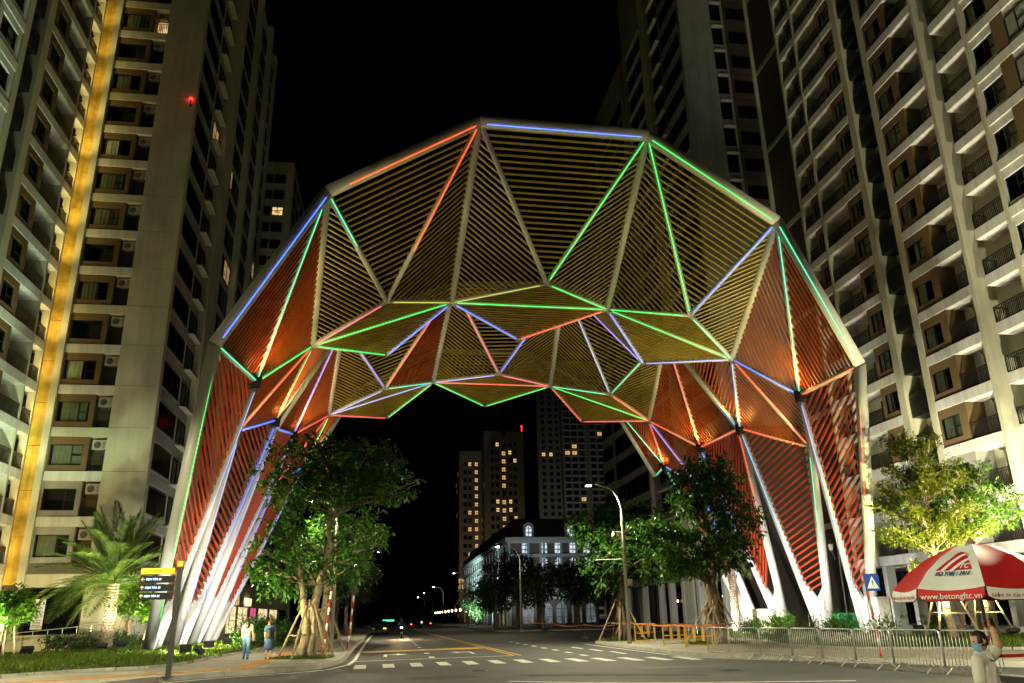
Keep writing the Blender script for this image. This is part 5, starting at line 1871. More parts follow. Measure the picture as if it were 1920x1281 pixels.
fr = barrier()
bar_m = MB().tube([(0, 0, 0.18), (0, 0, 1.08)], 0.0085, 6).mesh('upright', 'galv', True)
foot_m = MB().tube([(0, -0.34, 0.0), (0, -0.05, 0.2), (0, 0.05, 0.2), (0, 0.34, 0.0)], 0.016, 7).mesh('foot', 'galv', True)
BL = [(5.05, -0.55), (5.25, -2.25), (5.75, -3.95), (6.1, -5.7), (6.25, -7.5), (6.35, -9.3), (6.45, -11.1), (6.75, -12.9), (7.15, -14.7)]
words = ['first crowd barrier in the row, beside the banyan tree', 'second crowd barrier in the row from the banyan tree', 'third crowd barrier in the row, before the spiky plants', 'fourth crowd barrier in the row, before the spiky plants', 'fifth crowd barrier in the row, before the outer right arch leg', 'sixth crowd barrier in the row, before the crossing sign post', 'seventh crowd barrier in the row, left of the seated man', 'last crowd barrier in the row, behind the seated man']
proto = None
for i, (p, q) in enumerate(zip(BL[:-1], BL[1:])):
    ang = math.atan2(q[1] - p[1], q[0] - p[0])
    if proto is None:
        proto = thing('crowd_barrier', 'galvanised crowd barrier, ' + words[i], 'barrier', (p[0], p[1], 0.0), ang, 'crowd barriers along the right kerb')
        new('frame', fr, proto)
        for k in range(1, 15):
            new('upright', bar_m, proto, (BW * k / 15, 0, 0))
        for x in (0.3, BW - 0.3):
            new('foot', foot_m, proto, (x, 0, 0))
        o = proto
    else:
        o = copy_tree(proto)
        o.location = (p[0], p[1], 0.0)
        o.rotation_euler = (0, 0, ang + rnd.uniform(-0.02, 0.02))
        o['label'] = 'galvanised crowd barrier, ' + words[i]

# yellow work trestles with orange tape
for (x, y, a, l) in ((6.5, 12.4, 100, 'yellow steel trestle barrier nearest the lit street lamp'), (6.1, 6.3, 95, 'yellow steel trestle barrier in the middle, with a yellow bag tied on'), (6.2, 3.4, 80, 'yellow steel trestle barrier beside the banyan tree props')):
    r = thing('trestle', l, 'barrier', (x, y, 0.13), R(a - 90), 'yellow trestles on the right pavement')
    for sx in (-0.62, 0.62):
        new('post', MB().tube([(sx, 0, 0), (sx, 0, 1.0)], 0.035, 8).mesh('post', 'yellow_paint'), r)
    for z in (0.12, 0.5, 0.98):
        new('rail', MB().tube([(-0.62, 0, z), (0.62, 0, z)], 0.025, 7).mesh('rail', 'yellow_paint'), r)
    for sx in (-0.2, 0.2):
        new('plate', MB().box((sx - 0.06, -0.02, 0.3), (sx + 0.06, 0.02, 0.9)).mesh('plate', 'yellow_paint'), r)
tp = MB()
TP = [(8.6, 6.2, 1.12), (6.25, 3.2, 1.1), (6.1, 6.3, 1.1), (6.4, 11.8, 1.12), (6.7, 16.2, 1.2), (7.2, 30, 0.95), (8.2, 48, 1.0), (7.6, 62, 1.2)]
for p, q in zip(TP[:-1], TP[1:]):
    p, q = Vector(p), Vector(q)
    prev = p
    for k in range(1, 7):
        t = k / 6
        s = p.lerp(q, t) - Vector((0, 0, 0.25 * (1 - (2 * t - 1) ** 2) * min(1, (q - p).length / 20)))
        tp.bar(prev, s, 0.006, 0.07, (0, 0, 1))
        prev = s
tag(put('warning_tape', tp, 'orange_tape'), 'orange warning tape strung between the yellow trestles and the trees on the right', 'tape')
for i, (x, y) in enumerate(((7.2, 30), (8.2, 48))):
    r = thing('tape_post', 'small post carrying the orange tape, ' + ('nearer one' if i == 0 else 'farther one'), 'post', (x, y, 0.0), 0, 'posts carrying the orange tape')
    put('post', MB().tube([(x, y, 0), (x, y, 1.1)], 0.04, 7), 'stake', r)
    put('foot', MB().box((x - 0.2, y - 0.2, 0), (x + 0.2, y + 0.2, 0.08)), 'stake', r)

# pale cabinets beside the outer right leg, small cabinet, green bin
for a, b2, m, l in (((18.0, 7.8, 0.28), (18.75, 8.6, 2.22), 'cabinet', 'pale lit utility cabinet beside the outer right arch leg'), ((18.8, 7.7, 0.28), (19.6, 8.8, 2.25), 'cabinet_grey', 'grey unlit utility cabinet right of the pale one'), ((14.9, 15.9, 0.28), (16.1, 16.6, 1.75), 'cabinet', 'small pale cabinet behind the third right arch leg')):
    r = thing('utility_cabinet', l, 'cabinet', ((a[0] + b2[0]) / 2, (a[1] + b2[1]) / 2, a[2]), 0, 'utility cabinets on the right lawn')
    put('plinth', MB().box((a[0] - 0.04, a[1] - 0.04, a[2] - 0.1), (b2[0] + 0.04, b2[1] + 0.04, a[2] + 0.08)), 'kerb_stone', r)
    put('casing', MB().box((a[0], a[1], a[2] + 0.08), b2), m, r)
    put('lid', MB().box((a[0] - 0.05, a[1] - 0.05, b2[2]), (b2[0] + 0.05, b2[1] + 0.05, b2[2] + 0.05)), m, r)
    mx = (a[0] + b2[0]) / 2
    for s0, s1 in ((a[0] + 0.04, mx - 0.01), (mx + 0.01, b2[0] - 0.04)):
        d = put('door', MB().box((s0, a[1] - 0.02, a[2] + 0.15), (s1, a[1], b2[2] - 0.08)), m, r)
        put('handle', MB().box((s1 - 0.06, a[1] - 0.045, (a[2] + b2[2]) / 2 - 0.1), (s1 - 0.03, a[1] - 0.02, (a[2] + b2[2]) / 2 + 0.06)), 'dark_metal', d)
r = thing('waste_bin', 'green plastic waste bin with slatted lid before the dark wall', 'bin', (20.3, 15.0, 0.3))
put('body', MB().extrude([(19.75, 14.6, 0.45), (20.85, 14.6, 0.45), (20.95, 14.6, 1.35), (19.65, 14.6, 1.35)], (0, 0.7, 0)), 'green_plastic', r)
put('lid', MB().box((19.6, 14.5, 1.36), (21.0, 15.4, 1.46)), 'green_plastic', r)
for k in range(5):
    put('rib', MB().box((19.75, 14.56, 0.55 + 0.15 * k), (20.85, 14.6, 0.6 + 0.15 * k)), 'green_plastic', r)
for x in (19.85, 20.75):
    put('wheel', MB().tube([(x - 0.05, 14.75, 0.4), (x + 0.05, 14.75, 0.4)], 0.12, 12), 'black_plastic', r)
# railings in front of the rear tower and the ramp rail at the left shop
def handrail(label, pts, n, group):
    r = thing('handrail', label, 'railing', pts[0], 0, group)
    P = [Vector(p) for p in pts]
    for h in (0.5, 0.95):
        put('rail', MB().tube([p + Vector((0, 0, h)) for p in P], 0.025, 7), 'steel', r)
    a, b3 = P[0], P[-1]
    for i in range(n + 1):
        p = a.lerp(b3, i / n)
        put('post', MB().tube([p, p + Vector((0, 0, 0.95))], 0.025, 7), 'steel', r)


handrail('steel handrail along the shop ramp behind the young tree on the left', [(-31.5, 21.4, 0.2), (-25.2, 22.4, 0.75)], 8, 'steel handrails')
handrail('steel handrail beside the entrance left of the big ficus', [(-13.9, 24, 0.13), (-14.1, 36, 0.13)], 8, 'steel handrails')
handrail('steel handrail in front of the dark rear tower on the right', [(9.0, 22.5, 0.0), (13.5, 22.8, 0.0)], 7, 'steel handrails')
handrail('steel handrail on the dark wall behind the right arch legs', [(21.5, 22, 0.5), (24.0, 22, 0.5)], 10, 'steel handrails')

# classical lamp post between the right legs
r = thing('classical_lamp', 'ornate dark four-armed lantern post between the two front right arch legs', 'lamp post', (22.6, 18.8, 0.3))
put('post', MB().lathe([(0.2, 0), (0.2, 0.3), (0.1, 0.5), (0.07, 1.2), (0.055, 4.9), (0.09, 5.0), (0.04, 5.3), (0.02, 5.9)], 10, (22.6, 18.8, 0.3)), 'dark_metal', r, True)
for k in range(4):
    a = math.pi / 2 * k + 0.3
    e = Vector((22.6 + math.cos(a) * 0.6, 18.8 + math.sin(a) * 0.6, 5.5))
    put('arm', MB().tube([(22.6, 18.8, 5.1), (22.6 + math.cos(a) * 0.35, 18.8 + math.sin(a) * 0.35, 4.95), e], 0.025, 6), 'dark_metal', r)
    ln = put('lantern', MB().lathe([(0.09, 0.0), (0.17, 0.42), (0.2, 0.44), (0.07, 0.62), (0.02, 0.72)], 6, tuple(e)), 'dark_metal', r)
    put('lantern_pane', MB().lathe([(0.10, 0.03), (0.175, 0.4)], 6, tuple(e)), 'cabinet', ln)

# globe lamps along the right kerb in front of the house
for i in range(9):
    y = 132 + 10.5 * i
    r = thing('globe_lamp', 'warm globe lamp, ' + ('nearest', 'second nearest', 'third nearest', 'fourth nearest', 'middle', 'fourth farthest', 'third farthest', 'second farthest', 'farthest')[i] + ' in the low row along the right kerb', 'lamp', (6.6, y, 0.13), 0, 'warm globe lamps along the right kerb')
    put('post', MB().tube([(6.6, y, 0.13), (6.6, y, 2.8)], 0.05, 6), 'dark_metal', r)
    put('globe', MB().lathe([(0.05, 0), (0.18, 0.15), (0.22, 0.3), (0.16, 0.5), (0.04, 0.56)], 10, (6.6, y, 2.8)), 'bulb_warm', r, True)
r = thing('green_hoarding', 'low green-lit hoarding across the far end of the street', 'hoarding', (-6.5, 415, 0))
put('panel', MB().box((-9.4, 415, 0.2), (-3.4, 415.3, 2.6)), 'green_plastic', r)
put('light_strip', MB().box((-9.4, 414.9, 0.5), (-3.4, 414.98, 1.3)), 'green_light', r)

# ------------------------------------------------------------------ floodlights
WARM = (1.0, 0.93, 0.66)


def flood(label, base, target, power, color, angle, group, size=0.32, blend=0.7):
    r = thing('floodlight', label, 'floodlight', base, 0, group)
    b4 = Vector(base)
    d = (Vector(target) - b4).normalized()
    c = b4 + Vector((0, 0, 0.28))
    put('bracket', MB().box((b4.x - 0.12, b4.y - 0.12, b4.z), (b4.x + 0.12, b4.y + 0.12, b4.z + 0.03)).tube([b4, c - d * 0.05], 0.03, 6), 'black_plastic', r)
    put('housing', MB().bar(c - d * 0.1, c + d * 0.06, size * 1.5, size), 'black_plastic', r)
    put('lens', MB().bar(c + d * 0.061, c + d * 0.066, size * 1.35, size * 0.85), 'flood_glow', r)
    lamp_spot(r, c + d * 0.12, target, power, color, angle, blend, 0.12)
    return r


GF = 'floodlights aimed at the arch legs'
WHITE = (1.0, 0.98, 0.93)
for n, (px, y) in enumerate(((-16.6, 5.5), (-16.8, 11.6), (-16.9, 17.2), (-17.0, 22.5))):
    f = RING['B'][2 * n]
    flood('black floodlight in the left lawn lighting the %s left arch leg' % ('first', 'second', 'third', 'fourth')[n], (px, y, 0.33), (f[0], f[1], 1.0), 1500, WHITE, 155, GF)
for n, (x, y) in enumerate(((15.6, 7.2), (14.9, 12.0), (15.0, 18.0), (15.4, 23.5))):
    f = RING['B'][2 * n + 1]
    flood('black floodlight in the right lawn lighting the %s right arch leg' % ('first', 'second', 'third', 'fourth')[n], (x, y, 0.33), (f[0], f[1], 1.0), 2800, WHITE, 155, GF)
for n in range(4):  # extra fill spots without fixtures, added to lift the crown slats
    for s in (0, 1):
        f = RING['B'][2 * n + s]
        lamp_spot(arch, (f[0] + (1.2 if s == 0 else -1.2), f[1] - 1.9, 0.5), (f[0] * 0.35, f[1] - 4 if n == 0 else f[1] - 2, 19), 1500, (1.0, 0.86, 0.50), 62, 0.8, 0.1)
# up-lights at the nodes
for k in ('V', 'W', 'Q', 'X'):
    for i in (0, 4):
        p = N('%s%d' % (k, i))
        s = 1 if i == 0 else -1
        lamp_spot(arch, p + Vector((s * 1.1, 0, -0.3)), p + Vector((s * 6.0, -1.0, 9)), 260, (0.95, 0.82, 0.26), 125, 0.7, 0.15)
        lamp_spot(arch, p + Vector((s * 0.9, -0.9, -0.35)), p + Vector((-s * 0.4, -3.6, 6)), 420, (1.0, 0.46, 0.10), 110, 0.7, 0.1)

GB = 'floodlights washing the apartment towers'
flood('floodlight at the foot of the right tower, nearest the seated man', (20.5, -7.5, 0.35), (28, 3, 18), 19000, WARM, 110, GB)
flood('floodlight at the foot of the right tower among the feathery trees', (21.5, -0.5, 0.35), (28, 9, 22), 20000, WARM, 98, GB)
flood('floodlight at the foot of the right tower behind the arch', (22.0, 10.5, 0.35), (28, 14, 15), 3500, WARM, 75, GB)
flood('added floodlight on the right pavement corner aimed high up the right tower', (20.0, -13.0, 0.35), (28, 1, 33), 26000, WARM, 50, GB)  # added for more even light on the upper storeys
flood('floodlight under the lime tree', (16.0, 0.4, 0.35), (17.4, 2.0, 5.5), 7500, (1.0, 1.0, 0.42), 110, GB)
flood('floodlight under the tiered green tree', (20.2, 1.0, 0.35), (20.4, 3.0, 6), 4200, (1.0, 1.0, 0.5), 110, GB)
flood('floodlight before the shop front of the left tower', (-28.0, 14.5, 0.35), (-28.0, 24.6, 6), 2900, (1.0, 0.84, 0.36), 115, GB)
flood('floodlight at the left edge aimed up the balcony front', (-25.5, 7.0, 0.35), (-33, 16, 28), 38000, (0.74, 1.0, 0.62), 90, GB)
flood('floodlight in the lawn aimed at the corner of the left tower', (-22.5, 13.5, 0.35), (-26.5, 25, 32), 4700, (0.86, 0.98, 0.42), 70, GB)
flood('floodlight lighting the date palm', (-21.9, 14.6, 0.4), (-23.6, 18, 5.5), 5200, (1.0, 0.96, 0.66), 95, GB)
flood('floodlight lighting the young trees by the arch', (-21.4, 17.6, 0.35), (-23, 21.2, 2.8), 1500, (1.0, 0.95, 0.5), 100, GB)
flood('floodlight lighting the young tree at the left edge', (-23.4, 6.4, 0.4), (-24.8, 8.0, 2.4), 900, (1.0, 0.95, 0.5), 100, GB)
flood('unseen floodlight added on the near left corner, lighting the front leg of the arch', (-23.0, -9.0, 0.2), (-18.2, 6.5, 6.0), 7000, (1.0, 0.95, 0.62), 46, GB)  # added out of view to brighten the left front pipes
flood('unseen floodlight added on the near right corner, lighting the front leg of the arch', (15.0, -10.0, 0.2), (18.0, 7.0, 5.5), 3600, (1.0, 0.95, 0.62), 46, GB)  # unseen counterpart, added to brighten the right front leg
flood('added floodlight brightening the leaning ficus from the lawn edge', (-15.3, 2.2, 0.35), (-12.4, 4.2, 4.2), 3400, (1.0, 0.97, 0.42), 110, GB)  # added to brighten the lower left leaves of the ficus
flood('floodlight lighting the balcony end wall beyond the gold strip', (-22.3, 30.2, 0.2), (-24, 40, 34), 1800, WARM, 70, GB)
# gold strip: a wall washer at every storey
for k in range(16):
    z = 3.2 + 3.05 * k
    wsh = new('wall_washer', None, lt, Vector((-32.3, 22.7, z)) - wloc(lt))
    put('fixture', MB().box((-32.48, 22.63, z), (-32.25, 22.75, z + 0.08)), 'dark_metal', wsh)
    lamp_spot(wsh, (-32.3, 22.85, z + 0.12), (-32.05, 24.6, z + 1.3), 130 * rnd.uniform(0.6, 1.4), (1.0, 0.76, 0.24), 140, 0.8, 0.15)
# added fill spots without fixtures for the house and the towers
lamp_spot(vb, (16, 100, 1), (18, 110, 12), 1800, (0.8, 0.95, 1.0), 110, 0.8, 0.2)
lamp_spot(vb, (8.0, 125, 1), (13, 132, 12), 14000, (0.7, 1.0, 0.9), 120, 0.8, 0.2)
lamp_spot(vb, (8.0, 155, 1), (13, 160, 12), 14000, (0.7, 1.0, 0.9), 120, 0.8, 0.2)
lamp_spot(bt, (13, 38, 0.6), (21, 44, 30), 330, (1.0, 0.75, 0.4), 120, 0.8, 0.2)
lamp_spot(ta, (22, 235, 1), (30, 268, 30), 9000, (1.0, 0.8, 0.5), 100, 0.8, 0.3)
lamp_spot(tb, (60, 270, 1), (80, 325, 30), 22000, (0.9, 0.95, 0.8), 120, 0.8, 0.3)
lamp_spot(bl, (-20, 70, 1), (-28, 95, 60), 9000, (1.0, 0.85, 0.55), 60, 0.8, 0.3)


# ------------------------------------------------------------------ people
def skinned(name, joints, bones, root, m, parent, levels=2):
    names = list(joints)
    off = wloc(parent)
    me = bpy.data.meshes.new(name)
    me.from_pydata([Vector(joints[n][:3]) - off for n in names], [(names.index(a), names.index(b)) for a, b in bones], [])
    o = bpy.data.objects.new(name, me)
    col.objects.link(o)
    sk = o.modifiers.new('skin', 'SKIN')
    sk.branch_smoothing = 0.6
    for i, n in enumerate(names):
        r = joints[n][3]
        me.skin_vertices[0].data[i].radius = (r if not hasattr(r, '__len__') else r[0], r if not hasattr(r, '__len__') else r[1])
        me.skin_vertices[0].data[i].use_root = (n == root)
    ss = o.modifiers.new('sub', 'SUBSURF')
    ss.levels = levels
    ss.render_levels = levels
    dg = bpy.context.evaluated_depsgraph_get()
    out = bpy.data.meshes.new_from_object(o.evaluated_get(dg))
    bpy.data.objects.remove(o)
    out.materials.clear()
    out.materials.append(M[m])
    out.polygons.foreach_set('use_smooth', [True] * len(out.polygons))
    return new(name, out, parent)


def blob(name, joints, bones, m, parent, side=(1, 0, 0), voxel=0.012, smooth=5):
    """one continuous body: tapered limbs of elliptical section merged by a voxel remesh"""
    off = wloc(parent)
    S = Vector(side).normalized()
    mb = MB()
    n = 14

    def rad(j):
        r = joints[j][3]
        return r if hasattr(r, '__len__') else (r, r)

    for a, b in bones:
        p, q = Vector(joints[a][:3]), Vector(joints[b][:3])
        (a0, a1), (b0, b1) = rad(a), rad(b)
        d = (q - p).normalized()
        x = S - d * S.dot(d)
        if x.length < 0.2:
            x = Vector((0, 0, 1)) - d * d.z
        x.normalize()
        y = d.cross(x)
        rings = []
        for k in range(5):
            t = math.pi / 2 * k / 4
            rings.append((p - d * math.cos(t) * min(a0, a1), a0 * math.sin(t) + 0.001, a1 * math.sin(t) + 0.001))
        for k in range(5):
            t = math.pi / 2 * k / 4
            rings.append((q + d * math.sin(t) * min(b0, b1), b0 * math.cos(t) + 0.001, b1 * math.cos(t) + 0.001))
        vs, fs = [], []
        for c, r0, r1 in rings:
            for k in range(n):
                t = 2 * math.pi * k / n
                vs.append(c + x * (r0 * math.cos(t)) + y * (r1 * math.sin(t)))
        for i in range(len(rings) - 1):
            for k in range(n):
                u, v = i * n + k, i * n + (k + 1) % n
                fs.append((u, v, v + n, u + n))
        fs.append(tuple(range(n - 1, -1, -1)))
        fs.append(tuple((len(rings) - 1) * n + k for k in range(n)))
        mb.add(vs, fs)
    o = bpy.data.objects.new(name, mb.mesh(name, m, True, off))
    col.objects.link(o)
    rm = o.modifiers.new('remesh', 'REMESH')
    rm.mode = 'VOXEL'
    rm.voxel_size = voxel
    rm.use_smooth_shade = True
    sm = o.modifiers.new('smooth', 'SMOOTH')
    sm.iterations = smooth
    sm.factor = 0.5
    dg = bpy.context.evaluated_depsgraph_get()
    out = bpy.data.meshes.new_from_object(o.evaluated_get(dg))
    bpy.data.objects.remove(o)
    out.materials.clear()
    out.materials.append(M[m])
    out.polygons.foreach_set('use_smooth', [True] * len(out.polygons))
    return new(name, out, parent)


def head_parts(parent, c, d, hair, hair_m, scale=1.0, mask=False, hair_len=0.0):
    """head with face turned to d; c is the centre of the skull"""
    c = Vector(c)
    d = Vector(d).normalized()
    s = d.cross(Vector((0, 0, 1))).normalized()
    u = s.cross(d)

    def pt(a, b, k=1.0, face=True):
        # a: azimuth from the face (0 = nose), b: elevation
        x, y, z = math.cos(b) * math.cos(a), math.cos(b) * math.sin(a), math.sin(b)
        fx, fy, fz = 0.098, 0.078, 0.118
        if z < 0:
            fy *= 1 + 0.35 * z
            fx *= 1 + 0.12 * z
        r = 1.0
        if face and abs(a) < 0.3 and -0.35 < b < 0.15:
            r += 0.16 * (1 - abs(a) / 0.3) * (1 - abs(b + 0.12) / 0.25 if abs(b + 0.12) < 0.25 else 0)
        if face and 0.2 < abs(a) < 0.6 and 0.0 < b < 0.25:
            r -= 0.05
        return c + (d * (x * fx * r * k) + s * (y * fy * k * r) + u * (z * fz * k)) * scale

    def grid(a0, a1, b0, b1, na, nb, k, face):
        mb = MB()
        vs = [pt(a0 + (a1 - a0) * i / na, b0 + (b1 - b0) * j / nb, k, face) for j in range(nb + 1) for i in range(na + 1)]
        fs = [(j * (na + 1) + i, j * (na + 1) + i + 1, (j + 1) * (na + 1) + i + 1, (j + 1) * (na + 1) + i) for j in range(nb) for i in range(na)]
        return mb.add(vs, fs)

    hd = put('head', grid(-math.pi, math.pi, -1.56, 1.56, 40, 24, 1.0, True), 'skin', parent, True)
    for sd in (-1, 1):
        e = pt(sd * 0.42, 0.1, 0.98)
        put('eye', MB().lathe([(0.002, -0.008), (0.012, -0.004), (0.012, 0.004), (0.002, 0.008)], 8, tuple(e)), 'hair', hd, True)
        q = pt(sd * 1.62, 0.0, 1.0, False)
        put('ear', MB().tube([q - u * 0.03, q - d * 0.012 + u * 0.005 + s * sd * 0.012 * 1.0, q + u * 0.035], [0.008, 0.018, 0.008], 7), 'skin', hd, True)
    put('mouth', MB().tube([pt(-0.22, -0.55, 1.0), pt(0, -0.55, 1.01), pt(0.22, -0.55, 1.0)], 0.005, 6), 'red_cloth', hd, True)
    hb = grid(0.95, 2 * math.pi - 0.95, -0.35, 1.56, 28, 12, 1.1, False)
    hb2 = grid(-0.96, 0.96, 0.62, 1.56, 14, 6, 1.1, False)
    hb.add(hb2.v, hb2.f)
    if hair_len:
        hb.tube([c - d * 0.05 + u * 0.06, c - d * 0.085 - u * 0.08, c - d * 0.09 - u * (0.1 + hair_len * 0.6), c - d * 0.08 - u * (0.1 + hair_len)], [0.09, 0.1, 0.09, 0.03], 12)
    put('hair', hb, hair_m, hd, True)
    if mask:
        put('face_mask', grid(-1.25, 1.25, -1.0, -0.12, 16, 7, 1.13, True), 'mask_blue', hd, True)
        for sd in (-1, 1):
            put('mask_strap', MB().tube([pt(sd * 1.24, -0.25, 1.13), pt(sd * 1.6, 0.0, 1.08)], 0.004, 5), 'mask_blue', hd)
    return hd


def hand(parent, wrist, direc, palm_n, curl=0.6, side=1):
    """palm with five separate tapered fingers"""
    w, d, n = Vector(wrist), Vector(direc).normalized(), Vector(palm_n).normalized()
    s = d.cross(n).normalized() * side
    J, Bn = {'w': (*w, 0.024), 'p': (*(w + d * 0.05), (0.036, 0.018))}, [('w', 'p')]
    for i, (k, L) in enumerate(((-0.028, 0.066), (-0.009, 0.08), (0.010, 0.075), (0.029, 0.058))):
        a = w + d * 0.085 + s * k
        J['a%d' % i] = (*a, 0.0095)
        p, ang = a, 0.0
        Bn.append(('p', 'a%d' % i))
        prev = 'a%d' % i
        for j, f in enumerate((0.45, 0.32, 0.23)):
            ang += curl * (0.9 + 0.1 * j)
            p = p + (d * math.cos(ang) + n * math.sin(ang)) * L * f
            J['f%d%d' % (i, j)] = (*p, 0.0088 - 0.0012 * j)
            Bn.append((prev, 'f%d%d' % (i, j)))
            prev = 'f%d%d' % (i, j)
    t0 = w + d * 0.03 - s * 0.034
    J['t0'] = (*t0, 0.012)
    J['t1'] = (*(t0 + (d * 0.6 - s * 0.5 + n * 0.4).normalized() * 0.035), 0.0105)
    J['t2'] = (*(t0 + (d * 0.6 - s * 0.5 + n * 0.4).normalized() * 0.035 + (d * 0.5 + n * 0.9).normalized() * 0.03), 0.009)
    Bn += [('w', 't0'), ('t0', 't1'), ('t1', 't2')]
    return skinned('hand', J, Bn, 'w', 'skin', parent, 1)


def walker(label, base, H, phase, female_hair, top_m, leg_m, dress, group):
    r = thing('person', label, 'person', base, 0, group)
    bx, by, bz = base
    k = H / 1.65

    def P(x, y, z, rr):
        rr = tuple(q * k for q in rr) if hasattr(rr, '__len__') else rr * k
        return (bx + x * k, by + y * k, bz + z * k, rr)

    st = 0.16 * phase
    J = {'pel': P(0, 0, 0.92, (0.14, 0.095)), 'waist': P(0, 0, 1.06, (0.115, 0.085)), 'chest': P(0, 0, 1.26, (0.135, 0.09)), 'up': P(0, 0, 1.335, (0.115, 0.075)), 'neckb': P(0, 0.0, 1.40, (0.052, 0.052)), 'neck': P(0, 0.005, 1.46, 0.048),
         'hl': P(-0.085, 0, 0.86, 0.085), 'kl': P(-0.09, 0.02 + st * 0.5, 0.48, 0.055), 'al': P(-0.09, -0.03 + st, 0.09, 0.036), 'tl': P(-0.1, 0.10 + st, 0.03, 0.032),
         'hr': P(0.085, 0, 0.86, 0.085), 'kr': P(0.09, 0.02 - st * 0.5, 0.48, 0.055), 'ar': P(0.09, -0.05 - st, 0.09, 0.036), 'tr': P(0.1, 0.08 - st, 0.03, 0.032),
         'sl': P(-0.165, 0, 1.35, 0.05), 'el': P(-0.21, -0.02 - st * 0.4, 1.1, 0.038), 'wl': P(-0.2, 0.05 - st * 0.6, 0.88, 0.026),
         'sr': P(0.165, 0, 1.35, 0.05), 'er': P(0.22, -0.02 + st * 0.4, 1.1, 0.038), 'wr': P(0.22, 0.05 + st * 0.6, 0.88, 0.026)}
    Bn = [('pel', 'waist'), ('waist', 'chest'), ('chest', 'up'), ('up', 'neckb'), ('neckb', 'neck'), ('pel', 'hl'), ('hl', 'kl'), ('kl', 'al'), ('al', 'tl'), ('pel', 'hr'), ('hr', 'kr'), ('kr', 'ar'), ('ar', 'tr'), ('up', 'sl'), ('sl', 'el'), ('el', 'wl'), ('up', 'sr'), ('sr', 'er'), ('er', 'wr')]
    JB = {n: (v[0], v[1], v[2], tuple(q * 0.82 for q in v[3])) if hasattr(v[3], '__len__') else v for n, v in J.items()}
    blob('body', JB, Bn, 'skin', r, (1, 0, 0), 0.014)

    def fat(names, f, add=0.0):
        out = {}
        for n in names:
            x = J[n]
            rr = x[3]
            out[n] = (x[0], x[1], x[2], tuple(q * f + add for q in rr) if hasattr(rr, '__len__') else rr * f + add)
        return out
    tp = fat(['pel', 'waist', 'chest', 'up', 'neckb', 'sl', 'el', 'sr', 'er'], 1.1, 0.008)
    m = lambda a, b, t, rr: tuple(J[a][i] + (J[b][i] - J[a][i]) * t for i in range(3)) + (rr,)
    tp['el'] = m('sl', 'el', 0.75, 0.052 * k)
    tp['er'] = m('sr', 'er', 0.75, 0.052 * k)
    tp['neckb'] = (*J['neckb'][:3], 0.06 * k)
    bb = [('pel', 'waist'), ('waist', 'chest'), ('chest', 'up'), ('up', 'neckb'), ('up', 'sl'), ('sl', 'el'), ('up', 'sr'), ('sr', 'er')]
    if dress:
        tp['hem'] = P(0, 0, 0.5, (0.21, 0.16))
        tp['pel'] = (*J['pel'][:3], (0.175 * k, 0.13 * k))
        bb.append(('pel', 'hem'))
    blob('dress' if dress else 'top', tp, bb, top_m, r, (1, 0, 0), 0.014)
    if not dress:
        lg = fat(['pel', 'hl', 'kl', 'al', 'hr', 'kr', 'ar'], 1.12, 0.01)
        blob('trousers', lg, [('pel', 'hl'), ('hl', 'kl'), ('kl', 'al'), ('pel', 'hr'), ('hr', 'kr'), ('kr', 'ar')], leg_m, r, (1, 0, 0), 0.014)
    for a, t in (('al', 'tl'), ('ar', 'tr')):
        A, T = Vector(J[a][:3]), Vector(J[t][:3])
        A.z = bz + 0.045
        put('shoe', MB().tube([A - Vector((0, 0.05, 0)), A, T.lerp(A, 0.3), T + Vector((0, 0.04, 0))], [0.03, 0.045, 0.045, 0.025], 8), 'black_cloth' if not dress else 'leather', r, True)
    for w, e, s in (('wl', 'el', -1), ('wr', 'er', 1)):
        hand(r, J[w][:3], Vector(J[w][:3]) - Vector(J[e][:3]), (-s, 0, 0), 0.35, s)
    head_parts(r, (bx, by + 0.02 * k, bz + 1.545 * k), (0, 1, -0.05), True, 'hair' if female_hair else 'hair_red', k, False, 0.26 if female_hair else 0.03)
    return r


w1 = walker('woman walking away with long dark hair, beige top, blue jeans and brown shoulder bag', (-13.84, 4.43, 0.13), 1.67, 0.5, True, 'beige_top', 'jeans', False, 'people walking on the left pavement')
put('shoulder_bag', MB().extrude([(-13.62, 4.30, 0.88), (-13.50, 4.30, 0.88), (-13.51, 4.30, 1.16), (-13.60, 4.30, 1.16)], (0, 0.26, 0)).tube([(-13.56, 4.32, 1.15), (-13.68, 4.40, 1.53), (-13.56, 4.54, 1.15)], 0.014, 6), 'leather', w1)
w2 = walker('woman walking away in a navy dress with a dark backpack and bare legs', (-12.86, 4.1, 0.13), 1.58, -0.35, False, 'navy', None, True, 'people walking on the left pavement')
put('backpack', MB().lathe([(0.03, 0), (0.13, 0.04), (0.145, 0.2), (0.12, 0.38), (0.04, 0.44)], 12, (-12.86, 3.96, 0.95)).tube([(-12.94, 3.98, 1.3), (-12.97, 4.08, 1.45), (-12.95, 4.2, 1.35)], 0.018, 6).tube([(-12.78, 3.98, 1.3), (-12.75, 4.08, 1.45), (-12.77, 4.2, 1.35)], 0.018, 6), 'black_cloth', w2, True)

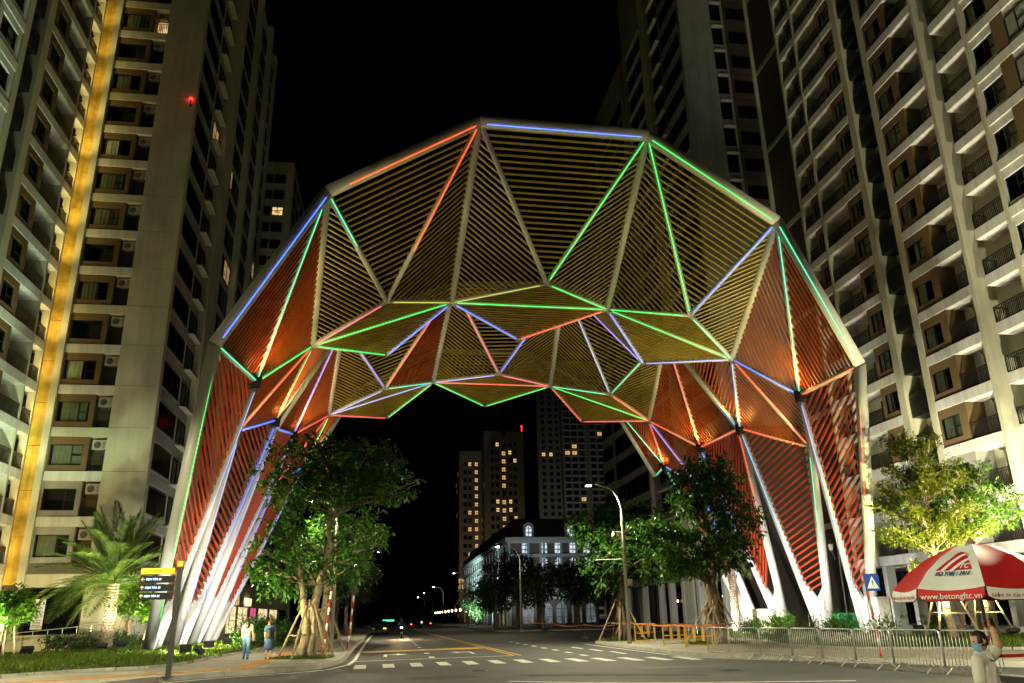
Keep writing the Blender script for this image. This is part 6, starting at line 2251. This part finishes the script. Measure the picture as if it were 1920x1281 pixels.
# seated man holding the umbrella pole
mn = thing('person', 'seated man in a white shirt and blue face mask holding the umbrella pole', 'person', (-0.97, -24.55, 0.0))
J = {'pel': (-0.95, -24.53, 0.66, (0.155, 0.12)), 'waist': (-0.96, -24.53, 0.80, (0.15, 0.11)), 'chest': (-0.98, -24.55, 0.96, (0.165, 0.105)), 'up': (-0.985, -24.555, 1.055, (0.12, 0.085)), 'neckb': (-0.99, -24.56, 1.12, 0.058), 'neck': (-1.0, -24.57, 1.17, 0.054),
     'sr': (-1.125, -24.645, 1.05, 0.06), 'er': (-1.21, -24.76, 0.80, 0.045), 'wr': (-1.08, -24.95, 0.70, 0.03),
     'sl': (-0.835, -24.455, 1.07, 0.06), 'el': (-0.68, -24.47, 1.20, 0.046), 'wl': (-0.655, -24.405, 1.40, 0.03),
     'hr': (-1.06, -24.62, 0.60, 0.10), 'kr': (-1.26, -24.98, 0.58, 0.068), 'ar': (-1.2, -24.95, 0.12, 0.045), 'tr': (-1.3, -25.1, 0.05, 0.04),
     'hl': (-0.86, -24.5, 0.60, 0.10), 'kl': (-0.96, -24.98, 0.58, 0.068), 'al': (-0.92, -24.92, 0.12, 0.045), 'tl': (-1.0, -25.08, 0.05, 0.04)}
Bn = [('pel', 'waist'), ('waist', 'chest'), ('chest', 'up'), ('up', 'neckb'), ('neckb', 'neck'), ('up', 'sr'), ('sr', 'er'), ('er', 'wr'), ('up', 'sl'), ('sl', 'el'), ('el', 'wl'), ('pel', 'hr'), ('hr', 'kr'), ('kr', 'ar'), ('ar', 'tr'), ('pel', 'hl'), ('hl', 'kl'), ('kl', 'al'), ('al', 'tl')]
JB = {k: (v[0], v[1], v[2], tuple(q * 0.8 for q in v[3])) if hasattr(v[3], '__len__') else v for k, v in J.items()}
SD = (0.8, 0.45, 0)
blob('body', JB, Bn, 'skin', mn, SD, 0.009)
T = {k: J[k] for k in ('pel', 'waist', 'chest', 'up', 'neckb', 'sr', 'sl')}
T = {k: (v[0], v[1], v[2], tuple(q * 1.1 + 0.008 for q in v[3]) if hasattr(v[3], '__len__') else v[3] * 1.12 + 0.006) for k, v in T.items()}
T['er'] = (-1.20, -24.73, 0.85, 0.068)
T['el'] = (-0.72, -24.46, 1.155, 0.068)
T['neckb'] = (-0.99, -24.56, 1.12, 0.068)
blob('shirt', T, [('pel', 'waist'), ('waist', 'chest'), ('chest', 'up'), ('up', 'neckb'), ('up', 'sr'), ('sr', 'er'), ('up', 'sl'), ('sl', 'el')], 'shirt_white', mn, SD, 0.010, 4)
cb = MB()
cb.extrude([(-1.05, -24.62, 1.17), (-1.01, -24.66, 1.09), (-0.94, -24.70, 1.06), (-0.93, -24.64, 1.15)], (0, 0.01, 0.012))
cb.extrude([(-0.93, -24.64, 1.15), (-0.93, -24.70, 1.06), (-0.86, -24.62, 1.09), (-0.90, -24.56, 1.16)], (0.004, 0.01, 0.012))
cb.bar((-0.95, -24.685, 1.05), (-0.985, -24.675, 0.72), 0.035, 0.012, (0, -1, 0))
put('collar', cb, 'shirt_white', mn)
L = {k: J[k] for k in ('pel', 'hr', 'kr', 'hl', 'kl')}
L = {k: (v[0], v[1], v[2], tuple(q * 1.08 + 0.004 for q in v[3]) if hasattr(v[3], '__len__') else v[3] * 1.15 + 0.006) for k, v in L.items()}
blob('shorts', L, [('pel', 'hr'), ('hr', 'kr'), ('pel', 'hl'), ('hl', 'kl')], 'khaki', mn, SD, 0.010)
for a in ('r', 'l'):
    A, Tt = Vector(J['a' + a][:3]), Vector(J['t' + a][:3])
    put('shoe', MB().tube([A + Vector((0, 0.05, -0.07)), A - Vector((0, 0, 0.06)), Tt, Tt + (Tt - A).normalized() * 0.06], [0.03, 0.05, 0.045, 0.025], 8), 'black_cloth', mn, True)
hand(mn, J['wl'][:3], (0.0, 0.12, 1), (0.1, 1, 0), 0.85, 1)
hand(mn, J['wr'][:3], (0.3, -0.8, -0.4), (0, 0.2, -1), 0.4, 1)
head_parts(mn, (-1.015, -24.6, 1.265), (-1, 0.12, -0.1), True, 'hair', 0.98, True)
st = thing('stool', 'high stool under the seated man', 'stool', (-0.95, -24.52, 0))
put('seat', MB().lathe([(0.17, 0), (0.18, 0.03), (0.16, 0.05)], 16, (-0.95, -24.52, 0.47)), 'red_paint', st)
for dx in (-0.13, 0.13):
    for dy in (-0.13, 0.13):
        put('leg', MB().tube([(-0.95 + dx * 1.3, -24.52 + dy * 1.3, 0), (-0.95 + dx * 0.8, -24.52 + dy * 0.8, 0.47)], 0.015, 7), 'dark_metal', st)

# the red and white umbrella
um = thing('parasol', 'large red and white market parasol with printed panels over the seated man', 'parasol', (-0.66, -24.3, 0))
UC = Vector((-0.64, -24.3, 0))
put('pole', MB().tube([(-0.70, -24.32, 0.05), (-0.64, -24.3, 2.4)], 0.02, 10), 'galv', um)
for k in range(9):
    a = Vector((-0.70, -24.32, 0.05)).lerp(Vector((-0.64, -24.3, 2.4)), 0.06 + 0.065 * k)
    put('red_band', MB().tube([a, a + Vector((0.0012, 0, 0.06))], 0.0215, 10), 'red_paint', um)
PROF = [(0.0, 2.42), (0.265, 2.37), (0.55, 2.235), (0.80, 2.065), (0.99, 1.875)]
NP = 8
A0 = R(213)
ribs = MB()


def upt(i, r, z):
    t = A0 + 2 * math.pi * (i - 0.5) / NP
    return UC + Vector((math.cos(t) * r, math.sin(t) * r, z))


for i in range(NP):
    m0, m1 = ('white_cloth', 'red_cloth') if i % 2 == 0 else ('red_cloth', 'white_cloth')
    mb = MB()
    nn = 6
    vs, fs = [], []
    for r, z in PROF:
        for j in range(nn + 1):
            f = j / nn
            p = upt(i, r, z).lerp(upt(i + 1, r, z), f)
            p.z -= 0.035 * r * math.sin(math.pi * f)
            vs.append(p)
    for a in range(len(PROF) - 1):
        for j in range(nn):
            q = a * (nn + 1) + j
            fs.append((q, q + nn + 1, q + nn + 2, q + 1))
    mb.add(vs, fs)
    pn = put('panel', mb, m0, um, True)
    vb2 = MB()
    vs, fs = [], []
    for s, (dr, dz) in enumerate(((0.0, 0.0), (0.022, -0.07), (0.02, -0.145))):
        for j in range(13):
            f = j / 12
            e = upt(i, 0.992, 1.873).lerp(upt(i + 1, 0.992, 1.873), 0.02 + 0.96 * f)
            out = Vector((e.x - UC.x, e.y - UC.y, 0)).normalized()
            ed = min(f, 1 - f) * 12
            rise = 0.0 if s < 2 else (0.045 if ed < 0.5 else (0.012 if ed < 1.5 else 0.0))
            vs.append(e + out * dr + Vector((0, 0, dz + rise - 0.035 * 0.99 * math.sin(math.pi * f) * (1 - s * 0.5))))
    for s in range(2):
        for j in range(12):
            q = s * 13 + j
            fs.append((q, q + 13, q + 14, q + 1))
    va = put('valance', vb2.add(vs, fs), m1, um, True)
    va['label'] = 'red valance with white lettering' if m1 == 'red_cloth' else 'white valance with red lettering'
    for (ra, za), (rb, zb) in zip(PROF[:-1], PROF[1:]):
        ribs = MB().tube([upt(i, ra, za - 0.012), upt(i, rb, zb - 0.012)], 0.006, 5)
        if rb > 0.9:
            put('rib', ribs, 'dark_metal', um)
    # print on the valance
    mid = upt(i, 0.992, 1.873).lerp(upt(i + 1, 0.992, 1.873), 0.5)
    out = Vector((mid.x - UC.x, mid.y - UC.y, 0)).normalized()
    tx = Vector((-out.y, out.x, 0))
    body, mt2 = ('www.betongftc.vn', 'sign_white') if m1 == 'red_cloth' else ('Niềm tin của mọi công trình', 'red_cloth')
    o = new('valance_lettering', text_mesh(body, 0.094 if m1 == 'red_cloth' else 0.058, mt2, 0.001), va)
    zz = Vector((0, 0, 1))
    nrm = out
    o.matrix_world = Matrix(((tx.x, zz.x, nrm.x, mid.x + out.x * 0.03), (tx.y, zz.y, nrm.y, mid.y + out.y * 0.03), (tx.z, zz.z, nrm.z, 1.745), (0, 0, 0, 1)))
    o.location = Vector((mid.x + out.x * 0.032, mid.y + out.y * 0.034, 1.775)) - wloc(va)
    if i % 2 == 0:
        # logo on the white panels: red triangle sail with two white sweeps, and the standard number
        ra, za, rb, zb = 0.55, 2.235, 0.80, 2.065
        pm = upt(i, 0.66, 2.16).lerp(upt(i + 1, 0.66, 2.16), 0.5) - Vector((0, 0, 0.02))
        upv = (upt(i, ra, za).lerp(upt(i + 1, ra, za), 0.5) - upt(i, rb, zb).lerp(upt(i + 1, rb, zb), 0.5)).normalized()
        nr2 = tx.cross(upv).normalized()
        lm = MB()
        tri = [(-0.24, -0.10), (0.24, -0.10), (0.09, 0.135), (0.02, 0.15), (-0.02, 0.14)]
        YS = 1.55
        lm.add([(x, y * YS, 0.0) for x, y in tri], [(0, 1, 2, 3, 4)], 0)
        for c0, c1 in ((0.0, 0.035), (0.085, 0.115)):
            up_ = []
            for t in range(9):
                f = t / 8
                x = -0.17 + 0.25 * f + c0 * 0.9
                y = -0.10 + 0.22 * math.sin(f * 1.45) - c0 * 0.75
                up_.append((x, y))
            lo_ = [(x + 0.04, y - 0.022 + 0.005) for x, y in up_]
            for q in range(8):
                lm.add([(up_[q][0], up_[q][1] * YS, 0.003), (lo_[q][0], lo_[q][1] * YS, 0.003), (lo_[q + 1][0], lo_[q + 1][1] * YS, 0.003), (up_[q + 1][0], up_[q + 1][1] * YS, 0.003)], [(0, 1, 2, 3)], 1)
        mw = Matrix(((tx.x, upv.x, nr2.x, 0), (tx.y, upv.y, nr2.y, 0), (tx.z, upv.z, nr2.z, 0), (0, 0, 0, 1)))
        lo = new('logo', lm.mesh('logo', ['red_cloth', 'sign_white']), pn)
        lo.rotation_euler = mw.to_euler()
        lo.scale = (0.88, 0.95, 1)
        lo.location = pm + nr2 * 0.009 + upv * 0.03 - wloc(pn)
        for tb2, sz, mm, dx, dy in (('FTC', 0.086, 'sign_white', 0.085, -0.08), ('ISO 9001 : 2015', 0.06, 'ink_blue', 0.0, -0.222)):
            o = new('panel_lettering', text_mesh(tb2, sz, mm, 0.001, 'CENTER', 0.15, 0.002), pn)
            o.rotation_euler = mw.to_euler()
            o.location = pm + nr2 * 0.012 + upv * (0.03 + dy) + tx * dx - wloc(pn)
            o.scale = (1, 1.5, 1)
put('finial', MB().lathe([(0.05, 0), (0.06, 0.02), (0.03, 0.05), (0.012, 0.07)], 10, (-0.64, -24.3, 2.41)), 'stake', um)
for i in range(NP):
    put('strut', MB().tube([UC + Vector((0.02, 0, 1.95)), upt(i, 0.54, 2.22)], 0.006, 5), 'dark_metal', um)
us = thing('parasol_stand', 'red steel stand with cross bar holding the parasol pole', 'stand', (-0.6, -24.3, 0))
put('post', MB().box((-0.66, -24.26, 0.04), (-0.60, -24.20, 1.12)), 'red_paint', us)
put('cross_bar', MB().box((-0.66, -24.255, 1.06), (0.1, -24.205, 1.10)), 'red_paint', us)
put('base', MB().box((-0.95, -24.5, 0), (-0.35, -23.95, 0.04)), 'red_paint', us)


# ------------------------------------------------------------------ vehicles
def scooter(label, base, rz, group, rider=False, lamp='head', body='car_paint'):
    r = thing('scooter', label, 'scooter', base, rz, group)   # nose to local -y
    for y in (-0.62, 0.6):
        wh = MB()
        n = 20
        pts = [(0, y + 0.22 * math.cos(2 * math.pi * i / n), 0.27 + 0.22 * math.sin(2 * math.pi * i / n)) for i in range(n + 1)]
        wh.tube(pts, 0.05, 8, None, False)
        wo = new('wheel', wh.mesh('wheel', 'black_plastic', True), r)
        new('rim', MB().tube([(-0.03, y, 0.27), (0.03, y, 0.27)], 0.17, 14).mesh('rim', 'steel'), wo)
    b = MB()
    b.extrude([(-0.16, -0.5, 0.35), (-0.17, -0.38, 0.32), (-0.13, -0.34, 0.95), (-0.12, -0.5, 1.0), (-0.13, -0.6, 0.7)], (0.3, 0, 0))
    b.extrude([(-0.14, -0.38, 0.3), (-0.14, 0.1, 0.28), (-0.14, 0.3, 0.45), (-0.14, 0.85, 0.6), (-0.14, 0.8, 0.72), (-0.14, 0.05, 0.7), (-0.14, 0.0, 0.38), (-0.14, -0.36, 0.36)], (0.28, 0, 0))
    new('body', b.mesh('body', body), r)
    new('seat', MB().extrude([(-0.13, 0.0, 0.7), (-0.13, 0.8, 0.74), (-0.13, 0.78, 0.82), (-0.13, 0.05, 0.8)], (0.26, 0, 0)).mesh('seat', 'black_plastic'), r)
    new('front_fork', MB().tube([(-0.09, -0.62, 0.27), (-0.09, -0.45, 0.95)], 0.025, 7).tube([(0.09, -0.62, 0.27), (0.09, -0.45, 0.95)], 0.025, 7).mesh('front_fork', 'steel'), r)
    new('handlebar', MB().tube([(-0.34, -0.3, 1.06), (-0.12, -0.42, 1.02), (0.12, -0.42, 1.02), (0.34, -0.3, 1.06)], 0.018, 7).mesh('handlebar', 'black_plastic', True), r)
    new('stem', MB().tube([(0, -0.47, 0.9), (0, -0.42, 1.03)], 0.05, 8).mesh('stem', 'black_plastic'), r)
    for s in (-1, 1):
        new('mirror', MB().tube([(0.25 * s, -0.36, 1.05), (0.3 * s, -0.42, 1.25)], 0.007, 6).lathe([(0.02, -0.01), (0.06, 0), (0.02, 0.01)], 10, (0.3 * s, -0.42, 1.29)).mesh('mirror', 'black_plastic'), r)
    if lamp == 'head':
        new('headlight', MB().lathe([(0.02, -0.05), (0.085, -0.03), (0.085, 0.03), (0.02, 0.05)], 12, (0, -0.53, 0.92)).mesh('headlight', 'head_light', True), r)
    elif lamp == 'tail':
        new('tail_lamp', MB().box((-0.1, 0.84, 0.62), (0.1, 0.9, 0.74)).mesh('tail_lamp', 'tail_light'), r)
    else:
        new('headlight', MB().lathe([(0.02, -0.05), (0.085, -0.03), (0.085, 0.03), (0.02, 0.05)], 12, (0, -0.53, 0.92)).mesh('headlight', 'steel', True), r)
    return r


def rider(label, base, face, group):
    r = thing('person', label, 'person', base, 0, group)
    x, y, z = base
    f = face
    J = {'pel': (x, y, z + 0.84, (0.15, 0.12)), 'chest': (x, y - 0.03 * f, z + 1.2, (0.16, 0.1)), 'neck': (x, y - 0.05 * f, z + 1.38, 0.05),
         'sl': (x - 0.19, y - 0.05 * f, z + 1.3, 0.055), 'el': (x - 0.28, y - 0.22 * f, z + 1.12, 0.042), 'wl': (x - 0.3, y - 0.48 * f, z + 1.08, 0.03),
         'sr': (x + 0.19, y - 0.05 * f, z + 1.3, 0.055), 'er': (x + 0.28, y - 0.22 * f, z + 1.12, 0.042), 'wr': (x + 0.3, y - 0.48 * f, z + 1.08, 0.03),
         'kl': (x - 0.2, y - 0.42 * f, z + 0.72, 0.075), 'al': (x - 0.18, y - 0.34 * f, z + 0.38, 0.05), 'kr': (x + 0.2, y - 0.42 * f, z + 0.72, 0.075), 'ar': (x + 0.18, y - 0.34 * f, z + 0.38, 0.05)}
    blob('body', J, [('pel', 'chest'), ('chest', 'neck'), ('chest', 'sl'), ('sl', 'el'), ('el', 'wl'), ('chest', 'sr'), ('sr', 'er'), ('er', 'wr'), ('pel', 'kl'), ('kl', 'al'), ('pel', 'kr'), ('kr', 'ar')], 'navy', r, (1, 0, 0), 0.025)
    head_parts(r, (x, y - 0.06 * f, z + 1.5), (0, -f, 0), True, 'hair', 1.0)
    put('helmet', MB().lathe([(0.125, 0), (0.14, 0.05), (0.12, 0.12), (0.06, 0.165), (0.01, 0.18)], 14, (x, y - 0.05 * f, z + 1.5)), 'car_paint', r, True)
    return r


s1 = scooter('scooter riding towards us with its headlight on in the left lane', (-6.5, 43.0, 0), 0, 'scooters on the road', True)
rider('rider on the oncoming scooter in the left lane, dark clothes and helmet', (-6.5, 43.25, 0.0), 1, 'scooter riders')
lamp_spot(s1, (-6.5, 42.3, 0.92), (-6.5, 36, 0), 1600, (1, 0.62, 0.3), 70, 0.8, 0.05)
for x, y, l, lm, f in ((-3.4, 118, 'far scooter heading away with a red tail light, nearest of the far three', 'tail', -1), (-1.2, 126, 'far scooter coming towards us beside the red tail light', 'head', 1), (0.9, 135, 'far scooter heading away on the right, farthest of the three', 'tail', -1)):
    s = scooter(l, (x, y, 0), 0 if lm == 'head' else math.pi, 'scooters on the road', True, 'head' if lm == 'head' else 'tail')
    if lm == 'tail':
        s.rotation_euler = (0, 0, math.pi)
        # heading away: tail lamp faces us
    rider('far rider in dark clothes on the ' + l.split('far ')[1].split(' with')[0].split(' beside')[0].split(' on the right')[0] + (' ahead' if x > 0 else ''), (x, y + 0.25 * f, 0), f, 'scooter riders')
scooter('dark parked scooter cut by the right edge of the picture', (0.22, -24.35, 0), R(20), 'scooters on the road', False, 'off', 'red_paint')


def car(label, base, rz, group, lights):
    r = thing('parked_car', label, 'car', base, rz, group)   # nose to local -y
    W = 0.88
    prof = [(-2.2, 0.35), (-2.25, 0.62), (-2.1, 0.82), (-1.1, 0.95), (-0.45, 1.42), (0.9, 1.46), (1.7, 1.02), (2.15, 0.95), (2.22, 0.4)]
    b = MB()
    n = len(prof)
    vs = []
    for s in (-1, 1):
        for y, z in prof:
            ins = 0.14 if z > 1.2 else (0.0 if z < 0.9 else 0.03)
            vs.append((s * (W - ins), y, z))
    b.add(vs, [tuple(range(n)), tuple(range(2 * n - 1, n - 1, -1))] + [(i, i + n, (i + 1) % n + n, (i + 1) % n) for i in range(n)])
    new('body', b.mesh('body', 'car_paint'), r)
    new('windscreen', MB().extrude([(-0.70, -1.02, 1.02), (0.70, -1.02, 1.02), (0.66, -0.52, 1.38), (-0.66, -0.52, 1.38)], (0, -0.02, 0.02)).mesh('windscreen', 'far_glass'), r)
    for s in (-1, 1):
        new('side_window', MB().extrude([(s * 0.86, -0.85, 0.98), (s * 0.78, -0.4, 1.38), (s * 0.78, 0.85, 1.4), (s * 0.86, 1.45, 1.0)], (s * 0.012, 0, 0)).mesh('side_window', 'far_glass'), r)
        new('headlight', MB().box((s * 0.62 - 0.16, -2.27, 0.62), (s * 0.62 + 0.16, -2.2, 0.76)).mesh('headlight', 'amber_light' if s > 0 and lights else 'steel'), r)
        new('mirror', MB().box((s * 0.95 - 0.08, -0.75, 0.98), (s * 0.95 + 0.08, -0.65, 1.12)).mesh('mirror', 'car_paint'), r)
        for y in (-1.4, 1.35):
            w = new('wheel', MB().tube([(s * 0.72, y, 0.32), (s * 0.9, y, 0.32)], 0.32, 18).mesh('wheel', 'black_plastic'), r)
            new('rim', MB().tube([(s * 0.89, y, 0.32), (s * 0.91, y, 0.32)], 0.2, 14).mesh('rim', 'steel'), w)
    new('bumper', MB().box((-0.86, -2.3, 0.32), (0.86, -2.2, 0.5)).mesh('bumper', 'black_plastic'), r)
    return r


car('dark parked car facing us with an amber light at the left kerb', (-8.6, 62, 0), 0, 'cars parked along the left kerb', True)
car('dark parked car behind the first one at the left kerb', (-8.6, 69, 0), 0, 'cars parked along the left kerb', False)
